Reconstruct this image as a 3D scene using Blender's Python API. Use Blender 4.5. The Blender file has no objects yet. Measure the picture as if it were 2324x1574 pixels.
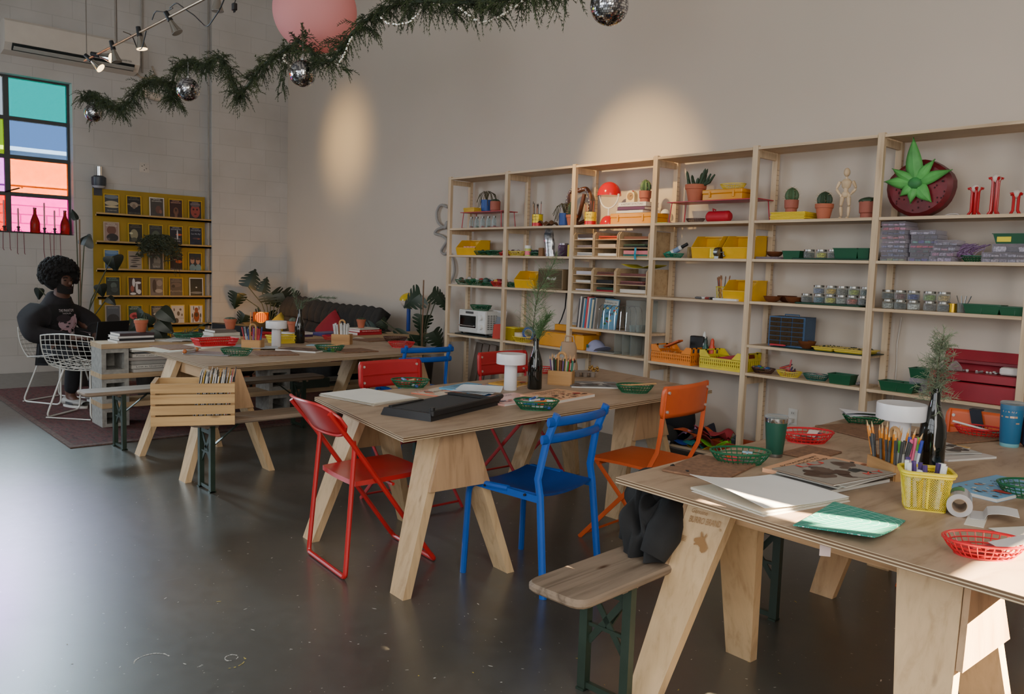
import bpy, math, random
from mathutils import Vector as V, Matrix, Euler
random.seed(7)
PI=math.pi
SC=bpy.context.scene
COL=SC.collection
# ---------------------------------------------------------------- camera solved from the photograph (2324 x 1574)
F=1861.73; YAW=.8426; PITCH=.0934; ROLL=.033
CAM=V((6.543,-4.9432,1.3712))
def _basis():
    cy,sy,cp,sp=math.cos(YAW),math.sin(YAW),math.cos(PITCH),math.sin(PITCH)
    fw=V((-sy*cp,cy*cp,-sp)); rt=V((cy,sy,0)); up=rt.cross(fw)
    c,s=math.cos(ROLL),math.sin(ROLL)
    return c*rt+s*up, -s*rt+c*up, fw
RT,UP,FW=_basis()
def ray(x,y): return FW+RT*((x-1162)/F)-UP*((y-787)/F)
def pz(x,y,z):
    d=ray(x,y); return CAM+d*((z-CAM.z)/d.z)
def py(x,y,Y):
    d=ray(x,y); return CAM+d*((Y-CAM.y)/d.y)
def px(x,y,X):
    d=ray(x,y); return CAM+d*((X-CAM.x)/d.x)
def pd(x,y,t): return CAM+ray(x,y)*t
def dep(P): return (V(P)-CAM).dot(FW)
def mpp(P): return dep(P)/F          # metres per photo pixel at P
cam=bpy.data.cameras.new('camera'); co=bpy.data.objects.new('camera',cam); COL.objects.link(co)
cam.sensor_fit='HORIZONTAL'; cam.sensor_width=36; cam.lens=F/2324*36; cam.clip_start=.05; cam.clip_end=200
m=Matrix((RT,UP,-FW)).transposed().to_4x4(); m.translation=CAM; co.matrix_world=m
SC.camera=co
# ---------------------------------------------------------------- materials
def lin(c):
    f=lambda u:(u/12.92 if u<=.04045 else ((u+.055)/1.055)**2.4)
    return tuple(f(x/255) for x in c)+(1,)
MC={}
def nt(name):
    m=bpy.data.materials.new(name); m.use_nodes=True; t=m.node_tree
    return m,t,t.nodes['Principled BSDF'],t.nodes.new,t.links.new
def mixc(t,a,b,fac,mode='MIX'):
    n=t.nodes.new('ShaderNodeMix'); n.data_type='RGBA'; n.blend_type=mode
    for s,v in ((0,fac),(6,a),(7,b)):
        if hasattr(v,'is_output'): t.links.new(v,n.inputs[s])
        else: n.inputs[s].default_value=v
    return n.outputs[2]
def ramp(t,src,stops):
    n=t.nodes.new('ShaderNodeValToRGB'); e=n.color_ramp.elements
    while len(e)<len(stops): e.new(.5)
    for i,(p,c) in enumerate(stops): e[i].position=p; e[i].color=c if len(c)==4 else lin(c)
    t.links.new(src,n.inputs[0]); return n.outputs[0]
def noise(t,scale=(1,1,1),s=5,d=3,rough=.5,rnd=True,dist=0):
    tc=t.nodes.new('ShaderNodeTexCoord'); mp=t.nodes.new('ShaderNodeMapping'); mp.inputs['Scale'].default_value=scale
    t.links.new(tc.outputs['Object'],mp.inputs[0])
    n=t.nodes.new('ShaderNodeTexNoise'); n.noise_dimensions='4D' if rnd else '3D'
    n.inputs['Scale'].default_value=s; n.inputs['Detail'].default_value=d; n.inputs['Roughness'].default_value=rough; n.inputs['Distortion'].default_value=dist
    t.links.new(mp.outputs[0],n.inputs['Vector'])
    if rnd:
        oi=t.nodes.new('ShaderNodeObjectInfo'); ml=t.nodes.new('ShaderNodeMath'); ml.operation='MULTIPLY'; ml.inputs[1].default_value=37
        t.links.new(oi.outputs['Random'],ml.inputs[0]); t.links.new(ml.outputs[0],n.inputs['W'])
    return n.outputs['Fac'] if 'Fac' in n.outputs else n.outputs[0]
def bump(t,b,src,st=.2,dist=.01):
    n=t.nodes.new('ShaderNodeBump'); n.inputs['Strength'].default_value=st; n.inputs['Distance'].default_value=dist
    t.links.new(src,n.inputs['Height']); t.links.new(n.outputs[0],b.inputs['Normal'])
def C(c,rough=.5,metal=0,var=.06,s=9,trans=0,emit=None,spec=.5,coat=0,alpha=1,bmp=0,sss=0):
    """plain colour with slight procedural variation"""
    k=('C',c,rough,metal,var,s,trans,emit,spec,coat,alpha,bmp)
    if k in MC: return MC[k]
    m,t,b,N,L=nt('paint_%d_%d_%d'%c); col=lin(c)
    if var:
        f=noise(t,s=s)
        dk=tuple(x*(1-var*2) for x in col[:3])+(1,); lt=tuple(min(1,x*(1+var*2)) for x in col[:3])+(1,)
        L(ramp(t,f,((.3,dk),(.7,lt))),b.inputs['Base Color'])
        if bmp: bump(t,b,noise(t,s=s*bmp,d=4),.25,.004)
    else: b.inputs['Base Color'].default_value=col
    b.inputs['Roughness'].default_value=rough; b.inputs['Metallic'].default_value=metal
    b.inputs['Specular IOR Level'].default_value=spec; b.inputs['Transmission Weight'].default_value=trans
    b.inputs['Coat Weight'].default_value=coat; b.inputs['Alpha'].default_value=alpha
    if trans: b.inputs['IOR'].default_value=1.25
    if emit: b.inputs['Emission Color'].default_value=col; b.inputs['Emission Strength'].default_value=emit
    MC[k]=m; return m
def W(c,axis='Z',dark=.72,s=1,rough=.55,knots=True,ply=False):
    """wood with grain running along one object axis"""
    k=('W',c,axis,dark,s,rough,knots,ply)
    if k in MC: return MC[k]
    m,t,b,N,L=nt('wood_%s_%d'%(axis,c[0])); lo,hi=1.2*s,26*s
    sc=tuple(lo if a==axis else hi for a in 'XYZ')
    if ply: sc=tuple(2.2 if a==axis else 9 for a in 'XYZ')
    f=noise(t,sc,1,5,.6,dist=.6 if not ply else 2.2)
    col=lin(c); dk=tuple(x*dark*(.95,.88,.8)[i] for i,x in enumerate(col[:3]))+(1,); lt=tuple(min(1,x*1.12) for x in col[:3])+(1,)
    o=ramp(t,f,((.3,dk),(.5,col),(.72,lt)))
    g=noise(t,(1,1,1),2.2,2); o=mixc(t,o,ramp(t,g,((.35,(170,160,150)),(.65,(255,255,255)))),.35,'MULTIPLY')
    if knots:
        vs=t.nodes.new('ShaderNodeTexVoronoi'); tc=t.nodes.new('ShaderNodeTexCoord'); mp=t.nodes.new('ShaderNodeMapping')
        mp.inputs['Scale'].default_value=tuple(2.2 if a==axis else 7 for a in 'XYZ'); L(tc.outputs['Object'],mp.inputs[0]); L(mp.outputs[0],vs.inputs['Vector']); vs.inputs['Scale'].default_value=1
        o=mixc(t,o,(.07,.03,.012,1),ramp(t,vs.outputs['Distance'],((.02,(1,1,1,1)),(.09,(0,0,0,1)))))
    if ply:
        gm=N('ShaderNodeNewGeometry'); sp=N('ShaderNodeSeparateXYZ'); L(gm.outputs['Normal'],sp.inputs[0])
        ab=N('ShaderNodeMath'); ab.operation='ABSOLUTE'; L(sp.outputs['Z'],ab.inputs[0])
        tc=N('ShaderNodeTexCoord'); s2=N('ShaderNodeSeparateXYZ'); L(tc.outputs['Object'],s2.inputs[0])
        ml=N('ShaderNodeMath'); ml.operation='MULTIPLY'; ml.inputs[1].default_value=720; L(s2.outputs['Z'],ml.inputs[0])
        sn=N('ShaderNodeMath'); sn.operation='SINE'; L(ml.outputs[0],sn.inputs[0])
        e=ramp(t,sn.outputs[0],((.15,(108,84,62)),(.55,(205,184,150))))
        lt_=N('ShaderNodeMath'); lt_.operation='LESS_THAN'; lt_.inputs[1].default_value=.6; L(ab.outputs[0],lt_.inputs[0])
        o=mixc(t,o,e,lt_.outputs[0])
    L(o,b.inputs['Base Color']); b.inputs['Roughness'].default_value=rough; b.inputs['Specular IOR Level'].default_value=.35
    bump(t,b,f,.08,.004)
    MC[k]=m; return m
def GL(c=(255,255,255),rough=.03,tint=1,alpha=.25):
    tn=tuple(x*tint for x in lin(c)[:3])+(1,)
    """thin clear glass / clear plastic: transparent body with glossy skin"""
    k=('GL',c,rough,alpha,tint)
    if k in MC: return MC[k]
    m=bpy.data.materials.new('clear_%d_%d_%d'%c); m.use_nodes=True; t=m.node_tree; t.nodes.clear(); N=t.nodes.new; L=t.links.new
    o=N('ShaderNodeOutputMaterial'); tr=N('ShaderNodeBsdfTransparent'); tr.inputs[0].default_value=tn
    p=N('ShaderNodeBsdfPrincipled'); p.inputs['Base Color'].default_value=lin(c); p.inputs['Roughness'].default_value=rough
    lw=N('ShaderNodeLayerWeight'); lw.inputs[0].default_value=.35
    mr=N('ShaderNodeMapRange'); mr.inputs[3].default_value=alpha*.4; mr.inputs[4].default_value=min(1,alpha+.45); L(lw.outputs['Facing'],mr.inputs[0])
    x=N('ShaderNodeMixShader'); L(mr.outputs[0],x.inputs[0]); L(tr.outputs[0],x.inputs[1]); L(p.outputs[0],x.inputs[2]); L(x.outputs[0],o.inputs[0])
    MC[k]=m; return m
CHROME=C((215,215,215),.12,1,0); STEEL=C((150,150,148),.35,1,.03); BLACK=C((20,20,22),.45,0,.1); BLACKG=C((12,13,12),.08,0,0,spec=.6)
WHITE=C((225,224,220),.5,0,.02); PAPER=C((226,222,212),.8,0,.02)
# ---------------------------------------------------------------- mesh builder
TXT={}
class MB:
    def __init__(s): s.v=[]; s.f=[]; s.m=[]
    def add(s,vs,fs,mi=0,mat=None):
        o=len(s.v)
        if mat is not None: vs=[mat@V(v) for v in vs]
        s.v+=[tuple(v) for v in vs]; s.f+=[tuple(i+o for i in f) for f in fs]; s.m+=[mi]*len(fs); return s
    def box(s,x0,x1,y0,y1,z0,z1,mi=0,mat=None,b=0):
        if b: return s.bbox(x0,x1,y0,y1,z0,z1,b,mi,mat)
        return s.add([(x0,y0,z0),(x1,y0,z0),(x1,y1,z0),(x0,y1,z0),(x0,y0,z1),(x1,y0,z1),(x1,y1,z1),(x0,y1,z1)],
            [(3,2,1,0),(4,5,6,7),(0,1,5,4),(1,2,6,5),(2,3,7,6),(3,0,4,7)],mi,mat)
    def bbox(s,x0,x1,y0,y1,z0,z1,r,mi=0,mat=None,n=3):
        """box with rounded vertical corners and a small top and bottom chamfer"""
        r=min(r,(x1-x0)/2.01,(y1-y0)/2.01); c=min(r*.5,(z1-z0)*.3)
        def ring(ins,z):
            out=[]
            for cx,cy,a0 in ((x1-r,y1-r,0),(x0+r,y1-r,PI/2),(x0+r,y0+r,PI),(x1-r,y0+r,1.5*PI)):
                for i in range(n+1):
                    a=a0+PI/2*i/n; out.append((cx+math.cos(a)*(r-ins),cy+math.sin(a)*(r-ins),z))
            return out
        return s.rings([ring(c,z0),ring(0,z0+c),ring(0,z1-c),ring(c,z1)],mi,mat)
    def rings(s,rs,mi=0,mat=None,cap=(1,1),loop=False):
        n=len(rs[0]); vs=[p for r in rs for p in r]; fs=[]
        R=len(rs)
        for k in range(R if loop else R-1):
            a,b=k*n,((k+1)%R)*n
            for i in range(n):
                j=(i+1)%n; fs.append((a+i,a+j,b+j,b+i))
        if not loop:
            if cap[0]: fs.append(tuple(range(n-1,-1,-1)))
            if cap[1]: fs.append(tuple((R-1)*n+i for i in range(n)))
        return s.add(vs,fs,mi,mat)
    def lathe(s,prof,n=20,c=(0,0,0),mi=0,mat=None,sx=1,sy=1):
        rs=[[(c[0]+r*sx*math.cos(2*PI*i/n),c[1]+r*sy*math.sin(2*PI*i/n),c[2]+z) for i in range(n)] for r,z in prof]
        return s.rings(rs,mi,mat)
    def tube(s,pts,r,n=8,mi=0,mat=None,closed=False,flat=1,up=None):
        P=[V(p) for p in pts]; K=len(P); rs=[]; u=None
        for k in range(K):
            a=P[(k-1)%K] if (k>0 or closed) else P[k]; b=P[(k+1)%K] if (k<K-1 or closed) else P[k]
            d=(b-a).normalized() if (b-a).length>1e-9 else V((0,0,1))
            if u is None:
                u=V(up) if up else (V((0,0,1)) if abs(d.z)<.9 else V((1,0,0)))
            u=(u-d*u.dot(d)); u=u.normalized() if u.length>1e-6 else d.orthogonal().normalized()
            w=d.cross(u); rr=r[k] if isinstance(r,(list,tuple)) else r
            rs.append([P[k]+(u*math.cos(2*PI*i/n)*flat+w*math.sin(2*PI*i/n))*rr for i in range(n)])
        return s.rings(rs,mi,mat,loop=closed)
    def bar(s,p,q,w,h,mi=0,up=(0,0,1),w2=None,h2=None,mat=None):
        """oriented box from p to q: w across, h along up"""
        p,q=V(p),V(q); d=(q-p).normalized(); u=V(up); u=(u-d*u.dot(d)).normalized(); x=d.cross(u); w2=w2 or w; h2=h2 or h
        r=lambda c,a,b:[c-x*a/2-u*b/2,c+x*a/2-u*b/2,c+x*a/2+u*b/2,c-x*a/2+u*b/2]
        vs=r(p,w,h)+r(q,w2,h2)
        return s.add(vs,[(0,1,2,3),(7,6,5,4),(1,0,4,5),(2,1,5,6),(3,2,6,7),(0,3,7,4)],mi,mat)
    def prism(s,poly,z0,z1,mi=0,mat=None):
        return s.rings([[(x,y,z0) for x,y in poly],[(x,y,z1) for x,y in poly]],mi,mat)
    def quad(s,a,b,c,d,mi=0,mat=None): return s.add([a,b,c,d],[(0,1,2,3)],mi,mat)
    def poly(s,pts,mi=0,mat=None): return s.add(pts,[tuple(range(len(pts)))],mi,mat)
    def ball(s,c,r,nu=14,nv=9,mi=0,sc=(1,1,1),mat=None,z0=-1,z1=1):
        prof=[]
        a0,a1=math.asin(z0),math.asin(z1)
        rs=[]
        for k in range(nv+1):
            a=a0+(a1-a0)*k/nv; rr=max(math.cos(a),1e-4)
            rs.append([(c[0]+r*sc[0]*rr*math.cos(2*PI*i/nu),c[1]+r*sc[1]*rr*math.sin(2*PI*i/nu),c[2]+r*sc[2]*math.sin(a)) for i in range(nu)])
        return s.rings(rs,mi,mat)
    def grid(s,fn,nu,nv,mi=0,mat=None,th=0):
        vs=[V(fn(i/nu,j/nv)) for j in range(nv+1) for i in range(nu+1)]
        fs=[(j*(nu+1)+i,j*(nu+1)+i+1,(j+1)*(nu+1)+i+1,(j+1)*(nu+1)+i) for j in range(nv) for i in range(nu)]
        if th:
            n=len(vs); vs=vs+[v-V((0,0,th)) for v in vs]; fs=fs+[tuple(reversed([i+n for i in f])) for f in fs]
            R=nu+1; b=[i for i in range(nu+1)]+[j*R+nu for j in range(1,nv+1)]+[nv*R+i for i in range(nu-1,-1,-1)]+[j*R for j in range(nv-1,0,-1)]
            for i in range(len(b)):
                a,c=b[i],b[(i+1)%len(b)]; fs.append((c,a,a+n,c+n))
        return s.add(vs,fs,mi,mat)
    def text(s,st,size,mi,mat,al='CENTER',w=None,ital=0):
        """flat lettering in the local XY plane; w squeezes it to a width"""
        k=(st,al)
        if k not in TXT:
            cu=bpy.data.curves.new('lettering','FONT'); cu.body=st; cu.align_x=al; cu.align_y='CENTER'; cu.resolution_u=2
            o=bpy.data.objects.new('lettering',cu); me=bpy.data.meshes.new_from_object(o)
            TXT[k]=([tuple(v.co) for v in me.vertices],[tuple(p.vertices) for p in me.polygons])
            bpy.data.objects.remove(o); bpy.data.curves.remove(cu); bpy.data.meshes.remove(me)
        vs,fs=TXT[k]
        if not vs: return s
        sx=size
        if w:
            xs=[v[0] for v in vs]; sx=w/max(1e-6,max(xs)-min(xs))
        return s.add([(x*sx+ital*y*size,y*size,z) for x,y,z in vs],fs,mi,mat)
    def mesh(s,name,mats,sm=35):
        me=bpy.data.meshes.new(name); me.from_pydata(s.v,[],s.f)
        for q in (mats if isinstance(mats,(list,tuple)) else [mats]): me.materials.append(q)
        me.polygons.foreach_set('material_index',s.m)
        if sm:
            me.polygons.foreach_set('use_smooth',[True]*len(s.f)); me.update()
            me.set_sharp_from_angle(angle=math.radians(sm))
        me.update(); return me
def obj(name,mb,mats,parent=None,loc=None,rz=0,sm=35):
    me=mb if isinstance(mb,bpy.types.Mesh) else mb.mesh(name,mats,sm)
    o=bpy.data.objects.new(name,me); COL.objects.link(o)
    if parent: o.parent=parent
    if loc is not None: o.location=loc
    if rz: o.rotation_euler=(0,0,rz)
    return o
def tag(o,label,cat,group=None):
    o['label']=label; o['category']=cat
    if group: o['group']=group
    return o
def thing(name,label,cat,loc=(0,0,0),rz=0,group=None):
    o=bpy.data.objects.new(name,None); o.empty_display_size=.05; COL.objects.link(o); o.location=loc
    o.rotation_euler=(0,0,rz) if not isinstance(rz,(tuple,Euler)) else rz
    return tag(o,label,cat,group)
def one(name,mb,mats,label,cat,loc=(0,0,0),rz=0,group=None,sm=35):
    o=obj(name,mb,mats,None,loc,0,sm); o.rotation_euler=(0,0,rz) if not isinstance(rz,(tuple,Euler)) else rz
    return tag(o,label,cat,group)
def dup(r,loc,rz,label,group=None,scale=None):
    """copy of a thing with copies of its parts and sub-parts"""
    n=r.copy(); COL.objects.link(n); n.location=loc; n.rotation_euler=(0,0,rz) if not isinstance(rz,(tuple,Euler)) else rz
    n['label']=label
    if group: n['group']=group
    if scale: n.scale=(scale,)*3 if not isinstance(scale,tuple) else scale
    for c in r.children:
        d=c.copy(); COL.objects.link(d); d.parent=n
        for g in c.children:
            e=g.copy(); COL.objects.link(e); e.parent=d
    return n
def struct(name,mb,mats,sm=0,parent=None):
    o=obj(name,mb,mats,parent,sm=sm)
    if not parent: o['kind']='structure'
    return o
def T(x,y,z,rz=0,rx=0,ry=0): return Matrix.Translation((x,y,z))@Euler((rx,ry,rz)).to_matrix().to_4x4()
# ================================================================ ROOM
XW=-4.25; YW=.32; ZC=4.9
def holes(us,vs,hs,fn,mb,mi=0):
    """fill a wall face rectangle by rectangle, leaving the openings out"""
    us=sorted(set(us+[h[0] for h in hs]+[h[1] for h in hs])); vs=sorted(set(vs+[h[2] for h in hs]+[h[3] for h in hs]))
    for a,b in zip(us,us[1:]):
        for c,d in zip(vs,vs[1:]):
            u,v=(a+b)/2,(c+d)/2
            if any(h[0]<u<h[1] and h[2]<v<h[3] for h in hs): continue
            fn(mb,a,b,c,d,mi)
def plaster(name,c,var=.05):
    m,t,b,N,L=nt(name); f=noise(t,s=.7,d=4,rnd=False); col=lin(c)
    L(ramp(t,f,((.25,tuple(x*(1-var) for x in col[:3])+(1,)),(.75,tuple(min(1,x*(1+var)) for x in col[:3])+(1,)))),b.inputs['Base Color'])
    b.inputs['Roughness'].default_value=.75; bump(t,b,noise(t,s=60,d=3,rnd=False),.05,.003); return m
def blockwall(name,c):
    m,t,b,N,L=nt(name); tc=N('ShaderNodeTexCoord'); sp=N('ShaderNodeSeparateXYZ'); cb=N('ShaderNodeCombineXYZ'); L(tc.outputs['Object'],sp.inputs[0])
    L(sp.outputs['Y'],cb.inputs[0]); L(sp.outputs['Z'],cb.inputs[1])
    br=N('ShaderNodeTexBrick'); L(cb.outputs[0],br.inputs[0]); br.inputs['Scale'].default_value=1
    br.inputs['Brick Width'].default_value=.42; br.inputs['Row Height'].default_value=.205; br.inputs['Mortar Size'].default_value=.004; br.inputs['Mortar Smooth'].default_value=.6
    col=lin(c); mo=tuple(x*.84 for x in col[:3])+(1,)
    br.inputs['Color1'].default_value=col; br.inputs['Color2'].default_value=tuple(x*.96 for x in col[:3])+(1,); br.inputs['Mortar'].default_value=mo
    f=noise(t,s=1.3,d=4,rnd=False); o=mixc(t,br.outputs['Color'],ramp(t,f,((.3,(215,212,206)),(.7,(255,255,255)))),.6,'MULTIPLY')
    L(o,b.inputs['Base Color']); b.inputs['Roughness'].default_value=.7
    inv=N('ShaderNodeMath'); inv.operation='SUBTRACT'; inv.inputs[0].default_value=1; L(br.outputs['Fac'],inv.inputs[1]); bump(t,b,inv.outputs[0],.35,.006); return m
def floormat():
    m,t,b,N,L=nt('sealed_concrete'); f=noise(t,s=1.1,d=6,rough=.65,rnd=False,dist=.4); g=noise(t,s=14,d=5,rough=.7,rnd=False)
    o=ramp(t,f,((.28,(72,71,66)),(.5,(80,79,73)),(.75,(90,88,81)))); o=mixc(t,o,ramp(t,g,((.35,(215,212,208)),(.7,(255,255,255)))),.5,'MULTIPLY')
    for sc,th,c,seed in ((9,.035,(205,202,192),0),(23,.06,(170,166,156),3.3),(4,.018,(190,176,120),9.1)):
        tc=N('ShaderNodeTexCoord'); mp=N('ShaderNodeMapping'); mp.inputs['Location'].default_value=(seed,seed*2,0); mp.inputs['Scale'].default_value=(1,.7,1)
        L(tc.outputs['Object'],mp.inputs[0]); v=N('ShaderNodeTexVoronoi'); v.inputs['Scale'].default_value=sc; L(mp.outputs[0],v.inputs['Vector'])
        ns=noise(t,s=2.1+seed,d=3,rnd=False); k=N('ShaderNodeMath'); k.operation='MULTIPLY'
        L(ramp(t,v.outputs['Distance'],((th*.6,(1,1,1,1)),(th,(0,0,0,1)))),k.inputs[0]); L(ramp(t,ns,((.44,(0,0,0,1)),(.52,(1,1,1,1)))),k.inputs[1])
        o=mixc(t,o,lin(c),k.outputs[0])
    sc=noise(t,(40,1.5,1),1,3,rnd=False); k=ramp(t,sc,((.72,(0,0,0,1)),(.8,(.25,.25,.25,1)))); o=mixc(t,o,lin((160,155,146)),k)
    L(o,b.inputs['Base Color']); L(ramp(t,g,((.3,(.36,.36,.36,1)),(.7,(.44,.44,.44,1)))),b.inputs['Roughness']); b.inputs['Coat Weight'].default_value=.75; b.inputs['Coat Roughness'].default_value=.24; b.inputs['Coat IOR'].default_value=1.6; b.inputs['Specular IOR Level'].default_value=.5
    bump(t,b,g,.03,.003); return m
struct('floor',MB().box(-4.6,9.7,-9.7,.6,-.1,0),floormat())
FLOOR=bpy.data.objects['floor']; dm_=MB(); rd=random.Random(33)
for cx,cy,r,a0,a1,mi in ((345,1500,.055,1.6,4.4,0),(520,1500,.05,-.6,1.7,1),(525,1492,.02,0,6,0),(440,1505,.03,0,.6,0)):
    p=pz(cx,cy,0); n=14
    for k in range(n):
        if rd.random()<.25: continue
        t0,t1=a0+(a1-a0)*k/n,a0+(a1-a0)*(k+.85)/n; w0=.006*rd.uniform(.4,1.2); q=lambda t,rr:(p.x+rr*math.cos(t),p.y+rr*math.sin(t),.0008)
        dm_.quad(q(t0,r),q(t0,r+w0),q(t1,r+w0),q(t1,r),mi)
for k in range(340):
    p=pz(rd.uniform(150,2300),rd.uniform(1080,1574),0)
    if abs(p.x)>9: continue
    s=rd.choice((.001,.0012,.0015,.002,.0025,.004)); a=rd.uniform(0,3); l=s*rd.uniform(1,3); c_,s_2=math.cos(a),math.sin(a)
    dm_.poly([(p.x+c_*l*u_-s_2*s*v_,p.y+s_2*l*u_+c_*s*v_,.0008) for u_,v_ in ((-1,0),(-.3,-.6),(.5,-.5),(1,.1),(.4,.7),(-.5,.5))],0 if rd.random()<.93 else 1)
obj('paint_flecks',dm_,[C((196,194,186),.7,0,.1),C((190,172,80),.7,0,.1)],FLOOR,sm=0)
struct('ceiling',MB().box(-4.6,9.7,-9.7,.6,ZC,ZC+.1),plaster('ceiling_paint',(205,200,192)))
wallm=plaster('wall_paint',(196,183,169))
struct('wall_right',MB().box(-4.6,9.7,YW,YW+.2,0,ZC),wallm)
# window wall, with the coloured window and an unseen one added for the floor's sheen
WIN=[(-4.27,-2.33,1.607,3.37),(-7.9,-5.6,1.2,3.6)]
w=MB(); holes([-9.7,YW],[0,ZC],WIN,lambda mb,a,b,c,d,mi: mb.box(XW-.2,XW,a,b,c,d,mi),w)
struct('wall_back',w,blockwall('painted_block',(198,196,194)))
struct('trim_1',MB().box(XW,-4.12,-.73,YW,0,ZC),blockwall('painted_block_pier',(202,199,196)))     # pier in the corner
0 and struct('trim_2',MB().box(XW,-3.25,-6.5,-2.45,0,.42),blockwall('painted_block_kerb',(192,189,183)))   # block kerb at the foot of the wall
# street side: unseen wall, its openings shaped to cut the table's sun patches
w=MB(); holes([-9.7,YW],[0,ZC],[(-.955,-.82,3.48,3.95),(-1.09,-.955,3.48,3.71),(-1.45,-.62,2.85,3.43)],lambda mb,a,b,c,d,mi: mb.box(9.5,9.7,a,b,c,d,mi),w)
struct('wall_front',w,plaster('front_paint',(190,182,172)))
w=MB(); LW=[(1.6,4.5,.3,4.3),(4.9,9.2,.3,4.4)]
holes([-4.6,9.7],[0,ZC],LW,lambda mb,a,b,c,d,mi: mb.box(a,b,-9.7,-9.5,c,d,mi),w)
struct('wall_left',w,plaster('left_paint',(190,184,176)))
fr=MB()
for a,b,c,d in LW:
    for k in range(4): u=a+(b-a)*k/3; fr.box(u-.03,u+.03,-9.62,-9.56,c,d)
    for k in range(4): v=c+(d-c)*k/3; fr.box(a,b,-9.62,-9.56,v-.03,v+.03)
o=struct('window_2',fr,C((40,40,40),.5))
# coloured window
def win_(name,y0,y1,z0,z1,ny,zs,cols):
    W_=bpy.data.objects.new(name,None); COL.objects.link(W_); W_.location=(XW-.15,(y0+y1)/2,z0); W_['kind']='structure'
    fm=MB(); oy=-(y0+y1)/2; ys=[y0+(y1-y0)*k/ny for k in range(ny+1)]
    for y in ys: fm.box(-.025,.025,max(y0,y-.028)+oy,min(y1,y+.028)+oy,0,z1-z0)
    for z in zs: fm.box(-.03,.03,y0+oy,y1+oy,max(0,z-z0-.022),min(z1-z0,z-z0+.022))
    obj('window_frame',fm,C((62,66,66),.5),W_,sm=0)
    for j in range(len(zs)-1):
        for k in range(ny):
            c=cols[(j*ny+k)%len(cols)]
            obj('pane',MB().box(-.004,.004,ys[k]+.02+oy,ys[k+1]-.02+oy,zs[j]+.015-z0,zs[j+1]-.015-z0),GL(c,.05,.56,.10),W_,sm=0)
    return W_
W1=win_('window_1',-4.27,-2.33,1.607,3.37,3,[1.607,2.05,2.47,2.90,3.37],
  [(235,120,40),(225,15,45),(238,70,215),(90,120,230),(205,150,240),(255,165,22),(240,90,120),(205,235,95),(175,205,245),(250,210,60),(225,232,240),(0,232,228)])
lv=MB().tube([(0,0,0),(.05,.02,.01),(.08,.13,.05)],.008,6).lathe([(.012,-.004),(.012,.004)],10,(.085,.15,.055)); p_=px(12,435,XW-.12)
obj('latch',lv,C((25,25,25),.4,.6,0),W1,p_-V(W1.location))
W3=win_('window_3',-7.9,-5.6,1.2,3.6,3,[1.2,2.0,2.8,3.6],[(215,190,245),(190,205,250),(200,235,240),(225,240,170),(240,240,250)])  # unseen window, put in for its light on the floor
# what stands outside the coloured window
def brickmat():
    m,t,b,N,L=nt('outside_brick'); tc=N('ShaderNodeTexCoord'); sp=N('ShaderNodeSeparateXYZ'); cb=N('ShaderNodeCombineXYZ'); L(tc.outputs['Object'],sp.inputs[0])
    L(sp.outputs['Y'],cb.inputs[0]); L(sp.outputs['Z'],cb.inputs[1]); br=N('ShaderNodeTexBrick'); L(cb.outputs[0],br.inputs[0]); br.inputs['Scale'].default_value=1
    br.inputs['Brick Width'].default_value=.42; br.inputs['Row Height'].default_value=.16; br.inputs['Mortar Size'].default_value=.012
    br.inputs['Color1'].default_value=lin((235,225,220)); br.inputs['Color2'].default_value=lin((205,190,185)); br.inputs['Mortar'].default_value=lin((150,140,140))
    L(br.outputs['Color'],b.inputs['Base Color']); return m
bd=thing('neighbouring_building','pale building seen through the coloured window panes','building',(-10.5,-4,0))
obj('brick_base',MB().box(-1,0,-6,6,0,2.25),brickmat(),bd,sm=0)
obj('upper_wall',MB().box(-1,-.1,-6,6,2.25,3.25).box(-.1,-.06,-6,6,2.6,2.62).box(-.1,-.06,1.55,1.58,2.25,3.25).box(-.1,0,-6,6,3.2,3.27),C((225,222,215),.7),bd,sm=0)
# ================================================================ LIGHT
wd=bpy.data.worlds.new('sky'); SC.world=wd; wd.use_nodes=True; bg=wd.node_tree.nodes['Background']
bg.inputs[0].default_value=(.93,.97,1.0,1); bg.inputs[1].default_value=3.3
def lamp(name,kind,loc,energy,color=(1,1,1),**k):
    l=bpy.data.lights.new(name,kind); l.energy=energy; l.color=color
    for a,b in k.items():
        if a not in('rot','aim'): setattr(l,a,b)
    o=bpy.data.objects.new(name,l); COL.objects.link(o); o.location=loc
    if 'aim' in k: o.rotation_euler=(V(k['aim'])-V(loc)).to_track_quat('-Z','Y').to_euler()
    return o
E_=math.radians(33); sd=V((-.912*math.cos(E_),-.41*math.cos(E_),-math.sin(E_)))
s_=lamp('sunlight','SUN',(12,2,8),120,(1,.76,.48),angle=math.radians(.3)); s_.rotation_euler=sd.to_track_quat('-Z','Y').to_euler()
def portal(loc,aim,sx,sy):
    o=lamp('daylight_portal','AREA',loc,1,shape='RECTANGLE',size=sx,size_y=sy,aim=aim); o.data.cycles.is_portal=True
for a,b,c,d in LW: portal(((a+b)/2,-9.45,(c+d)/2),((a+b)/2,0,(c+d)/2),b-a,d-c)
for a,b,c,d in WIN:
    o=lamp('daylight_portal','AREA',(XW-.19,(a+b)/2,(c+d)/2),1,shape='RECTANGLE',size=d-c,size_y=b-a,aim=(5,(a+b)/2,(c+d)/2)); o.data.cycles.is_portal=True
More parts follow.
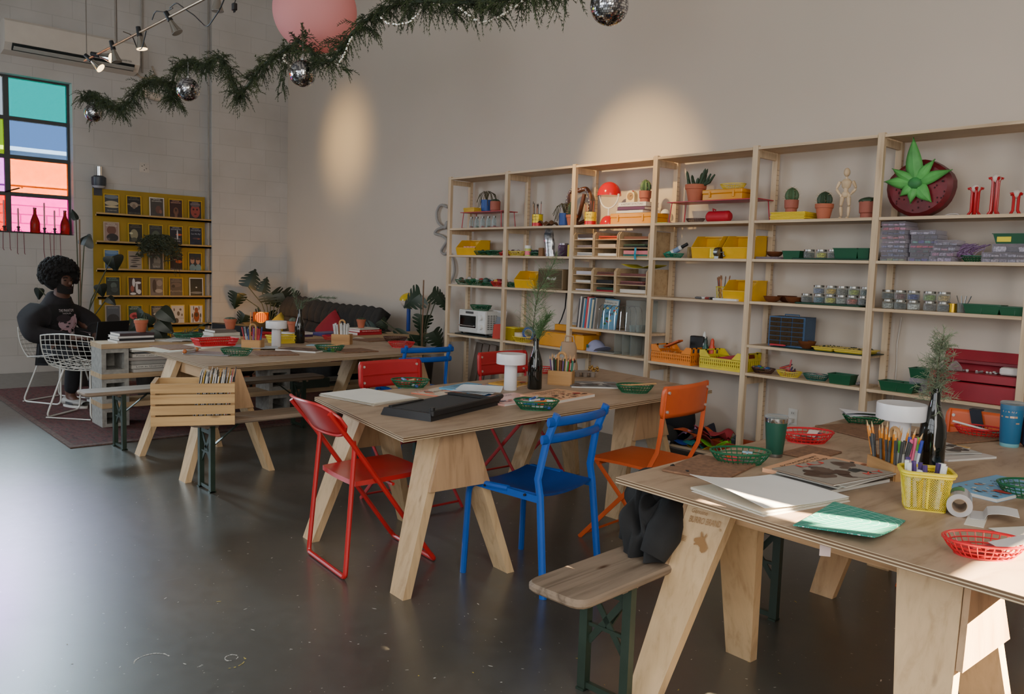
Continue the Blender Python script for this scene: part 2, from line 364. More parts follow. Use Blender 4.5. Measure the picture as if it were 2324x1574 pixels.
# warm accent spots on the shelf wall
lamp('accent_spot','SPOT',(1.95,-2.7,3.75),760,(1,.66,.26),spot_size=math.radians(27),spot_blend=1,shadow_soft_size=.07,aim=py(1448,415,.32))
lamp('accent_spot','SPOT',(-2.5,-2.7,4.1),560,(1,.66,.26),spot_size=math.radians(23),spot_blend=1,shadow_soft_size=.3,aim=py(785,325,.32))
lamp('left_floor_fill','AREA',(-3.9,-6.75,2.4),170,(.72,.86,1),shape='RECTANGLE',size=2.2,size_y=2.2,aim=(2.5,-4.6,0))  # bluish area fill added to lift the left floor
for c_,(x_,y_),e_,a_ in (((.62,.42,1),(75,1190),380,12),((.5,.72,1),(110,1340),330,13),((.8,1,.6),(5,1430),150,9),((.66,.86,.95),(160,1230),620,44)):
    lamp('floor_tint_spot','SPOT',(-4.1,-3.3,2.9),e_,c_,spot_size=math.radians(a_),spot_blend=1,shadow_soft_size=.25,aim=pz(x_,y_,0))  # added spots tint the floor in place of haze and the window's reflection
# area fill added before the closed street wall to brighten from the right
lamp('front_fill','AREA',(9.3,-5.6,2.6),330,(1,.95,.88),shape='RECTANGLE',size=3.4,size_y=5.5,aim=(0,-2.5,1.2))
SC.view_settings.view_transform='AgX'; SC.view_settings.look='None'; SC.view_settings.exposure=.08; SC.view_settings.gamma=1
SC.cycles.use_denoising=True; SC.cycles.max_bounces=8; SC.cycles.transparent_max_bounces=24; SC.cycles.caustics_reflective=False; SC.cycles.caustics_refractive=False
SC.cycles.sample_clamp_indirect=6
# ================================================================ SHELVING
PW=.85; ZT=2.26
pine={a:W((214,190,158),a,.8,1.3) for a in 'XYZ'}
HOLE=C((45,34,26),.9,0,0)
sh=thing('shelving_unit','long run of six pine open shelving bays along the right wall','shelving',(0,0,0))
LEV={0:[2.25,1.76,1.50,1.213,.725],1:[2.25,1.76,1.50,1.213,.725],2:[2.25,1.76,1.50,1.213,.915,.725],3:[2.25,1.76,1.50,1.205,.715,.115],4:[2.25,1.76,1.50,1.213,.915,.72],5:[2.25,1.76,1.50,1.213,.72]}
fm=MB()
for y in (0,.25): fm.box(-.02,.02,y,y+.03,0,ZT)
for z in (ZT-.05,1.73,.66): fm.box(-.009,.009,.03,.25,z-.025,z+.02)
for k in range(60):
    z=.12+k*.0345
    if z>2.15: break
    for yy in (.257,.273):
        for sx in (-.0203,.0203):
            fm.add([(sx,yy+.0032*math.cos(a),z+.0032*math.sin(a)) for a in [i*PI/3 for i in range(6)]],[tuple(range(6))],1)
    for sx in (.0203,):
        for yy in (.007,.022):
            pass
fme=fm.mesh('side_frame',[pine['Z'],HOLE],0)
for i in range(7): obj('side_frame',fme,None,sh,(i*PW,0,0))
sme=MB().box(.022,PW-.022,0,.275,-.018,0).mesh('shelf',pine['X'],0)
for i,l in LEV.items():
    for z in l: obj('shelf',sme,None,sh,(i*PW,0,z))
# ================================================================ TRESTLE TABLES
plytop=W((178,154,130),'Y',.72,1,.5,False,True); legm=W((214,182,140),'Z',.8,1.1); gusm=W((196,160,122),'Z',.7,1,.55,True)
plym=W((200,164,124),'X',.7,.6)
def horse(parent,x,y,rz,logo=False):
    h=obj('sawhorse',MB().box(-.36,.36,-.045,.045,.59,.68),plym,parent,(x,y,0),rz,0)
    for sx in (-1,1):
        for sy in (-1,1):
            mb=MB(); r=[]
            for z,cx,cy,hw in ((0,.43,.275,.052),(.675,.335,.062,.085)):
                r.append([(sx*cx-hw,sy*cy-.02,z),(sx*cx+hw,sy*cy-.02,z),(sx*cx+hw,sy*cy+.02,z),(sx*cx-hw,sy*cy+.02,z)])
            lg=obj('leg',mb.rings(r),legm,h,sm=0)
            if logo and sx<0 and sy<0: brand(h)
        g=MB(); xx=lambda z:sx*(.422+.062*(.68-z)/.68)
        pts=[(-.078,.68),(.078,.68),(.158,.43),(-.158,.43)]
        a=[(xx(z),y_,z) for y_,z in pts]; b=[(xx(z)+sx*.016,y_,z) for y_,z in pts]
        if sx<0: a,b=b,a
        obj('gusset',g.rings([a,b]),gusm,h,sm=0)
    return h
def brand(h):
    """burnt-in maker's mark on the leg: words, donkey head and small flag"""
    mb=MB(); Mx=Matrix(((1,0,0,-.345),(0,.315,-.95,-.0948),(0,.95,.315,.6465),(0,0,0,1)))@Matrix.Diagonal((.82,.82,1,1))
    # local frame: x along the board, y up the board, z out of it
    mb.text('Genuine',.026,0,Mx@T(-.03,-.040,.0015,.04),w=.075,ital=.2)
    mb.text('BURRO',.036,0,Mx@T(-.034,-.074,.0015,.08),w=.07,ital=.2); mb.text('BRAND',.036,0,Mx@T(.042,-.068,.0015,.08),w=.066,ital=.2); mb.text('®',.016,0,Mx@T(.078,-.085,.0015))
    don=[(-.036,-.136),(-.028,-.130),(-.010,-.124),(.000,-.118),(-.004,-.100),(-.002,-.086),(.006,-.100),(.012,-.116),(.022,-.112),(.032,-.088),(.034,-.104),(.026,-.122),(.030,-.132),(.046,-.148),(.056,-.166),(.046,-.186),(.030,-.198),(.016,-.190),(.010,-.172),(-.004,-.164),(-.018,-.162),(-.028,-.170),(-.034,-.164),(-.022,-.154),(-.036,-.150)]
    mb.poly([(.004+(x-.004)*.72,-.108+(y+.086)*.72,.0015) for x,y in don],0,Mx)
    for k in range(4): mb.box(-.085,-.062,-.148-k*.006,-.146-k*.006,.001,.0016,0,Mx)
    mb.box(-.088,-.086,-.176,-.136,.001,.0016,0,Mx)
    
    obj('maker_mark',mb,C((150,112,70),.8),h,sm=0)['label']='burnt-in words, donkey head and flag'
def quadtop(q,z=.70,th=.02):
    c=[sum(p[i] for p in q)/4 for i in (0,1)]
    return MB().prism([(p[0]-c[0],p[1]-c[1]) for p in q],z-th,z),c
def table(q,hs,label,logo=False):
    mb,c=quadtop(q); t=thing('trestle_table',label,'table',(c[0],c[1],0),0,'plywood work tables')
    obj('tabletop',mb,plytop,t,sm=0)
    for k,(x,y,r) in enumerate(hs): horse(t,x-c[0],y-c[1],r,logo and k==0)
    return t
table([(2.82,-2.95),(3.89,-3.135),(3.73,-.83),(2.66,-.645)],[(3.36,-2.76,-.05),(3.13,-1.2,.0)],'plywood trestle table in the middle of the room with the black paper cutter on it')
table([(4.79,-2.90),(6.06,-2.945),(5.93,-1.0),(4.66,-.955)],[(5.40,-2.66,-.02),(5.3,-1.3,0)],'plywood trestle table nearest the camera with the yellow mesh pen basket on it',True)
table([(.17,-2.95),(1.41,-2.94),(1.22,-.89),(-.02,-.9)],[(1.05,-2.84,0),(.8,-1.25,0)],'plywood trestle table farthest back, beside the yellow magazine wall')
# ================================================================ BENCHES
bwood=W((146,128,110),'Y',.45,1.2,.65); bgreen=C((44,58,48),.4,.2,.1)
def bench(loc,rz,ln,legs,label,w=.235,z=.43):
    t=thing('beer_bench',label,'bench',loc,rz,'folding beer benches'); mb=MB().bbox(-w/2,w/2,0,ln,z-.028,z,.05)
    for y in legs: mb.box(-w/2+.03,w/2-.03,y-.04,y+.04,z-.045,z-.028)
    obj('seat',mb,bwood,t)
    for k,y in enumerate(legs):
        s=1 if k==0 else -1
        f=MB()
        for sx in (-1,1):
            f.box(sx*.085-.016,sx*.085+.016,y-.014,y+.014,0,z-.03); f.box(sx*.085-.016,sx*.085+.016,y-.02,y+.02,.0,.008)
        f.box(-.085,.085,y-.008,y+.008,z-.085,z-.06); f.box(-.085,.085,y-.008,y+.008,.01,.03)
        f.bar((-.08,y,z-.2),(.08,y,z-.2),.012,.012)
        l=obj('leg_frame',f,bgreen,t)
        g=MB().bar((-.07,y,z-.08),(.07,y,z-.26),.006,.022,up=(1,0,0)).bar((.07,y,z-.08),(-.07,y,z-.26),.006,.022,up=(1,0,0)).bar((0,y,z-.2),(0,y+s*.22,z-.035),.022,.006)
        obj('brace',g,bgreen,l)
    return t
bench((4.885,-3.28,0),.07,1.7,(.28,1.28),'worn beer bench with the black coat on it, under the nearest table')
bench((1.735,-3.2,0),.0,1.9,(.12,1.7),'beer bench under the slatted wooden crate')
bench((.33,-3.42,0),.05,1.9,(.26,1.7),'grey weathered beer bench along the left side of the farthest table')
# ================================================================ CHAIRS
red=C((186,34,36),.28,0,.03,spec=.55); blue=C((20,82,168),.3,0,.03); org=C((205,88,38),.35,0,.03); redm=C((176,38,44),.35,0,.03)
BOLT=C((220,215,208),.3,.6,0)
def arc(pts,n=6):
    """round the corners of a polyline"""
    P=[V(p) for p in pts]; out=[P[0]]
    for a,b,c in zip(P,P[1:],P[2:]):
        r=min(.06,(b-a).length*.45,(c-b).length*.45); p=b+(a-b).normalized()*r; q=b+(c-b).normalized()*r
        for i in range(n+1):
            t=i/n; out.append(p*(1-t)**2+b*2*t*(1-t)+q*t*t)
    return out+[P[-1]]
def folding_chair(loc,rz,label):
    t=thing('folding_chair',label,'chair',loc,rz); r=.0115
    for s in (-1,1):
        obj('leg',MB().tube([(s*.212,-.315,.745),(s*.2,-.2,.6),(s*.2,.21,.03)],r,8),red,t)
        obj('leg',MB().tube([(s*.185,-.19,.61),(s*.185,-.185,.57),(s*.2,-.225,.05)],r,8),red,t)
    obj('floor_bar',MB().tube(arc([(-.2,.205,.04),(-.2,.225,.012),(.2,.225,.012),(.2,.205,.04)]),r,8),red,t)
    obj('floor_bar',MB().tube(arc([(-.2,-.224,.06),(-.2,-.228,.012),(.2,-.228,.012),(.2,-.224,.06)]),r,8),red,t)
    def bk(u,v):
        x=(u-.5)*.46; h=.075*(1-(2*abs(u-.5))**6*.75); z=.705+(v-.5)*2*h
        return (x,-.285-(z-.705)*.72-.055*(1-(2*(u-.5))**2)+.025,z)
    mb=MB().grid(bk,16,8)
    rim=[bk(i/16,1) for i in range(17)]+[bk(1-i/16,0) for i in range(17)]
    mb.tube(rim,.007,6,closed=True); o=obj('backrest',mb,red,t); md=o.modifiers.new('s','SOLIDIFY'); md.thickness=.006
    def st(u,v):
        a=(u-.5)*2; b=(v-.5)*2; k=1-.06*(a*a*b*b)
        return (a*.185*k,b*.185*k+.0,.435-.012*(1-a*a)*(1-b*b)+.008*b)
    obj('seat',MB().grid(st,12,12,th=.022),red,t)
    obj('seat_support',MB().tube([(-.2,-.0,.40),(.2,0,.40)],.008,6),red,t)
    return t
folding_chair((3.315,-2.91,0),-.09,'glossy red tubular folding chair at the near end of the middle table')
def blue_chair(loc,rz,label):
    t=thing('stacking_chair',label,'chair',loc,rz,'blue metal chairs'); w=.026
    for s in (-1,1):
        obj('leg',MB().tube(arc([(s*.215,.215,0),(s*.205,.2,.425),(s*.2,-.02,.43)]),.0145,8),blue,t)
        obj('leg',MB().tube([(s*.215,-.235,0),(s*.2,-.19,.43),(s*.2,-.175,.5),(s*.19,-.205,.66),(s*.19,-.255,.785)],.019,8,flat=.62),blue,t)
        obj('side_rail',MB().bar((s*.2,-.19,.415),(s*.2,.16,.425),.02,.03),blue,t)
    for z,y in ((.752,-.245),(.675,-.215)):
        P=[(x,y-.035*(1-(x/.23)**2)+.01,z+.0) for x in [-.225+.45*i/10 for i in range(11)]]
        obj('back_slat',MB().tube(P,.0115,8,flat=1.75,up=(0,0,1)),blue,t)
    obj('seat',MB().grid(lambda u,v:((u-.5)*.385,-.19+v*.37,.437-.045*(1-(2*u-1)**2)*(.4+.6*math.sin(PI*min(1,v*1.1)))),10,10,th=.01),C((24,62,132),.4),t)
    for s in (-1,1):
        for y in (.1,-.12): obj('bolt',MB().lathe([(.006,-.004),(.006,.004)],8,mat=T(s*.215,y,.425,0,0,PI/2)),BLACK,t)
    return t
b1=blue_chair((3.895,-2.43,0),1.745,'blue metal stacking chair at the right side of the middle table')
def bistro(loc,rz,label,m,bars=True,bh=.8):
    t=thing('bistro_chair',label,'chair',loc,rz)
    for s in (-1,1):
        obj('leg',MB().tube([(s*.2,.24,0),(s*.2,-.14,.40),(s*.2,-.2,.52),(s*.2,-.215,.62),(s*.2,-.23,bh)],.013,6,flat=.35,up=(1,0,0)),m,t)
        obj('leg',MB().tube([(s*.18,-.25,0),(s*.18,.17,.42)],.013,6,flat=.35,up=(1,0,0)),m,t)
    obj('floor_bar',MB().tube([(-.2,.205,.03),(.2,.205,.03)],.007,6),m,t); obj('floor_bar',MB().tube([(-.18,-.222,.03),(.18,-.222,.03)],.007,6),m,t)
    def bk(u,v): return ((u-.5)*.44,-.222-.03*(1-(2*u-1)**2)-.012*(v-.5),bh-.15+v*.155)
    rr=lambda u,v:bk(.5+(u-.5)*(1-.06*max(0,abs(2*v-1)-.7)/.3),v)
    mb=MB().grid(rr,12,8); mb.tube([V(rr(.06+.88*i/10,.47))+V((0,.003,0)) for i in range(11)],.0025,5)
    o=obj('backrest',mb,m,t); md=o.modifiers.new('s','SOLIDIFY'); md.thickness=.012; md.offset=0
    for s in (-1,1):
        for v in (.2,.8):
            p=bk(.5+s*.42,v); obj('bolt',MB().lathe([(.0075,-.013),(.0075,.013)],10,mat=T(p[0],p[1],p[2],0,PI/2)),BOLT,t)
    mb=MB()
    mb.grid(lambda u,v:((u-.5)*.4,-.185+v*.385,.432+.006*math.sin(v*PI)),6,8,th=.014)
    obj('seat',mb,m,t); 
    for y in (.15,-.16): obj('seat_rail',MB().box(-.19,.19,y-.01,y+.01,.40,.42),m,t)
    return t
bistro((3.90,-1.655,0),PI/2+.12,'orange metal folding chair at the right side of the middle table',org,bh=.84)
bistro((5.235,-.98,0),PI,'orange metal folding chair behind the nearest table with a dark strap over its back',org,bh=.775)
bistro((2.68,-2.255,0),-PI/2,'red metal folding chair behind the green basket at the left side of the middle table',redm,bh=.81)
bistro((2.63,-1.33,0),-PI/2,'red metal folding chair right behind the white lamp of the middle table',redm,bh=.82)
dup(b1,(1.28,-1.29,0),PI/2-.1,'blue metal stacking chair at the right end of the farthest table')
# ================================================================ SMALL-THING LIBRARY
def sx(x,y,Y=.12): return py(x,y,Y).x
terra=C((176,98,70),.75,0,.06); terra2=C((158,88,72),.7,0,.05); soil=C((40,32,26),.95,0,.2); cact=C((70,96,62),.6,0,.15); cactd=C((46,66,44),.6,0,.15)
BG=C((18,92,58),.35,0,.04); BR=C((196,32,44),.32,0,.03); BY=C((226,200,62),.4,0,.04); BB=C((74,44,36),.45,0,.06); BT=C((20,128,100),.35,0,.04); TUB=C((14,78,48),.4,0,.04)
YEL=C((222,170,10),.42,0,.04); OCH=C((218,146,12),.4,0,.04)
BM={}
def basket_mesh(m,a=.118,b=.082,h=.048):
    k=(m.name,a,b,h)
    if k in BM: return BM[k]
    mb=MB(); R=lambda s,z:[(a*s*math.cos(2*PI*i/36),b*s*math.sin(2*PI*i/36),z) for i in range(36)]
    mb.tube(R(1,h),.0045,6,closed=True); mb.tube(R(.9,h*.66),.0024,4,closed=True); mb.tube(R(.81,h*.36),.0024,4,closed=True)
    for i in range(30):
        t=2*PI*i/30; c,s=math.cos(t),math.sin(t)
        mb.tube([(a*c,b*s,h),(a*.87*c,b*.87*s,h*.5),(a*.70*c,b*.70*s,.004)],.0021,4)
    mb.prism([(a*.72*math.cos(2*PI*i/30),b*.72*math.sin(2*PI*i/30)) for i in range(30)],0,.005)
    BM[k]=mb.mesh('food_basket',m); return BM[k]
def basket(loc,rz,m,label,s=1,group=None):
    o=one('food_basket',basket_mesh(m),None,label,'basket',loc,rz,group); o.scale=(s,s,s); return o
def pot(loc,label,r,h,pm,plant,style=0,rz=0):
    t=thing('potted_cactus',label,'plant',loc,rz)
    pr=[(r*.72,0),(r,h*.72),(r,h*.73),(r*1.1,h*.74),(r*1.12,h),(r*1.0,h),(r*.97,h*.86)] if style==0 else [(r*.8,0),(r,h*.1),(r*1.02,h),(r*.92,h),(r*.9,h*.86)]
    if style==2: pr=[(r*.85,0),(r*.85,h*.3),(r*1.0,h*.36),(r*1.05,h),(r*.93,h),(r*.92,h*.86)]
    obj('pot',MB().lathe(pr,22),pm,t); obj('soil',MB().lathe([(.001,h*.86),(r*.96,h*.87),(.001,h*.9)],14),soil,t)
    plant(t,r,h*.86); return t
def ribbed(hh,rr,m,spk=True,rib=9):
    def f(t,r,z):
        mb=MB(); rs=[]
        for k in range(11):
            a=k/10; pr=rr*r*(math.sin(PI*(.14+.86*a))**.55 if a<1 else .02)
            rs.append([(pr*(1+.13*math.cos(rib*q))*math.cos(q),pr*(1+.13*math.cos(rib*q))*math.sin(q),z+hh*a) for q in [2*PI*i/(rib*4) for i in range(rib*4)]])
        obj('cactus',mb.rings(rs),m,t,sm=60)
        if spk:
            sp=MB(); rd=random.Random(3)
            for i in range(60):
                a=rd.uniform(.15,1); q=round(rd.uniform(0,rib))*2*PI/rib; pr=rr*r*1.12*math.sin(PI*(.14+.86*min(a,.99)))**.55
                p=V((pr*math.cos(q),pr*math.sin(q),z+hh*a)); sp.tube([p,p+V((math.cos(q)+rd.uniform(-.5,.5),math.sin(q)+rd.uniform(-.5,.5),rd.uniform(-.2,.9)))*rr*r*.35],.0007,3)
            obj('spines',sp,C((170,150,110),.7),t)
    return f
def fingers(t,r,z):
    rd=random.Random(5); mb=MB()
    for i in range(13):
        q=rd.uniform(0,6.28); d=rd.uniform(.1,.75)*r; p=V((d*math.cos(q),d*math.sin(q),z)); l=rd.uniform(.04,.12); ln=V((math.cos(q)*.45+.1,math.sin(q)*.3,1))
        mb.tube([p,p+ln*l*.5,p+ln*l*.85+V((0,0,l*.1)),p+ln*l*.97+V((0,0,l*.14))],[.011,.012,.010,.003],8)
    for s,l in ((.75,.11),(1,.08)): mb.tube([(r*.4,0,z),(r*.4+l*.8,0,z+.03),(r*.4+l*1.2,.0,z+.06+s*.03)],[.011,.012,.006],8)
    obj('cactus',mb,cactd,t)
def dropping(t,r,z):
    rd=random.Random(8); mb=MB()
    for i in range(16):
        q=rd.uniform(0,6.28); l=rd.uniform(.1,.2); c,s=math.cos(q),math.sin(q)
        mb.tube([(0,0,z),(c*.03,s*.03,z+.10),(c*l*.6,s*l*.45,z+.07),(c*l*.9,s*l*.6,z-.03+rd.uniform(-.05,.05))],.003,4)
    obj('stems',mb,C((72,66,40),.8),t)
JM={}
def jar(loc,label,bead,group=None,r=.035,h=.056):
    k=(r,h)
    if k not in JM:
        JM[k]=(MB().lathe([(r*.86,0),(r,.006),(r,h*.68),(r*.93,h*.78),(r*.93,h*.8)],20).mesh('glass_jar',GL((226,230,228),.05,alpha=.16)),
               MB().lathe([(r*.97,h*.8),(r*.97,h),(r*.9,h*1.02),(r*.5,h*1.0),(.001,h*1.0)],20).mesh('lid',C((150,148,142),.3,.9,.02)))
    o=obj('bead_jar',JM[k][0],None,None,loc); tag(o,label,'jar',group); obj('lid',JM[k][1],None,o)
    b=('bead',bead,k)
    if b not in JM:
        m,t,p,N,L=nt('beads_%d_%d_%d'%bead); tc=N('ShaderNodeTexCoord'); v=N('ShaderNodeTexVoronoi'); v.inputs['Scale'].default_value=150; L(tc.outputs['Object'],v.inputs['Vector'])
        c=lin(bead); L(mixc(t,tuple(x*.25 for x in c[:3])+(1,),tuple(min(1,x*1.5+.03) for x in c[:3])+(1,),v.outputs['Color']),p.inputs['Base Color']); p.inputs['Roughness'].default_value=.35; bump(t,p,v.outputs['Distance'],.6,.003)
        JM[b]=MB().lathe([(.001,.005),(r*.84,.006),(r*.92,h*.1),(r*.92,h*.62),(.001,h*.66)],18).mesh('beads',m)
    obj('beads',JM[b],None,o); return o
def bin_(loc,rz,label,w=.2,d=.16,h=.14,m=None):
    """open-front stacking bin with a raked side profile"""
    prof=[(-d/2,0),(d/2,0),(d/2,h),(d/2-.05,h),(-d*.2,h*.98),(-d/2-.02,h*.48),(-d/2-.012,h*.44)]
    mb=MB(); n=len(prof); t=.004
    for x in (-w/2,w/2-t): mb.rings([[(x,y,z) for y,z in reversed(prof)],[(x+t,y,z) for y,z in reversed(prof)]])
    mb.box(-w/2,w/2,d/2-t,d/2,0,h); mb.box(-w/2,w/2,-d/2,d/2,0,t)
    mb.bar((0,-d/2,0),(0,-d/2-.02,h*.48),w,t,up=(0,1,0)); mb.box(-w/2-.004,w/2+.004,d/2-.03,d/2,h-.008,h)
    mb.tube([(-w/2,-d/2-.018,h*.47),(w/2,-d/2-.018,h*.47)],.005,6)
    return one('storage_bin',mb,m or YEL,label,'bin',loc,rz,'open-front yellow storage bins',20)
def tub(loc,rz,label,w=.16,d=.11,h=.05,m=None,div=0,cat='tub'):
    mb=MB(); t=.004
    ro=lambda k,z,i:[(x*k*(w/2-i),y*k*(d/2-i),z) for x,y in ((-1,-1),(1,-1),(1,1),(-1,1))]
    mb.rings([ro(.86,0,0),ro(1,h,0),ro(1.05,h,0),ro(1.05,h+.004,0),ro(1,h+.004,t),ro(.86,t,t)],cap=(1,1))
    for k in range(div): x=-w/2+w*(k+1)/(div+1); mb.box(x-.002,x+.002,-d/2*.95,d/2*.95,.004,h)
    return one('plastic_tub',mb,m or TUB,label,cat,loc,rz,'dark green plastic tubs' if not m else None,20)
def book(loc,rz,label,w,d,h,c,title=None,tc=(30,30,30),group=None,name='book',standing=False):
    """spine faces -Y"""
    mb=MB().box(-w/2,w/2,-d/2,-d/2+.003,0,h).box(-w/2,w/2,-d/2,d/2,0,.0022).box(-w/2,w/2,-d/2,d/2,h-.0022,h)
    ms=[C(c,.45,0,.03)]
    if title: mb.text(title,min(h*.62,.03),1,T(0,-d/2-.0006,h/2,0,PI/2),w=min(w*.8,len(title)*h*.42)); ms.append(C(tc,.6,0,0))
    o=one(name,mb,ms,label,'book',loc,rz,group,0)
    obj('page_block',MB().box(-w/2+.003,w/2-.003,-d/2+.004,d/2-.003,.0024,h-.0024),PAPER,o,sm=0); return o
def slab(name,loc,rz,label,cat,w,d,h,m,group=None,r=.004):
    return one(name,MB().bbox(-w/2,w/2,-d/2,d/2,0,h,r),m,label,cat,loc,rz,group,25)
def case(loc,rz,label,w=.42,d=.16,h=.065,m=None,parts=True):
    t=thing('tool_case',label,'case',loc,rz); m=m or OCH
    obj('case_body',MB().bbox(-w/2,w/2,-d/2,d/2,0,h*.6,.008),m,t); obj('lid',MB().bbox(-w/2-.003,w/2+.003,-d/2-.003,d/2+.003,h*.6,h,.01),m,t)
    for k in (-.3,.3): obj('clasp',MB().bbox(w*k-.008,w*k+.008,-d/2-.009,-d/2-.002,h*.25,h*.85,.003),m,t)
    return t
def riser(loc,w,d,h,label):
    t=thing('shelf_riser',label,'shelf riser',loc); m=C((176,26,48),.4,0,.03)
    obj('top',MB().box(-w/2,w/2,-d/2,d/2,h-.006,h),m,t,sm=0)
    for x in (-1,1):
        for y in (-1,1): obj('leg',MB().tube([(x*(w/2-.03),y*(d/2-.02),h-.004),(x*(w/2-.015),y*(d/2-.012),.004)],.004,6),m,t)
    for x in (-1,1): obj('foot_bar',MB().tube([(x*(w/2-.015),-d/2+.012,.004),(x*(w/2-.015),d/2-.012,.004)],.004,6),m,t)
    return t
def lumps(rd,n,rx,ry,z,size,cols,mb=None):
    """loose heap of scraps as one mesh with several colours; returns (mesh builder, materials)"""
    mb=mb or MB()
    for i in range(n):
        q=rd.uniform(0,6.28); d=math.sqrt(rd.random()); s=size*rd.uniform(.6,1.3)
        mb.ball((rx*d*math.cos(q),ry*d*math.sin(q),z+rd.uniform(0,size)),s,8,5,rd.randrange(len(cols)),(1,rd.uniform(.6,1),rd.uniform(.4,.9)))
    return mb,[C(c,.6,0,.1) for c in cols]
def scraps(loc,label,cols,rx,ry,h,n=16,cat='craft scraps',seed=1,name='craft_scraps'):
    mb,ms=lumps(random.Random(seed),n,rx,ry,.008,h,cols); o=one(name,mb,ms,label,cat,loc,0,None,40); o['kind']='stuff'; return o
# ================================================================ THINGS ON THE SHELVES
Z1,Z2,Z3,Z4,Z5,Z6=2.25,1.76,1.50,1.213,.915,.725
# ---- bay 1
R1=riser((.44,.14,Z2),.62,.2,.155,'red wire shelf riser on the upper shelf of the leftmost bay'); zr=Z2+.155
for k in range(6): slab('magazine',(.27+random.uniform(-.006,.006),.13,zr+k*.007),random.uniform(-.05,.05),'yellow-spined magazine stacked on the red riser of the leftmost bay','magazine',.17,.19,.0065,C((216,176,60),.5),'magazines on the left riser')
pot((sx(1104,465,.17),.17,zr),'drooping dry plant in a blue pot on the red riser of the leftmost bay',.052,.12,C((36,78,150),.5),dropping,1)
pot((sx(1124,470,.08),.08,zr),'low cactus in a pinkish clay pot on the red riser of the leftmost bay',.048,.09,terra2,ribbed(.035,.8,cactd,False),1)
bt=MB().lathe([(.019,0),(.021,.004),(.021,.07),(.012,.085),(.012,.095)],12).mesh('glass_bottle',GL((225,232,232),.05,alpha=.35)); bl=MB().lathe([(.014,.093),(.014,.11),(.001,.11)],12).mesh('cap',C((120,118,112),.35,.7,0)); BLs=[(160,60,50),(60,70,90),(90,110,80),(120,90,70)]
for k in range(9):
    o=obj('glass_bottle',bt,None,None,(.27+k*.043,.07+.03*(k%2),Z2)); tag(o,'small clear glass bottle in the row under the left red riser','bottle','glass bottles under the left riser'); obj('cap',bl,None,o)
    obj('filling',MB().lathe([(.001,.004),(.018,.005),(.018,.02),(.001,.022)],10),C(BLs[k%4],.6),o)
slab('tray',(.62,.09,Z2),0,'thin dark red tray beside the bottles under the left riser','tray',.14,.1,.008,C((120,30,36),.5))
bin_((.23,.14,Z3),0,'yellow open-front bin of pink-lidded jars on the third shelf of the leftmost bay',.3,.17,.15)
for k in range(4):
    o=one('small_jar',MB().lathe([(.02,0),(.022,.03),(.022,.045),(.001,.045)],10),GL((230,215,215),.1,alpha=.5),'small clear jar inside the leftmost yellow bin','jar',(.13+k*.05,.12,Z3+.03),0,'small jars in the leftmost bin'); obj('lid',MB().lathe([(.023,.045),(.023,.058),(.001,.058)],10),C((220,150,150),.5),o)
basket((.44,.09,Z3),.2,BG,'dark green oval basket beside the yellow bin, third shelf of the leftmost bay',.85)
basket((.61,.10,Z3),0,BG,'green oval basket in the middle of the third shelf, leftmost bay',.95)
scraps((.44,.09,Z3+.02),'dark felt scraps in the green basket beside the leftmost yellow bin',[(40,46,40),(30,60,44)],.06,.045,.018,12)
scraps((.61,.10,Z3+.02),'dark cord in the green basket in the middle of the third shelf, leftmost bay',[(36,40,38),(50,60,52)],.06,.045,.014,12,seed=3)
basket((.765,.09,Z3),.1,BR,'red basket at the right end of the third shelf, leftmost bay',.6)
scraps((.765,.09,Z3+.02),'red pompoms heaped in the small red basket, leftmost bay',[(180,40,50),(150,30,40)],.04,.03,.02,9,'pompoms',4)
for i,(x,s,m,lb,cs) in enumerate(((.15,.95,BG,'green basket heaped with felt scraps, far left of the fourth shelf, leftmost bay',[(110,120,100),(60,80,60),(170,165,160),(150,70,70)]),(.34,1.05,BG,'green basket heaped with multicoloured yarn ends, fourth shelf of the leftmost bay',[(200,160,40),(60,110,70),(170,60,60),(200,195,190)]),(.53,.7,BG,'small green basket holding thread spools, fourth shelf of the leftmost bay',[(200,200,196),(60,90,80),(40,60,90)]),(.69,.9,BR,'dark red basket with wool, right end of the fourth shelf, leftmost bay',[(140,24,36),(120,30,40),(200,150,60)]))):
    basket((x,.1,Z4),0,m,lb,s); scraps((x,.1,Z4+.025),['loose felt scraps','mixed yarn ends','thread spools','dark red wool'][i]+' heaped in the basket, fourth shelf of the leftmost bay',cs,.07*s,.05*s,.026,18,seed=10+i)
slab('cutting_board',(.36,.15,Z6),0,'dark tray under the white toaster oven','tray',.5,.25,.012,C((36,44,40),.5))
t=thing('toaster_oven','white toaster oven on the low shelf of the leftmost bay','toaster oven',(.36,.15,Z6+.012)); wh=C((206,205,200),.35,0,.02)
for x in(-.19,.19):
    for y in(-.08,.08): obj('foot',MB().lathe([(.012,0),(.012,.015)],8,(x,y,0)),BLACK,t)
obj('oven_body',MB().bbox(-.21,.21,-.11,.11,.015,.235,.012),wh,t); d=obj('door',MB().box(-.195,.08,-.116,-.109,.05,.19),wh,t,sm=0); obj('glass',MB().box(-.18,.065,-.118,-.1165,.065,.18),BLACKG,d,sm=0)
obj('door_handle',MB().tube([(-.17,-.118,.085),(-.17,-.135,.085),(.055,-.135,.085),(.055,-.118,.085)],.005,6),CHROME,d)
obj('control_panel',MB().box(.09,.2,-.114,-.109,.03,.225),C((225,224,220),.4),t,sm=0)
for z in(.17,.08): obj('knob',MB().lathe([(.026,0),(.022,.022),(.001,.022)],16,mat=T(.145,-.113,z,0,PI/2)),WHITE,t)
g=MB(); [g.box(.2095,.2115,-.09+r*.035,-.065+r*.035,.06+k*.018,.068+k*.018) for k in range(8) for r in range(4)]; obj('side_vents',g,C((90,90,88),.6),t,sm=0)
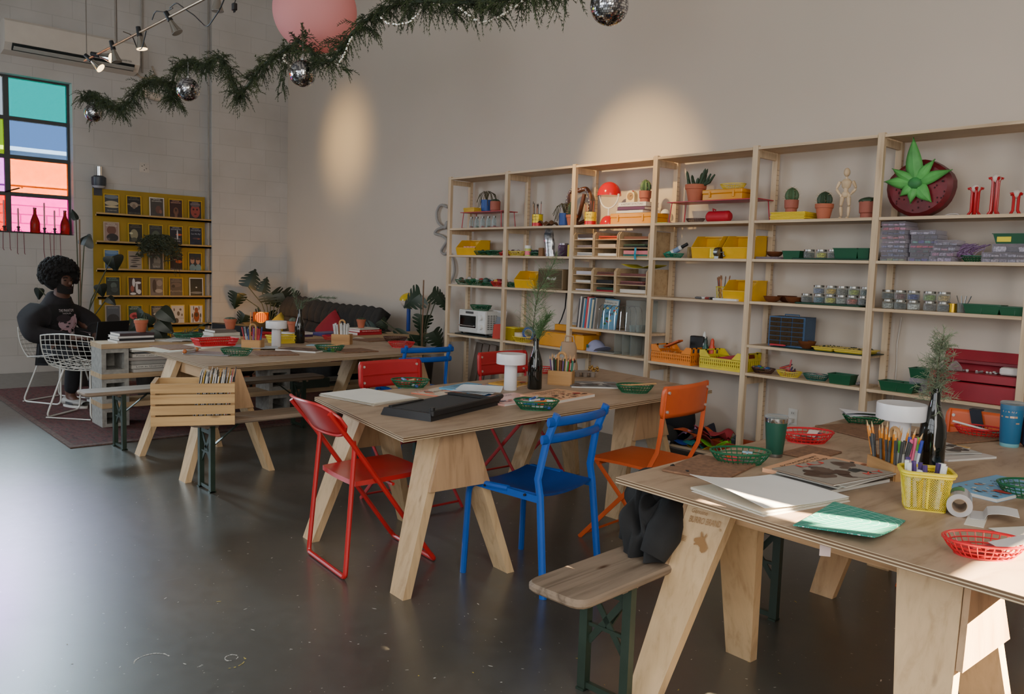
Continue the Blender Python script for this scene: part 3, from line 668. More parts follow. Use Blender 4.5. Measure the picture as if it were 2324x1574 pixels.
obj('display',MB().box(-.1,.02,-.112,-.1085,.2,.222),C((70,72,72),.3),t,sm=0)
basket((.38,.13,Z6+.247),.2,BG,'green basket resting on top of the white toaster oven',1.0); scraps((.42,.13,Z6+.262),'dark green felt leaves in the basket on the toaster oven',[(36,80,56),(28,60,44)],.09,.05,.016,14,seed=21)
for k,(x,w_,h_,c,tl,lb,ct) in enumerate(((.60,.2,.26,(196,192,188),.3,'large pale sheet leaning beside the toaster oven','paper'),(.66,.13,.2,(120,122,128),.42,'grey folder leaning beside the toaster oven','folder'),(.72,.14,.14,(186,56,40),.2,'red envelope with a white string leaning beside the toaster oven','envelope'))):
    one('leaning_'+ct,MB().box(-w_/2,w_/2,-.004,.004,0,h_),C(c,.7),lb,ct,(x,.14-.04*k,Z6),(-.2,tl-.3,0),None,0)
for k in range(3): one('board_offcut',MB().box(-.045,.045,-.01,.01,0,.64),C((112+12*k,98+9*k,86+8*k),.6),'narrow board leaning on the wall below the leftmost bay, %s of three'%('left','middle','right')[k],'board',(.12+k*.11,.22,0.0),(-.1,.12,0),None,0)
# ---- bay 2
def can(x,y,label):
    t=thing('coffee_can',label,'can',(x,y,Z2)); r,h=.048,.11
    obj('can_body',MB().lathe([(r,0),(r,h),(r*.95,h),(r*.95,.004)],24),C((232,200,30),.35,.2,.02),t); obj('red_band',MB().lathe([(r+.0006,.006),(r+.0006,.035)],24),C((190,30,40),.35,.2,.02),t)
    for z in(0,h): obj('rim',MB().tube([(r*math.cos(a),r*math.sin(a),z) for a in [2*PI*i/24 for i in range(24)]],.002,5,closed=True),STEEL,t)
    mb=MB()
    def wrap(s,z,sz):
        for i,ch in enumerate(s):
            a=-1.57+.3+(i-(len(s)-1)/2)*sz*.62/r; mb.text(ch,sz,0,Matrix.Translation(((r+.001)*math.cos(a),(r+.001)*math.sin(a),z))@Euler((PI/2,0,a+PI/2)).to_matrix().to_4x4())
    wrap('CAFE',.086,.021); wrap('BUSTELO',.06,.021); o=obj('lettering',mb,C((40,22,16),.5,0,0),t,sm=0)
    wm=MB(); wm.mat=None
    rd=random.Random(int(x*99))
    for i in range(9):
        a=rd.uniform(0,6.28); p=V((.03*math.cos(a),.03*math.sin(a),.01)); q=p*1.25+V((rd.uniform(-.02,.02),rd.uniform(-.02,.02),.15+rd.uniform(0,.05)))
        b=one('paintbrush',MB().tube([p,q],.0028,5).tube([q,q+(q-p)*.12],[.004,.002],6,1),[C([(170,120,70),(60,60,60),(160,60,40)][i%3],.5),C((60,50,40),.8)],'thin paintbrush standing in the '+label.split(' on ')[0],'paintbrush',(x,y,Z2),0,'paintbrushes in the '+label.split(' on ')[0])
    return t
can(sx(1220,500,.1),.1,'left yellow and red coffee can on the upper shelf, second bay'); can(sx(1340,497,.08),.08,'right yellow and red coffee can on the upper shelf, beside the red lamp')
def crum(u,v): return ((u-.5)*.17,(v-.5)*.12,.012+.018*math.sin(9*u+2*v)+.014*math.cos(7*v-3*u)+.012)
one('leather_scrap',MB().grid(crum,10,8,th=.003),C((112,76,50),.6),'crumpled brown leather scrap between the left coffee can and the blue pot','leather scrap',(sx(1246,510),.12,Z2))
pot((sx(1280,512,.1),.1,Z2),'drooping dry plant in a blue pot left of the giant pretzel',.045,.11,C((34,72,146),.5),dropping,1)
pot((sx(1297,512,.06),.06,Z2),'tall ribbed cactus in a clay pot in front of the giant pretzel',.045,.09,terra,ribbed(.13,.75,cactd),0)
# giant pretzel
pz_=thing('giant_pretzel','giant brown pretzel ornament with white salt dots leaning on the upper shelf','ornament',(sx(1312,512,.2),.2,Z2+.005)); P=[]
for i in range(60):
    a=i/59
    if a<.5: pass
kp=[(-.06,.02),(-.02,.10),(.05,.17),(.12,.23),(.11,.30),(.05,.325),(.01,.29),(0,.22),(0,.2),(-.01,.29),(-.05,.325),(-.11,.30),(-.12,.23),(-.05,.17),(.02,.10),(.06,.02)]
outer=[(-.065,.015),(-.02,.08),(.03,.14),(.05,.2)]
loop=[]
for i in range(49):
    a=-2.55+5.1*i/48; r=.145+.02*math.cos(2*a); loop.append((math.sin(a)*r*1.1,0,.175+math.cos(a)*r*1.0-.02*(abs(a)<.5)*(1-abs(a)*2)*2))
full=[(.045,-.012,.30),(.02,-.014,.22)][:0]+[(.095,-.02,.04),(.03,-.022,.13)][:0]+loop
arm1=[loop[0],(-.03,-.01,.0175),(.03,-.02,.09),(.06,-.02,.2),(.075,-.015,.27)]; arm2=[loop[-1],(.03,-.03,.0175),(-.03,-.035,.09),(-.06,-.03,.2),(-.075,-.02,.27)]
mb=MB().tube(loop,.020,10).tube(arm1,.018,10).tube(arm2,.018,10); obj('dough',mb,C((92,52,32),.35,0,.15),pz_)
mb=MB(); [mb.ball((loop[i][0]+random.uniform(-.01,.01),-.023,loop[i][2]),.0055,6,4) for i in range(2,48,2)]; s_=obj('salt',mb,C((232,226,210),.6),pz_); s_['kind']='stuff'
basket((sx(1173,577,.1),.1,Z3),0,BY,'yellow oval basket on the third shelf, left end of the second bay',.85); scraps((sx(1173,577,.1),.1,Z3+.025),'folded fabric pieces in the yellow basket, second bay',[(170,150,150),(90,70,80),(200,190,180)],.06,.04,.018,10,seed=31)
t=thing('glitter_bottle','glitter bottle with a white lid and pink-green label, second bay','bottle',(sx(1198,580,.08),.08,Z3)); obj('bottle_body',MB().lathe([(.028,0),(.028,.065),(.024,.07)],16),C((190,200,90),.4),t); obj('label',MB().lathe([(.0285,.01),(.0285,.045)],16),C((226,110,130),.5),t); obj('lid',MB().lathe([(.03,.068),(.03,.095),(.001,.096)],16),WHITE,t)
basket((sx(1214,580,.13),.13,Z3),.4,BG,'dark green basket behind the glitter bottle, second bay',.7); scraps((sx(1214,580,.13),.13,Z3+.02),'dark wool in the basket behind the glitter bottle',[(60,80,80),(40,60,56)],.05,.04,.025,10,seed=33)
slab('cardboard_box',(sx(1231,582,.12),.12,Z3),.1,'small brown cardboard box left of the silver coffee bag','box',.05,.06,.075,C((130,92,60),.8))
# silver coffee bag, slumped
t=thing('coffee_bag','crinkled silver coffee bag with black printed label, slumped on the second bay','bag',(sx(1249,583,.12),.12,Z3),.25)
def bag(z): return [(( .05+.004*math.sin(z*60+i))*math.cos(q)*(1-.25*max(0,z-.19)/.05)-.13*z,(.034*(1-.8*max(0,(z-.15)/.09)))*math.sin(q)+.01*z,z) for i,q in enumerate([2*PI*k/20 for k in range(20)])]
obj('foil',MB().rings([bag(.24*k/14) for k in range(15)]),C((176,176,178),.25,.75,.25,40,bmp=1),t,sm=25)
mb=MB(); mb.text('Coffee',.016,0,T(-.012,-.038,.12,0,PI/2-.1,-.13),w=.06); mb.box(-.045,.02,-.0405,-.0395,.19,.205); obj('print',mb,BLACK,t,sm=0)
o=one('storage_jar',MB().lathe([(.045,0),(.048,.01),(.048,.09),(.04,.1)],18),GL((150,120,150),.08,alpha=.4),'purple-tinted jar of fibre beside the silver coffee bag','jar',(sx(1278,585,.12),.12,Z3)); obj('lid',MB().lathe([(.043,.1),(.043,.115),(.001,.115)],18),C((150,140,150),.3,.5),o); mb,ms=lumps(random.Random(5),16,.03,.03,.02,.02,[(120,80,120),(90,60,90)]); obj('fibre',mb,ms,o)['kind']='stuff'
slab('yellow_box',(sx(1297,583,.1),.1,Z3),0,'small yellow box at the right end of the third shelf, second bay','box',.03,.08,.1,C((206,180,40),.5))
basket((sx(1168,652,.1),.1,Z4),0,BG,'green basket at the left end of the fourth shelf, second bay',.85); scraps((sx(1168,652,.1),.1,Z4+.02),'dark scraps in the green basket, left end of the fourth shelf, second bay',[(50,60,54),(30,40,36)],.06,.04,.016,10,seed=35)
bin_((sx(1207,655,.13),.13,Z4),0,'yellow open-front bin beside the amplifier-style speaker',.26,.17,.155); scraps((sx(1207,655,.12),.11,Z4+.02),'brown beads inside the yellow bin beside the speaker',[(140,90,40),(110,70,30)],.09,.05,.015,14,'beads',37)
t=thing('speaker','brown cloth-front speaker with white script lettering on the second bay','speaker',(sx(1262,657,.14),.14,Z4)); obj('cabinet',MB().bbox(-.155,.155,-.08,.09,0,.18,.01),C((120,100,72),.6),t)
m_,tt,b_,N_,L_=nt('speaker_cloth'); wv=noise(tt,(2,2,60),6,3); L_(ramp(tt,wv,((.3,(62,54,36)),(.7,(92,80,56)))),b_.inputs['Base Color']); b_.inputs['Roughness'].default_value=.9
obj('front_grille',MB().box(-.145,.145,-.083,-.079,.012,.168),m_,t,sm=0); obj('lettering',MB().text('Marshall',.036,0,T(.02,-.084,.095,0,PI/2),w=.11,ital=.35),C((226,222,210),.5),t,sm=0)
o=one('speaker_cable',MB().tube([(1.47,.2,1.19),(1.42,.24,1.05),(1.36,.26,.95),(1.3,.26,.86),(1.25,.24,.80),(1.22,.2,.73)],.006,6),BLACK,'black cord hanging from the speaker to the shelf below','cord',(0,0,0))
t=thing('plastic_box','clear yellow plastic box on the low shelf, left end of the second bay','box',(sx(1166,776,.12),.12,Z6)); obj('box_body',MB().bbox(-.075,.075,-.06,.06,0,.11,.012),GL((222,196,30),.2,alpha=.75),t); obj('lid',MB().bbox(-.079,.079,-.064,.064,.11,.122,.012),C((220,200,40),.4),t)
basket((sx(1186,778,.08),.08,Z6),0,BY,'yellow oval basket carrying tape rolls on the low shelf, second bay',.95)
def tape(loc,rx,label,c,r=.05,w=.035,rz=0,ry=0):
    t=thing('tape_roll',label,'tape',loc,(rx,ry,rz)); obj('tape',MB().rings([[(q*math.cos(a),q*math.sin(a),z) for a in [2*PI*i/28 for i in range(28)]] for q,z in((r*.62,0),(r,0),(r,w),(r*.62,w))],loop=True),C(c,.4),t)
    obj('core',MB().rings([[(q*math.cos(a),q*math.sin(a),z) for a in [2*PI*i/28 for i in range(28)]] for q,z in((r*.56,0),(r*.62,0),(r*.62,w),(r*.56,w))],loop=True),C((196,180,150),.7),t); return t
tape((sx(1182,770,.08),.08,Z6+.047),0,'cream masking tape roll lying in the yellow basket, second bay',(205,192,158),.06)
tape((sx(1202,770,.1),.1,Z6+.085),PI/2,'blue tape roll standing on edge in the second bay',(30,60,140),.06,.04,.5)
t=thing('tool_box','large ochre metal tool box with open lid on the low shelf','tool box',(sx(1290,785,.14),.14,Z6)); obj('box_body',MB().bbox(-.27,.27,-.1,.1,0,.12,.01),OCH,t); obj('lid',MB().bbox(-.27,.27,.085,.12,.115,.18,.01),OCH,t); obj('tray',MB().box(-.25,.25,-.09,.08,.118,.128),C((150,96,12),.5),t); obj('handle',MB().tube([(-.1,.1,.19),(-.1,.1,.2),(.1,.1,.2),(.1,.1,.19)],.006,6),STEEL,t)
# ---- bay 3
t=thing('dome_lamp','red dome desk lamp with white hoop arm on the upper shelf','lamp',(sx(1380,508,.1),.1,Z2)); rr=C((196,18,30),.15,0,.02)
obj('base',MB().ball((0,0,0),.068,20,8,z0=0,sc=(1,1,1.15)),rr,t); obj('shade',MB().ball((0,0,.235),.098,28,10,z0=0,sc=(1,1,1.15)),rr,t)
obj('hoop',MB().tube([(-.098*math.cos(a),0,.235-.098*math.sin(a)) for a in [PI*i/20 for i in range(21)]],.006,8),WHITE,t); obj('stem',MB().tube([(0,0,.07),(0,0,.14)],.006,8),WHITE,t)
for s in(-1,1): obj('pivot',MB().lathe([(.009,0),(.009,.01),(.001,.011)],10,mat=T(s*.096,0,.24,0,0,s*PI/2)),WHITE,t)
case((sx(1441,503,.12)+.02,.14,Z2),0,'ochre metal case under the books beside the red lamp',.42,.2,.085)
bx=sx(1440,485,.12)+.02
for k,(c,lb,tl,tc_) in enumerate((((206,200,196),'white book with a red line, lowest on the ochre case beside the red lamp',None,(150,40,40)),((90,40,70),'plum book, second from the bottom on the ochre case',None,(220,210,200)),((210,204,198),'white book with black title, topmost on the ochre case beside the red lamp','A HISTORY OF PICTURES',(40,40,40)))):
    book((bx+.01*k-.01,.13,Z2+.085+k*.026),.02*k,lb,.27,.17,.025 if k<2 else .034,c,tl,tc_)
zt=Z2+.085+.086
t=thing('mantel_clock','small cream arch-shaped clock with a red heart, on the books beside the red lamp','clock',(sx(1433,470,.1),.1,zt)); ar=[(-.042,0),(.042,0),(.042,.05)]+[(.042*math.cos(a),.05+.045*math.sin(a)) for a in [PI*i/12 for i in range(1,12)]]+[(-.042,.05)]
obj('clock_body',MB().prism(ar,-.02,.02,mat=T(0,0,0,0,PI/2)),C((214,190,140),.5),t); obj('dial',MB().lathe([(.03,0),(.03,.003),(.001,.003)],20,mat=T(0,-.02,.048,0,PI/2)),C((150,112,60),.5),t); obj('hands',MB().bar((0,-.025,.048),(.0,-.025,.07),.003,.001).bar((0,-.025,.048),(.016,-.025,.055),.003,.001),BLACK,t); obj('heart',MB().ball((.024,-.018,.088),.006,8,6),C((190,30,30),.4),t)
pot((sx(1463,470,.1),.1,zt),'round spiny cactus in a clay pot on the books beside the arch clock',.046,.085,terra2,ribbed(.10,.85,cact),2)
for k,x in enumerate((1486,1506)): one('white_dome',MB().ball((0,0,0),.035,16,8,z0=0),WHITE,'small white dome at the %s end of the ochre case behind the post'%('left','far right')[k],'ornament',(sx(x,480,.18),.2,Z2+.085))
# letter trays: three columns on two shelves
lt=W((196,168,130),'X',.8,1,.5,False)
PC={0:[((200,196,194),(60,50,52)),((120,110,112),),((190,188,186),(200,198,196))],1:[((214,98,40),(180,60,40)),((190,170,150),),((220,218,214),)],2:[((110,70,54),),((40,46,44),(60,80,60)),((50,110,100),(200,120,130))],
    3:[((190,186,196),),((206,200,190),),((180,170,176),)],4:[((130,80,66),(96,60,54)),((30,30,32),),((150,30,40),(30,60,46))],5:[((110,64,60),),((100,56,58),(130,80,76)),((206,198,184),)]}
PN={0:'white and dark',1:'orange',2:'brown'}
for lvl,(z,xs) in enumerate(((Z3,((1299,1346),(1348,1401),(1404,1472))),(Z4,((1298,1346),(1348,1398),(1400,1471))))):
    for c,(a,b) in enumerate(xs):
        x0=max(PW*2+.025,sx(a,600,.01)); x1=sx(b,600,.01); w_=x1-x0-.004; q=lvl*3+c
        t=thing('letter_tray','wooden three-tier letter tray, %s of three on the %s shelf, third bay'%(('left','middle','right')[c],('third','fourth')[lvl]),'letter tray',((x0+x1)/2,.14,z),0,'wooden letter trays'); mb=MB()
        for s in(-1,1): obj('side_panel',MB().rings([[(s*w_/2-.005,y_,z_) for y_,z_ in((-.14,0),(.13,0),(.13,.2),(-.115,.2),(-.14,.175))],[(s*w_/2+.005,y_,z_) for y_,z_ in((-.14,0),(.13,0),(.13,.2),(-.115,.2),(-.14,.175))]]),lt,t,sm=0)
        for k in range(3): obj('tray',MB().box(-w_/2+.005,w_/2-.005,-.135,.13,.003+k*.066,.009+k*.066),lt,t,sm=0)
        for k in range(3):
            cs=PC[q][2-k]
            for j,cc in enumerate(cs):
                nm=('bottom','middle','top')[k]
                slab('paper_stack',((x0+x1)/2+.01*j,.13-.01*j,z+.010+k*.066+j*.014),.06*(j+1)*(-1)**k,'%s paper stack in the %s tier of the %s letter tray, %s shelf'%(('lower','upper')[j] if len(cs)>1 else 'loose',nm,('left','middle','right')[c],('third','fourth')[lvl]),'paper',w_*.8,.22,.012+.008*((q+k)%3),C(cc,.8),None,.002)
one('ribbon',MB().grid(lambda u,v:(.02*u+.005*math.sin(6*v),-.006*math.sin(5*v),-.09*v),3,10,th=.0015),C((40,140,170),.5),'blue and green ribbon hanging out of the right letter tray','ribbon',(sx(1440,567,-.01),-.012,Z3+.075))
one('yellow_paper',MB().grid(lambda u,v:((u-.5)*.3,(v-.5)*.2,-.03*math.sin(PI*u)+.03),12,3,th=.001),C((206,200,60),.6),'curved yellow-green sheet lying over the right letter tray, fourth shelf','paper',(sx(1450,615,.06),.12,Z4+.205))
# picture books in the wire rack
BC=[(60,50,46),(196,186,176),(48,44,46),(180,170,166),(40,120,150),(190,50,56),(210,206,200),(60,110,150),(190,180,150),(44,70,80),(150,140,130)]
x=sx(1309,750,.02)
for k,c in enumerate(BC):
    th=.012+.004*(k%3); x+=th/2
    o=one('picture_book',MB().box(-th/2,th/2,-.12,.1,0,.24+.02*((k*7)%4)/3),C(c,.5),'thin upright picture book, number %s from the left in the wire rack'%('one two three four five six seven eight nine ten eleven'.split()[k]),'book',(x,.13,Z5),(0,.10,0),'picture books in the wire rack',0); obj('page_edges',MB().box(-th/2+.002,th/2-.002,-.1,.1005,.003,.24),PAPER,o,sm=0); x+=th/2+.003
t=one('picture_book',MB().box(-.085,.085,-.006,.006,0,.25),C((92,140,168),.5),'light blue bird picture book facing out of the wire rack','book',(sx(1365,750,.05)+.02,.09,Z5),(-.12,.05,.15),None,0)
mb=MB().box(-.08,.08,-.0075,-.0062,.2,.24).text('The Amazing Life',.02,1,T(0,-.0085,.218,0,PI/2),w=.13).text('of Birds',.03,1,T(.01,-.0085,.13,0,PI/2),w=.07)
rd=random.Random(2)
for k in range(14): mb.ball((rd.uniform(-.07,.07),-.007,rd.uniform(.02,.19)),rd.uniform(.008,.018),8,5,2+k%3,(1,.08,.7))
obj('cover_print',mb,[C((190,190,182),.6),C((40,50,60),.6),C((190,60,40),.6),C((60,110,60),.6),C((214,190,120),.6)],t,sm=0)
t=thing('wire_rack','chrome wire divider rack on the fifth shelf, third bay','rack',(sx(1400,752,.1),.13,Z5)); obj('base_wire',MB().tube([(-.16,-.1,.004),(.16,-.1,.004),(.16,.1,.004),(-.16,.1,.004)],.003,6,closed=True),CHROME,t)
for k in range(6): xx=-.15+k*.06; obj('divider',MB().tube(arc([(xx,-.1,.004),(xx,-.09,.2),(xx,.09,.2),(xx,.1,.004)]),.003,6),CHROME,t)
t=thing('acrylic_box','clear acrylic box with glassware on the fifth shelf, right end of the third bay','box',(sx(1443,754,.08),.14,Z5)); obj('shell',MB().box(-.07,.07,-.11,.11,.001,.25),GL((228,232,230),.04,alpha=.1),t,sm=0)
mb=MB(); [mb.lathe([(.02,0),(.026,.05),(.024,.05),(.018,.003)],12,(random.uniform(-.035,.035),-.08+.04*k,.004)) for k in range(5)]; obj('glassware',mb,GL((210,220,220),.03,alpha=.4),t)
t=thing('baseball_cap','lavender baseball cap with a small green square badge on the low shelf, third bay','cap',(sx(1349,800,.08),.1,Z6),-.3); lav=C((150,152,182),.8)
obj('crown',MB().ball((0,0,.0),.085,22,9,z0=0,sc=(1.1,.95,1.1)),lav,t); obj('brim',MB().grid(lambda u,v:((.085+.07*v*(1-(2*u-1)**2*.6))*1.0,(u-.5)*.15,.012+.02*v+.02*(1-(2*u-1)**2)*v),10,5,th=.003),lav,t); obj('badge',MB().box(-.012,.012,-.088,-.083,.03,.055),C((20,96,90),.5),t,sm=0)
one('paper_bag',MB().rings([[(x_*(.06+.01*(k%2)),y_*.05,k*.03) for x_,y_ in((-1,-1),(1,-1),(1,1),(-1,1))] for k in range(5)]),C((112,78,52),.85,bmp=2),'brown paper bag beside the lavender cap','bag',(sx(1322,800,.14),.17,Z6),.3)
book((sx(1378,803,.05),.08,Z6),.1,'thin grey book lying right of the lavender cap',.16,.12,.014,(120,118,110))
for k in range(3): one('clear_divider',MB().box(-.003,.003,-.1,.1,0,.17),GL((225,230,228),.04,alpha=.12),'clear upright sheet on the low shelf right of the cap, %s of three'%('left','middle','right')[k],'sheet',(sx(1405+k*18,805,.1),.14,Z6),0,None,0)
one('framed_print',MB().box(-.06,.06,-.008,.008,0,.15),C((46,54,52),.3),'dark framed print at the right end of the low shelf, third bay','frame',(sx(1430,810,.16),.22,Z6),(-.1,0,0),None,0)
# ---- bay 4
xr=sx(1630,500,.12)
riser((xr-.02,.14,Z2),.76,.21,.155,'red wire shelf riser on the upper shelf of the fourth bay'); z_=Z2+.155
pot((sx(1578,448,.12),.12,z_),'large terracotta pot of finger cactus on the right red riser',.07,.125,terra,fingers,0)
case((sx(1651,452,.13),.14,z_),0,'ochre metal case on the right red riser under a yellow basket',.33,.17,.075)
basket((sx(1662,420,.13),.14,z_+.075),0,BY,'yellow oval basket on top of the ochre case on the right red riser',.82)
basket((sx(1578,502,.1),.1,Z2),.1,BB,'dark brown oval basket under the right red riser',.62)
t=thing('lunch_bag','red padded roll bag under the right red riser','bag',(sx(1631,502,.13),.13,Z2)); obj('body',MB().tube([(-.1,0,.042),(-.095,0,.042),(-.08,0,.042),(.08,0,.042),(.095,0,.042),(.1,0,.042)],[.008,.03,.042,.042,.03,.008],16),C((182,20,40),.6,bmp=2),t); obj('handle',MB().tube([(-.05,0,.082),(-.055,0,.1),(-.03,0,.09)],.006,6),C((170,20,36),.6),t)
slab('green_paper',(sx(1508,508,.1),.1,Z2),.1,'pale green paper sheets left of the right red riser','paper',.14,.16,.006,C((150,180,90),.7))
basket((sx(1528,586,.1),.1,Z3),0,BT,'teal green basket with a glue bottle, third shelf of the fourth bay',.72)
scraps((sx(1520,580,.1),.1,Z3+.02),'red and teal felt pieces in the teal basket of the fourth bay',[(40,140,120),(170,40,40),(30,110,90)],.05,.035,.016,12,seed=41)
t=thing('glue_tube','white glue tube with black cap lying across the teal basket','glue',(sx(1535,570,.1),.1,Z3+.06),(0,-.5,.2)); obj('tube_body',MB().tube([(-.06,0,0),(-.05,0,0),(.05,0,0)],[.008,.02,.02],12),C((210,210,206),.4),t); obj('cap',MB().tube([(.05,0,0),(.1,0,0)],.013,10),BLACK,t); obj('label',MB().tube([(-.02,0,0),(.03,0,0)],.0205,12),C((120,140,170),.5),t)
o=one('glass_jar',MB().lathe([(.03,0),(.033,.01),(.033,.08),(.03,.085)],16),GL((200,180,130),.06,alpha=.4),'clear brownish jar between the teal basket and the yellow bins','jar',(sx(1569,586,.13),.13,Z3)); obj('filling',MB().lathe([(.001,.004),(.03,.005),(.031,.05),(.001,.055)],14),C((170,140,90),.7),o)
bin_((sx(1616,586,.14),.14,Z3),0,'left one of the two yellow bins side by side, fourth bay',.225,.17,.165)
bin_((sx(1690,586,.14),.14,Z3),0,'right one of the two yellow bins side by side, fourth bay',.235,.17,.165)
mb,ms=lumps(random.Random(9),14,.07,.04,.02,.016,[(220,210,200),(200,60,40),(60,120,80)]); o=one('glue_sticks',mb,ms,'small glue sticks in the left yellow bin of the fourth bay','craft supplies',(sx(1612,586,.13),.13,Z3)); o['kind']='stuff'
mb,ms=lumps(random.Random(10),14,.07,.04,.02,.014,[(190,70,60),(90,90,110),(200,180,60)]); o=one('craft_pieces',mb,ms,'small coloured pieces in the right yellow bin of the fourth bay','craft supplies',(sx(1690,586,.13),.13,Z3)); o['kind']='stuff'
t=thing('pencil_sharpener','yellow hand-crank sharpener with a metal crank in front of the left yellow bin','sharpener',(sx(1625,588,.04),.035,Z3)); obj('shavings_box',MB().bbox(-.045,0,-.025,.025,0,.075,.012),C((226,196,20),.35),t); obj('metal_body',MB().tube([(0,0,.045),(.03,0,.045),(.04,0,.045)],[.034,.036,.02],16).box(.0,.035,-.02,.02,0,.03),STEEL,t); obj('crank',MB().tube([(.04,0,.045),(.06,0,.045),(.062,0,.05),(.068,-.01,.02)],.004,6).ball((.075,-.01,.02),.009,8,6),STEEL,t)
# mesh cup with brushes
def meshcup(w=.032,h=.08):
    mb=MB(); n=14
    for k in range(n):
        for s in(1,-1):
            P=[]
            for i in range(9):
                a=2*PI*(k/n)+s*i/8*1.2; r=w*(1+.25*i/8); P.append((r*math.cos(a),r*math.sin(a),h*i/8))
            mb.tube(P,.0011,4)
    for z,r in((h,w*1.25),(0.002,w)): mb.tube([(r*math.cos(a),r*math.sin(a),z) for a in [2*PI*i/24 for i in range(24)]],.003,5,closed=True)
    mb.lathe([(.001,0),(w,0),(w,.002),(.001,.002)],20); return mb
xc=sx(1638,680,.1); one('mesh_cup',meshcup(.036,.095),C((206,190,40),.4),'yellow mesh cup holding paintbrushes, fourth shelf of the fourth bay','cup',(xc,.1,1.205))
rd=random.Random(6)
for k in range(9):
    a=rd.uniform(0,6.28); p=V((.02*math.cos(a),.02*math.sin(a),.006)); q=V((.05*math.cos(a)*rd.uniform(.5,1.1),.035*math.sin(a),.13+rd.uniform(0,.03)))
    one('paintbrush',MB().tube([p,q],.003,5).tube([q,q+(q-p)*.1,q+(q-p)*.17],[.004,.005,.0015],6,1),[C([(190,120,60),(60,60,62),(170,70,40)][k%3],.5),C((130,90,60),.8)],'paintbrush standing in the yellow mesh cup of the fourth bay','paintbrush',(xc,.1,1.205),0,'paintbrushes in the yellow mesh cup')
bin_((sx(1690,683,.13),.13,1.205),0,'yellow bin of dark clips on the fourth shelf, right end of the fourth bay',.235,.17,.15)
scraps((sx(1680,683,.1),.11,1.225),'dark binder clips in the yellow bin of the fourth bay',[(40,36,60),(30,30,34),(110,80,40)],.08,.045,.014,18,'clips',45)
slab('white_tray',(sx(1650,684,.05),.055,1.205),0,'flat white tray at the front of the fourth shelf, fourth bay','tray',.20,.08,.016,C((214,214,212),.5))
for k in range(4): one('paint_tube',MB().tube([(0,0,.009),(.012,0,.009),(.05,0,.009),(.055,0,.006)],[.005,.010,.009,.004],8),[C([(90,90,92),(200,200,200),(140,60,60),(60,60,64)][k],.4)],'small paint tube lying left of the white tray, fourth bay','paint tube',(sx(1577+9*k,682,.06),.06+.01*k,1.205),.5*k,'paint tubes left of the white tray')
# crates
def crate(loc,label,w,d,h,m,rz=0):
    t=thing('folding_crate',label,'crate',loc,rz,'slotted folding crates')
    for yy,nm in((-d/2,0),(d/2,1)):
        mb=MB(); y0,y1=yy-.005,yy+.005
        mb.box(-w/2,w/2,y0,y1,0,.02); mb.box(-w/2,w/2,y0,y1,h*.52,h*.62)
        for k in range(22):
            x=-w/2+w*k/21; mb.box(x-.0045,x+.0045,y0+.002,y1-.002,.02,h*.52)
        for zz in(.36,.7): mb.box(-w/2,w/2,y0+.001,y1-.001,h*.52*zz-.003,h*.52*zz+.004)
        for s in(-1,1): mb.prism([(s*w/2,h*.6),(s*w/2,h),(s*(w/2-.04),h),(s*(w/2-.09),h*.6)][::s],-y1,-y0,mat=Matrix(((1,0,0,0),(0,0,-1,0),(0,1,0,0),(0,0,0,1))))
        obj('long_side',mb,m,t,sm=0)
    for s in(-1,1):
        mb=MB(); x0,x1=s*w/2-.005,s*w/2+.005; mb.box(x0,x1,-d/2,d/2,0,.02); mb.box(x0,x1,-d/2,d/2,h*.56,h*.7); mb.box(x0,x1,-d/2,d/2,h*.93,h)
        for k in range(11): y=-d/2+d*k/10; mb.box(x0+.002,x1-.002,y-.0045,y+.0045,.02,h*.56)
        for k in(-1,-.5,.5,1): mb.box(x0,x1,k*d*.48-.01,k*d*.48+.01,h*.7,h)
        obj('short_side',mb,m,t,sm=0)
    obj('base',MB().box(-w/2,w/2,-d/2,d/2,0,.006),m,t,sm=0); return t
ZB=.715
crate((sx(1537,830,.12)+.01,.14,ZB),'orange slotted crate on the low shelf, left part of the fourth bay',.36,.24,.13,C((226,130,30),.4))
crate((sx(1641,838,.1)+.03,.14,ZB),'yellow slotted crate on the low shelf, right part of the fourth bay',.35,.24,.13,C((220,200,50),.4))
one('grater',MB().bar((-.06,0,.06),(.09,-.02,.12),.05,.012),C((190,84,30),.4),'orange flat tool lying across the orange crate','tool',(sx(1525,800,.12),.12,ZB+.05),0,None,0)
for k in range(9): one('wood_handle',MB().tube([(0,-.02,0),(0,.09,.03)],.011,8),C((214,150,80),.6),'short pale wooden handle in the orange crate','peg',(sx(1505+9*k,820,.1),.09,ZB+.015+.012*(k%3)),.25*(k%3-1),'wooden handles in the orange crate')  # each one is a loose wooden handle
slab('red_box',(sx(1665,810,.13),.15,ZB+.05),.15,'dark red flat case inside the yellow crate','case',.24,.14,.05,C((150,28,44),.5)).rotation_euler=(0,-.2,.1)
slab('white_board',(sx(1625,820,.12),.12,ZB+.05),.1,'white flat panel inside the yellow crate','panel',.2,.12,.008,C((200,196,196),.6))
def bottle_small(loc,label,c,h=.13,r=.024,cc=(220,220,216)):
    t=thing('paint_bottle',label,'bottle',loc); obj('bottle_body',MB().lathe([(r*.9,0),(r,.005),(r,h*.62),(r*.5,h*.76),(r*.5,h*.8)],16),C(c,.35),t); obj('cap',MB().lathe([(r*.55,h*.78),(r*.5,h*.92),(r*.2,h),(.001,h)],12),C(cc,.4),t); return t
bottle_small((sx(1596,790,.2),.21,ZB+.01),'tall pale bottle at the back of the yellow crate',(200,202,200),.235)
bottle_small((sx(1603,790,.18),.17,ZB+.01),'dark green bottle at the back of the yellow crate',(26,80,70),.19,.026,(40,60,56))
bottle_small((sx(1616,790,.2),.2,ZB+.01),'orange-red bottle at the back of the yellow crate',(206,70,40),.19,.028,(206,70,40))
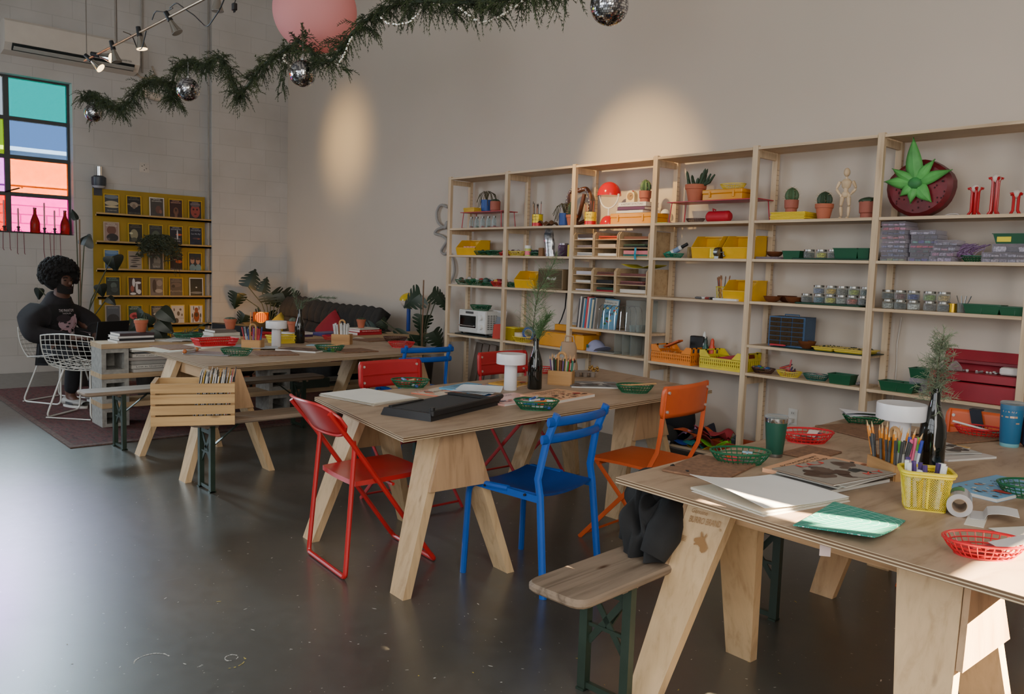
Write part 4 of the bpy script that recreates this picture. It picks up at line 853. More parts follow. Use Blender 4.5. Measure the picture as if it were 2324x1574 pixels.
slab('camera_bag',(sx(1583,785,.2),.21,ZB+.008),.1,'black boxy item behind the crates on the low shelf, fourth bay','bag',.12,.06,.2,C((16,16,18),.5),r=.01)
# floor level shelf of bay 4
t=thing('backpack','black bag slumped on the bottom shelf of the fourth bay','bag',(sx(1530,1020,.1),.13,.115)); obj('body',MB().ball((0,0,.17),.17,18,10,sc=(.85,.6,1)),C((22,24,30),.85,bmp=1.5),t)
t=one('plush_scrap',MB().ball((0,0,.07),.1,16,9,sc=(1,.6,.75)),C((40,40,40),.95,bmp=4),'dark grey furry fabric in front of the black bag, bottom shelf of the fourth bay','fabric',(sx(1520,1010,.03),-.02,.115))
FC=[((30,60,150),'blue'),((30,130,130),'teal'),((214,170,50),'mustard yellow'),((130,30,40),'maroon'),((130,210,50),'lime green'),((200,150,190),'lilac'),((206,90,50),'orange'),((36,36,50),'dark polka dot'),((180,60,70),'rose')]
for k,(c,n) in enumerate(FC):
    rd=random.Random(50+k); a,b_=rd.uniform(0,3),rd.uniform(0,3); X=sx(1555+ (k%5)*19,1000,.08); zz=.13+.05*(k//3)
    one('felt_sheet',MB().grid(lambda u,v:((u-.5)*.24,(v-.5)*.2,.035*math.sin(5*u+a)*math.cos(4*v+b_)+.03*math.sin(8*u*v+a)),14,10,th=.004),C(c,.9,bmp=2) if n!='dark polka dot' else C(c,.9),n+' felt sheet rumpled on the bottom shelf of the fourth bay','fabric',(X,.07+.03*(k%3),zz),rd.uniform(-.6,.6))
t=tub((sx(1655,1030,.1)+.02,.13,.115),0,'rust orange tub on the bottom shelf, right end of the fourth bay',.26,.22,.085,C((166,70,38),.5))
for k,x in enumerate((1660,1712)): 
    t=thing('grey_weight','grey pair of rounded feet on the bottom shelf, %s post'%('left of the' ,'right of the')[k],'weight',(sx(x,1000,.1)+.02*k,.14,.135)); obj('stem',MB().lathe([(.026,0),(.022,.05),(.028,.075),(.02,.09)],14),C((70,80,88),.5),t); obj('cap',MB().ball((.012,0,.09),.022,10,7),C((70,80,88),.5),t)
# ---- bay 5
for k in range(7): slab('magazine',(sx(1800,495,.1)+random.uniform(-.008,.008),.11,Z2+k*.0075),random.uniform(-.03,.03),'bright yellow magazine in the stack under the left cactus, fifth bay','magazine',.25,.18,.007,C((226,196,40),.5),'yellow magazines in the fifth bay')
pot((sx(1795,482,.1),.1,Z2+.053),'round bristly cactus in a pinkish pot on the yellow magazines, fifth bay',.044,.082,terra2,ribbed(.095,.92,cact),2)
pot((sx(1869,495,.1),.1,Z2),'bristly ribbed cactus in a terracotta pot left of the wooden mannequin',.052,.10,terra,ribbed(.095,.82,cactd,True,12),0)
pot((sx(1969,490,.12),.12,Z2),'squat dark cactus in a clay pot right of the wooden mannequin',.052,.105,terra2,ribbed(.045,1.0,cactd,False,7),2)
# articulated wooden figure
t=thing('artist_mannequin','wooden jointed artist mannequin standing with hands on hips, fifth bay','mannequin',(sx(1916,488,.1),.1,Z2),.1); mw=W((222,196,160),'Z',.85,1,.5,False)
def limb(n,p,q,r0,r1,rm=None): obj(n,MB().tube([p,V(p).lerp(V(q),.08),V(p).lerp(V(q),.4),V(p).lerp(V(q),.92),q],[r0*.4,r0,rm or r0*1.05,r1,r1*.4],12),mw,t)
for s in(-1,1):
    limb('thigh',(s*.019,0,.145),(s*.026,0,.082),.0125,.009); limb('shin',(s*.026,0,.08),(s*.022,.004,.018),.010,.007); obj('foot',MB().ball((s*.022,-.008,.008),.012,10,6,sc=(.75,1.5,.65)),mw,t)
    limb('upper_arm',(s*.040,0,.238),(s*.062,.002,.192),.0095,.0075); limb('forearm',(s*.062,.002,.190),(s*.03,-.008,.150),.0085,.0055); obj('hand',MB().ball((s*.026,-.010,.146),.009,8,6,sc=(.8,.6,1.2)),mw,t)
obj('pelvis',MB().ball((0,0,.155),.026,14,8,sc=(1,.7,.85)),mw,t); obj('waist',MB().tube([(0,0,.17),(0,0,.2)],.014,10),mw,t)
obj('chest',MB().tube([(0,0,.188),(0,0,.2),(0,0,.235),(0,0,.252)],[.012,.026,.034,.016],14,flat=.7,up=(0,1,0)),mw,t); obj('neck',MB().tube([(0,0,.25),(0,0,.268)],.007,8),mw,t); obj('head',MB().ball((0,-.002,.292),.026,14,9,sc=(.75,.85,1.08)),mw,t)
slab('clear_case',(sx(1748,588,.1),.12,Z3),0,'flat clear case under the brown bowl, third shelf of the fifth bay','case',.17,.14,.018,GL((190,180,190),.1,alpha=.5))
def bowl(loc,label,r,h,c=(110,64,38),sy=.8): return one('wooden_bowl',MB().lathe([(r*.45,0),(r*.8,h*.35),(r,h),(r*.94,h),(r*.7,h*.4),(.001,h*.2)],22,sy=sy),W(c,'X',.7,.8,.4,False),label,'bowl',loc,0,'brown wooden bowls')
bowl((sx(1758,575,.12),.12,Z3+.019),'shallow brown wooden bowl on the flat clear case, fifth bay',.062,.035)
TG=one('serving_tray',MB().bbox(-.27,.27,-.1,.1,0,.012,.02),C((16,60,42),.5),'dark green tray under the jars, third shelf of the fifth bay','tray',(sx(1898,590,.12),.13,Z3))
tub((sx(1803,588,.1),.1,Z3),0,'dark green tub left of the jars, third shelf of the fifth bay',.125,.1,.055)
for k,(x,b,n) in enumerate(((1836,(70,76,70),'dark grey'),(1862,(196,190,60),'yellow-green'),(1891,(60,64,60),'charcoal'))): jar((sx(x,584,.1),.1+.012*(k==1),Z3+.012),'glass jar of %s beads on the green tray, third shelf of the fifth bay'%n,b,'bead jars')
tub((sx(1928,580,.12),.12,Z3+.012),0,'longer dark green tub right of the jars, fifth bay',.16,.12,.062,None,0); tub((sx(1968,580,.12),.12,Z3+.012),0,'short dark green tub against the post, fifth bay',.075,.12,.062)
bowl((sx(1752,690,.1),.1,Z4),'brown wooden bowl with white label, fourth shelf of the fifth bay',.064,.04); bowl((sx(1800,692,.1),.12,Z4),'wider brown wooden bowl left of the two rows of jars, fifth bay',.07,.04); bowl((sx(1784,680,.2),.21,Z4),'brown wooden bowl at the back, fourth shelf of the fifth bay',.07,.045,(90,50,34))
one('serving_tray',MB().bbox(-.22,.22,-.1,.1,0,.012,.02),C((16,60,42),.5),'dark green tray under the two rows of jars, fourth shelf of the fifth bay','tray',(sx(1893,700,.12)-.01,.12,Z4))
def jarrow(xs,ys,Y,z,cols,lab,grp='bead jars'):
    for x,c in zip(xs,cols): jar((sx(x,ys,Y),Y,z),'jar of %s beads, %s'%(c[1],lab),c[0],grp)
jarrow((1830,1858,1884,1910,1934,1960),690,.075,Z4+.012,[((70,72,70),'grey'),((70,110,130),'grey-blue'),((190,186,70),'lime yellow'),((150,150,146),'silver'),((170,80,60),'red and orange'),((90,92,94),'smoky grey')],'lower row on the fourth shelf of the fifth bay')
jarrow((1858,1886,1912,1938,1966),665,.085,Z4+.069,[((110,116,150),'pale lilac'),((196,160,50),'golden'),((110,104,96),'grey-brown'),((150,160,60),'olive'),((80,96,90),'dark green')],'upper row on the fourth shelf of the fifth bay')
# drawer cabinet
slab('cutting_mat',(sx(1895,790,.12)-.07,.135,Z5),0,'dark green mat under the drawer cabinet and yellow tray','mat',.66,.25,.006,C((24,52,44),.6))
t=thing('drawer_cabinet','blue metal cabinet of small clear drawers on the fifth bay','cabinet',(sx(1778,775,.06)+.01,.135,Z5+.006),.1); bm=C((52,84,120),.45,.1)
obj('cabinet_body',MB().box(-.125,.125,-.075,.095,0,.20),bm,t,sm=0); dm=MB().box(-.034,.034,-.011,.0,.0,.026).box(-.034,.034,-.0125,-.011,.002,.004).box(-.012,.012,-.02,-.011,.009,.014); dmesh=dm.mesh('drawer',GL((112,92,70),.12,alpha=.72),0)
for r in range(6):
    for c in range(3): obj('drawer',dmesh,None,t,(-.078+c*.078,-.0755,.012+r*.031))
obj('handle',MB().tube([(-.05,0,.2),(-.05,0,.212),(.05,0,.212),(.05,0,.2)],.004,6),bm,t)
bowl((sx(1833,778,.1),.09,Z5+.006),'brown wooden bowl of yellow beads beside the blue drawer cabinet',.062,.05); scraps((sx(1833,778,.1),.09,Z5+.03),'yellow beads in the bowl beside the blue drawer cabinet',[(216,180,70),(200,150,50)],.04,.03,.008,18,'beads',61)
bowl((sx(1860,776,.16),.17,Z5+.006),'flat brown wooden dish behind the bead bowl, fifth bay',.05,.02)
one('pliers',MB().tube([(-.05,.012,.01),(0,.006,.01),(.03,.0,.01)],.006,6).tube([(-.05,-.012,.01),(0,-.006,.01),(.03,.0,.01)],.006,6).tube([(.03,0,.01),(.055,0,.01)],[.007,.003],6),C((180,44,56),.5),'red-handled pliers at the left of the fifth shelf, fifth bay','pliers',(sx(1765,784,.03),.03,Z5+.006),.1)
t=thing('food_tray','yellow compartment tray of dark beads on the fifth bay','tray',(sx(1920,795,.1)-.01,.11,Z5+.007)); ym=C((214,188,60),.4); obj('tray_rim',MB().bbox(-.19,.19,-.1,.1,.018,.024,.03),ym,t)
for x,y,w_,d_ in((-.11,-.04,.13,.09),(.06,-.04,.2,.09),(-.1,.055,.14,.07),(.02,.055,.08,.07),(.12,.055,.1,.07)):
    obj('compartment',MB().bbox(x-w_/2,x+w_/2,y-d_/2,y+d_/2,0,.0245,.015),ym,t); mb,ms=lumps(random.Random(int(x*100)+70),10,w_*.35,d_*.3,.024,.005,[(30,46,36),(60,66,50)],MB()); mb.v=[(a+x,b+y,c) for a,b,c in mb.v]; obj('beads',mb,ms,t)['kind']='stuff'
basket((sx(1732,842,.1),.1,.72),0,BB,'dark brown basket with green and blue scraps, sixth shelf of the fifth bay',.72); scraps((sx(1728,835,.1),.1,.74),'green and blue felt scraps in the dark brown basket, fifth bay',[(60,150,50),(50,90,150),(120,90,90)],.06,.04,.018,14,seed=63)
basket((sx(1791,850,.1),.1,.72),0,BY,'yellow basket of crayons, sixth shelf of the fifth bay',.74)
for k in range(9): one('crayon',MB().tube([(-.035,0,0),(.035,0,0),(.042,0,0)],[.0055,.0055,.002],8),C([(190,90,100),(60,60,110),(180,70,60),(90,60,80)][k%4],.6),'crayon in the yellow basket of the fifth bay','crayon',(sx(1791,848,.1)+random.uniform(-.035,.035),.1+random.uniform(-.025,.025),.745+.006*k),(0,random.uniform(-.4,.2)-(1 if k==8 else 0),random.uniform(0,3)),'crayons in the yellow basket')
basket((sx(1852,858,.1),.1,.72),0,C((20,96,84),.4),'green basket of paper pieces, sixth shelf of the fifth bay',.74)
for k in range(4): one('paper_square',MB().box(-.03,.03,-.022,.022,0,.0006),C([(206,200,200),(190,180,190),(150,160,160),(210,190,190)][k],.7),'small paper piece in the green basket of the fifth bay','paper',(sx(1852,855,.1)+.012*(k-1.5),.1+.01*(k%2),.752+.003*k),(.15*k-.2,.1,.5*k),'paper pieces in the green basket',0)
tub((sx(1912,866,.08),.08,.72),0,'dark green rectangular tub, sixth shelf of the fifth bay',.15,.1,.06)
o=scraps((sx(1955,868,.12),.13,.72),'small pile of clear beads right of the green tub, fifth bay',[(180,170,170),(150,120,120)],.03,.04,.01,26,'beads',66)
# ---- bay 6
t=thing('strawberry_ornament','large painted strawberry with green paper leaves leaning on the upper shelf','ornament',(sx(2086,487,.16),.15,Z2+.005),.0); sm_=C((98,22,30),.35,0,.3); rs=.195
n_=26; face=[(rs*1.0*math.cos(a)*(1+.02*math.sin(5*a)),rs*.86*math.sin(a)*(1+.03*math.cos(4*a))+rs*.86) for a in [2*PI*i/n_ for i in range(n_)]]
MX=Matrix(((1,0,0,0),(0,0,-1,0),(0,1,0,0),(0,0,0,1)))
obj('fruit',MB().rings([[(x*k,-yy,y*k+(1-k)*rs*.86) for x,y in face] for k,yy in((.9,-.06),(1,-.03),(.98,.02),(.85,.04))]),sm_,t,sm=20)
sd_=MB(); rd=random.Random(4)
for i in range(46):
    a=rd.uniform(0,6.28); d=math.sqrt(rd.uniform(.12,.8)); sd_.ball((rs*d*math.cos(a),-.045 if d<.85 else -.035,rs*.86+rs*.8*d*math.sin(a)),.0045,6,4,sc=(.8,.6,1.3))
obj('seeds',sd_,C((46,14,18),.6),t)['kind']='stuff'
lg=[C((88,168,84),.6,0,.15),C((58,140,72),.6,0,.2)]
for ang,l,w_ in((96,.27,.10),(52,.17,.065),(18,.215,.07),(-48,.155,.085),(-98,.12,.065),(-138,.11,.065),(174,.185,.075),(146,.17,.06)):
    a=math.radians(ang); dx,dz=math.cos(a),math.sin(a)
    def lf(u,v): 
        ww=w_*math.sin(PI*min(1,.12+.88*u)**.8)*(v-.5)*1.0; return (-.01+dx*l*u-dz*ww,-.052-.03*math.sin(PI*u*.8)+.02*abs(v-.5)*1.5,rs*1.0+dz*l*u+dx*ww)
    obj('paper_leaf',MB().grid(lf,10,4,th=.0),lg[int(ang)%2],t,sm=15).modifiers.new('s','SOLIDIFY').thickness=.003
obj('crown_knot',MB().ball((-.01,-.06,rs),.035,12,7,sc=(1.2,.6,1)),lg[1],t)
one('cable_coil',MB().tube([(.035*math.cos(a)*(1+.1*a/6),.02*math.sin(a),.006+.012*max(0,math.sin(a))) for a in [i*.35 for i in range(22)]],.002,5),C((206,200,198),.5),'short white cable coil right of the strawberry','cable',(sx(2160,485,.1),.1,Z2))
for k,(x,h) in enumerate(((2210,.155),(2254,.205),(2303,.115))):
    t=thing('candle_holder','glossy red tube candle holder, %s of the three by the strawberry'%('middle-height one','tallest','shortest')[k],'candle holder',(sx(x,487,.1),.1,Z2),.3*k); rm=C((176,24,34),.25)
    for q in range(4): a=q*PI/2+.5; c,s=math.cos(a),math.sin(a); obj('tube_leg',MB().tube([(.03*c,.03*s,.005),(.016*c,.016*s,.025),(.016*c,.016*s,h-.03),(.018*c,.018*s,h-.012),(.030*c,.030*s,h),(.036*c+.006*s,.036*s-.006*c,h-.004)],.0075,8),rm,t)
    obj('candle',MB().ball((0,0,h-.002),.024,14,8),C((206,192,182),.5),t)
def beadbox(loc,rz,label,w,d,h,cs,div=4):
    t=one('bead_box',MB().bbox(-w/2,w/2,-d/2,d/2,0,h,.004),GL((226,222,232),.08,alpha=.3),label,'box',loc,rz,'clear bead organiser boxes'); rd=random.Random(int(loc[2]*991)+int(loc[0]*77))
    mb=MB(); 
    for k in range(div): x0=-w/2+.005+k*(w-.01)/div; mb.box(x0+.002,x0+(w-.01)/div-.002,-d/2+.005,d/2-.005,.002,h*rd.uniform(.35,.75),k%len(cs))
    obj('beads',mb,[C(c,.5,0,.35,120) for c in cs],t,sm=0); return t
BCs=[[(90,130,110),(120,140,80)],[(100,110,140),(90,100,120)],[(150,150,160),(120,130,150)],[(130,140,170),(170,170,180)],[(150,130,140),(180,170,176)],[(190,110,100),(170,120,130)],[(60,66,100),(80,90,120)],[(206,80,100),(220,130,150)],[(200,150,170),(190,170,190)]]
nth=['bottom','second','third','fourth','fifth','sixth','seventh','eighth','topmost']
x=sx(2034,590,.1)
for k in range(9): beadbox((x+random.uniform(-.006,.006),.12,Z3+k*.0262),random.uniform(-.04,.04),'clear bead box in the tall stack left of the strawberry post, %s from below'%nth[k] if k not in(0,8) else 'clear bead box, %s of the tall stack on the third shelf, sixth bay'%nth[k],.145,.17,.0255,BCs[k])
x=sx(2098,592,.1)
for k,cs in enumerate(([(70,60,130),(60,110,120)],[(30,34,36),(60,60,66)],[(30,70,60),(80,30,50)],[(206,60,110),(200,40,60)],[(80,150,130),(60,60,130)],[(40,46,50),(70,60,80)],[(200,196,200),(140,140,150)])): beadbox((x+random.uniform(-.008,.008),.13,Z3+k*.0262),random.uniform(-.06,.06),'clear bead box in the middle stack of the sixth bay, %s from below'%(nth[:6]+['topmost'])[k],.15,.16,.0255,cs)
x=sx(2145,594,.1)
for k,cs in enumerate(([(150,140,160),(170,160,170)],[(160,110,130),(150,140,150)],[(150,150,156),(170,120,130)],[(140,140,146),(120,120,126)])): beadbox((x+.006*k,.1,Z3+k*.031),.03*k,'clear bead box in the low third stack of the sixth bay, %s from below'%(nth[:3]+['topmost'])[k],.125,.15,.030,cs,3)
basket((sx(2216,592,.1),.11,Z3),0,BG,'dark green basket holding purple yarn on the sixth bay',.72)
mb=MB(); rd=random.Random(12)
for k in range(46):
    a=rd.uniform(0,6.28); P=[]; x0=rd.uniform(-.05,.07)
    for i in range(7): P.append((x0-.03*i*rd.uniform(.3,1)+.02*math.sin(i*1.3+a),.03*math.sin(a+i),.05+.03*math.sin(i*.9+a)+rd.uniform(-.008,.008)-.012*max(0,i-4)))
    mb.tube(P,.002,4,k%3)
one('purple_yarn',mb,[C((130,100,140),.9),C((96,60,96),.9),C((150,130,160),.9)],'tangle of purple yarn spilling from the green basket of the sixth bay','yarn',(sx(2205,585,.1),.1,Z3+.02))['kind']='stuff'
for k in range(2): beadbox((sx(2292,594,.1)+.01,.12,Z3+k*.028),0,'wide flat clear bead case under the white bead box, %s one'%('lower','upper')[k],.26,.2,.027,[(150,150,156),(170,166,160),(140,136,140)],6)
t=beadbox((sx(2300,575,.1)+.01,.12,Z3+.057),0,'clear box of white beads under the green tub with yellow label',.2,.16,.045,[(206,204,204),(60,60,60)],3)
mb=MB(); rd=random.Random(3); [mb.ball((rd.uniform(-.09,.09),-.07+rd.uniform(0,.02),.008+rd.uniform(0,.014)),.0075,8,5) for k in range(40)]; obj('white_beads',mb,C((228,226,224),.3),t)['kind']='stuff'
t=tub((sx(2303,545,.1)+.01,.12,Z3+.103),0,'dark green tub with a yellow label on top of the bead boxes',.21,.13,.052); obj('label',MB().box(-.085,-.015,-.0625,-.0612,.01,.046),C((226,206,40),.6),t,sm=0)
jarrow((2015,2043,2073,2110,2142),700,.075,Z4,[((160,160,156),'white and grey'),((56,58,58),'black'),((206,206,204),'white'),((96,88,88),'grey mixed'),((84,86,90),'steel grey')],'lower row on the fourth shelf of the sixth bay')
jarrow((2015,2043,2073,2110,2142),675,.08,Z4+.0575,[((66,76,80),'dark teal'),((120,70,70),'red-brown'),((40,50,130),'deep blue'),((120,150,70),'grass green'),((190,160,100),'tan')],'upper row on the fourth shelf of the sixth bay')
o=one('gold_tin',MB().lathe([(.022,0),(.022,.05),(.001,.05)],18),C((196,152,30),.25,.9,.02),'small gold tin right of the lower jars, sixth bay','tin',(sx(2162,705,.08),.08,Z4))
o=one('tool_glass',MB().lathe([(.028,0),(.032,.055)],16),GL((200,206,206),.05,alpha=.4),'glass tumbler holding tweezers beside the gold tin, sixth bay','glass',(sx(2184,705,.1),.1,Z4))
for k in range(4): one('tweezers',MB().tube([(0,0,0),(.02*(k-1.5),.005*k,.09)],.003,5),STEEL,'metal tweezers standing in the glass beside the gold tin','tweezers',(sx(2184,705,.1)+.004*(k-1.5),.1,Z4+.006),0,'tweezers in the glass')
tub((sx(2234,708,.1),.1,Z4),0,'long dark green tub with a yellow strip, fourth shelf of the sixth bay',.19,.11,.05,None,1); tub((sx(2310,712,.1),.1,Z4),0,'dark green divided tub at the right edge, fourth shelf of the sixth bay',.16,.11,.045,None,1)
tub((sx(2040,880,.08)+.005,.08,.72),0,'long dark green tub left of the red tool box, low shelf of the sixth bay',.21,.11,.055,None,1)
t=beadbox((sx(2095,870,.16),.18,.72),0,'clear box under the small green tub, beside the red tool box',.13,.12,.085,[(120,110,106),(140,136,130)],2); tub((sx(2096,830,.16),.18,.806),0,'small green tub standing on the clear box beside the red tool box',.14,.11,.055)
t=thing('tool_box','open dark red metal tool box on the low shelf of the sixth bay','tool box',(sx(2215,900,.1)+.01,.13,.72)); rt=C((140,22,38),.35,.15,.05)
obj('box_body',MB().bbox(-.25,.25,-.11,.1,0,.105,.008),rt,t); obj('upper_tray',MB().bbox(-.245,.245,-.105,.05,.112,.16,.006),rt,t); obj('lid',MB().bar((0,.10,.13),(0,.15,.27),.5,.02,up=(0,1,0)),rt,t,sm=0); obj('lid_edge',MB().box(-.25,.25,.07,.11,.2,.215),C((120,20,34),.4),t,sm=0)
mb,ms=lumps(random.Random(77),26,.2,.05,.162,.008,[(190,186,184),(120,110,110)]); obj('metal_findings',mb,ms,t)['kind']='stuff'
slab('white_pouch',(sx(2290,860,.08),.10,.885),.1,'folded white cloth on the right end of the red tool box','cloth',.1,.08,.04,C((206,202,198),.8),r=.015)
one('plastic_bag',MB().rings([[(.04*k*math.cos(a),.03*k*math.sin(a),z) for a in [2*PI*i/10 for i in range(10)]] for k,z in((1,0),(.9,.02),(.5,.04),(.1,.055))]),GL((210,200,200),.1,alpha=.35),'small clear plastic bag peaking out of the red tool box','bag',(sx(2168,835,.08),.08,.883))
# wall sockets, cables, squiggle lamp
t=thing('wall_socket','white wall outlet with a plug, low on the wall behind the green tumbler','wall outlet',(py(1800,945,YW).x,YW-.001,py(1800,945,YW).z)); obj('cover_plate',MB().bbox(-.035,.035,-.006,0,-.056,.056,.006),C((206,202,194),.4),t,sm=25)
for z in(-.025,.025): obj('receptacle',MB().box(-.016,.016,-.0085,-.006,z-.014,z+.014),C((196,192,184),.4),t,sm=0)
obj('slots',MB().box(-.008,-.005,-.0092,-.0084,.02,.032).box(.005,.008,-.0092,-.0084,.02,.032),BLACK,t,sm=0); o=one('plug',MB().bbox(-.014,.014,-.035,0,-.014,.014,.005).tube([(0,-.03,-.01),(-.03,-.04,-.06),(-.08,-.02,-.1)],.004,6),C((206,202,196),.5),'white plug in the lower socket of the wall outlet','plug',(py(1800,945,YW).x,YW-.01,py(1800,945,YW).z-.025))
P=[]; 
for (x,y) in((1016,470),(1000,463),(990,480),(993,505),(1012,520),(1015,500),(1010,515),(992,520),(985,530),(1005,535),(1016,545),(1000,570),(1008,578),(1016,572),(1030,590),(1032,620),(1022,640)): P.append(py(x,y,YW-.03))
one('squiggle_hook',MB().tube(arc([V((p.x-P[0].x,p.y-P[0].y,p.z-P[-1].z)) for p in P],4),.014,8),C((150,146,142),.5),'grey squiggle-shaped wall ornament left of the shelving','ornament',(P[0].x,P[0].y,P[-1].z))
o=one('wall_cable',MB().tube([py(x,y,YW-.015) for x,y in((1022,640),(1014,700),(1008,740),(1004,770),(1006,790))],.006,6),C((176,170,164),.5),'thin grey cable running down the wall left of the shelving','cable')
o=one('wall_cable',MB().tube([py(x,y,YW-.01) for x,y in((2046,720),(2036,780),(2035,830),(2030,880),(2022,930))],.004,6),C((206,200,192),.5),'thin white cable down the wall behind the last full bay','cable')
# ================================================================ THINGS ON THE TABLES
ZT_=.70
def flat(bl,br,tl,z=ZT_):
    """photo corners of something lying flat -> centre, turn, width, depth"""
    a,b,c=pz(*bl,z),pz(*br,z),pz(*tl,z); e=b-a; rz=math.atan2(e.y,e.x); w=e.length; n=V((-math.sin(rz),math.cos(rz),0)); d=(c-a).dot(n)
    ce=a+e/2+n*d/2; return (ce.x,ce.y,z),rz,w,abs(d)
def mag(name,loc,rz,w,d,h,cover,label,cat,paint=None,pages=(222,220,214),group=None,seed=1,curl=0):
    """magazine or paperback; paint(mb, colour-index function, w, d, z) prints the cover"""
    ms=[C(cover,.35,0,.04),C(pages,.8,0,.02)]; idx={}
    def ci(c):
        if c not in idx: ms.append(C(c,.45,0,0)); idx[c]=len(ms)-1
        return idx[c]
    mb=MB().box(-w/2,w/2,-d/2,d/2,.0008,h-.0008,1).box(-w/2-.001,w/2+.001,-d/2-.001,d/2+.001,h-.001,h,0).box(-w/2-.001,w/2+.001,-d/2-.001,d/2+.001,0,.001,0).box(-w/2-.0015,-w/2,-d/2,d/2,0,h,0)
    if paint: paint(mb,ci,w,d,h+.0004)
    if curl: mb.v=[(x,y,z+curl*max(0,(x/w+.5))**2) for x,y,z in mb.v]
    return one(name,mb,ms,label,cat,loc,rz,group,0)
def collage(title,sub,colors,seed):
    def p(mb,ci,w,d,z):
        rd=random.Random(seed)
        for k,l in enumerate(title): mb.text(l,d*.085,ci((26,24,26)),T(.05*w,d*(.36-.095*k),z+.0004),w=min(w*.72,len(l)*w*.062))
        for k in range(34):
            c=colors[k%len(colors)]; x,y=rd.uniform(-.44,.44)*w,rd.uniform(-.44,-.02)*d-.0; r=rd.uniform(.02,.07)*w
            mb.poly([(x+r*math.cos(a)*rd.uniform(.5,1.1),y+r*.8*math.sin(a)*rd.uniform(.5,1.1),z+.00005*k) for a in [i*PI/4 for i in range(8)]],ci(c))
        if sub: mb.text(sub,d*.03,ci((60,50,46)),T(0,-d*.46,z+.003),w=w*.5)
        mb.poly([(w*.3+.028*math.cos(a),-.2*d+.02*math.sin(a),z+.002) for a in [i*PI/8 for i in range(16)]],ci((170,50,50)))
    return p
def people_cover(words,bgc,dark,acc,seed,wc=(200,40,50)):
    def p(mb,ci,w,d,z):
        rd=random.Random(seed); mb.box(-w*.49,w*.49,-d*.49,d*.49,z-.0003,z,ci(bgc))
        for k in range(26):
            c=(dark,acc,bgc,(90,70,60))[k%4]; x,y=rd.uniform(-.4,.4)*w,rd.uniform(-.42,.25)*d; r=rd.uniform(.05,.16)*w
            mb.poly([(x+r*math.cos(a)*rd.uniform(.6,1.1),y+r*math.sin(a)*rd.uniform(.6,1.1),z+.00004*k+.0002) for a in [i*PI/5 for i in range(10)]],ci(c))
        for k,(t_,sz,x,y,ww) in enumerate(words):
            if t_: mb.text(t_,d*sz,ci(wc if k==0 or wc==(220,50,40) else (235,230,226) if k%2 else (40,36,36)),T(x*w,y*d,z+.0018),w=ww*w)
    return p
def lines(n,c=(60,60,64)):
    def p(mb,ci,w,d,z):
        for k in range(n): mb.box(-w*.42,w*(.1+.3*((k*37)%10)/10),d*.4-k*d*.8/n-.0012,d*.4-k*d*.8/n,z-.0003,z,ci(c))
    return p
# papers
def sheets(bl,br,tl,label,n,name='paper',z0=0,curl=.02,top=None):
    loc,rz,w,d=flat(bl,br,tl); mb=MB(); rd=random.Random(n)
    for k in range(n):
        j,a=rd.uniform(-.012,.012),rd.uniform(-.03,.03); mb.box(-w/2+j,w/2+j,-d/2-j*.6,d/2-j*.6,z0+.0016*k,z0+.0016*k+.0012,k%2,mat=T(0,0,0,a if k<n-1 else 0))
    return one(name,mb,[PAPER,C((214,206,188),.8)],label,'paper',loc,rz,None,0),loc,rz,w,d
# ---- nearest table
o,loc,rz,w_,d_=sheets((1568,1112),(1728,1170),(1742,1080),'stack of cream drawing paper under the curled white sheet on the nearest table',6)
one('paper',MB().grid(lambda u,v:((u-.5)*w_*1.04,(v-.5)*d_*1.0,.012+.028*(1-u)*(1-v)**2+.012*(1-v)**3+.004*math.sin(3*u)),14,14,th=.001),C((232,230,226),.75,0,.01),'large curled white sheet on top of the paper stack, nearest table','paper',(loc[0]-.004,loc[1],loc[2]),rz+.03)
def gridmat():
    m,t,b,N,L=nt('cutting_mat_grid'); tc=N('ShaderNodeTexCoord'); outs=[]
    for sz,th in((.0254,.035),(.0063,.05)):
        br=N('ShaderNodeTexBrick'); br.offset=0; L(tc.outputs['Object'],br.inputs[0]); br.inputs['Scale'].default_value=1
        br.inputs['Brick Width'].default_value=sz; br.inputs['Row Height'].default_value=sz; br.inputs['Mortar Size'].default_value=sz*th*.6; br.inputs['Mortar Smooth'].default_value=.2; outs.append(br.outputs['Fac'])
    wv=N('ShaderNodeTexWave'); wv.wave_type='RINGS'; wv.rings_direction='Z'; wv.inputs['Scale'].default_value=14; L(tc.outputs['Object'],wv.inputs[0])
    c=lin((18,138,118)); o=mixc(t,c,lin((190,226,216)),outs[0]); f=N('ShaderNodeMath'); f.operation='MULTIPLY'; f.inputs[1].default_value=.35; L(outs[1],f.inputs[0]); o=mixc(t,o,lin((150,206,196)),f.outputs[0])
    o=mixc(t,o,lin((170,216,206)),ramp(t,wv.outputs['Fac'],((.96,(0,0,0,1)),(.99,(.6,.6,.6,1)))))
    L(o,b.inputs['Base Color']); b.inputs['Roughness'].default_value=.6; return m
mq=[pz(1800,1190,.712),pz(1985,1217,.732),pz(2055,1180,.704),pz(1893,1137,.704)]; mo_=V((5.5,-2.72,.7)); mrz=math.atan2(mq[2].y-mq[3].y,mq[2].x-mq[3].x); mi_=Matrix.Rotation(-mrz,4,'Z')
def mt(u,v):
    c=(mq[0]*(1-u)+mq[1]*u)*(1-v)+(mq[3]*(1-u)+mq[2]*u)*v; q=mi_@(c-mo_); zz=(mq[0].z*(1-u)+mq[1].z*u-.704)*(1-v)**2+.004; return (q.x,q.y,zz)
one('cutting_mat',MB().grid(mt,12,12,th=.003),gridmat(),'teal green cutting mat with white grid, near corner curling up, nearest table','cutting mat',mo_,mrz)
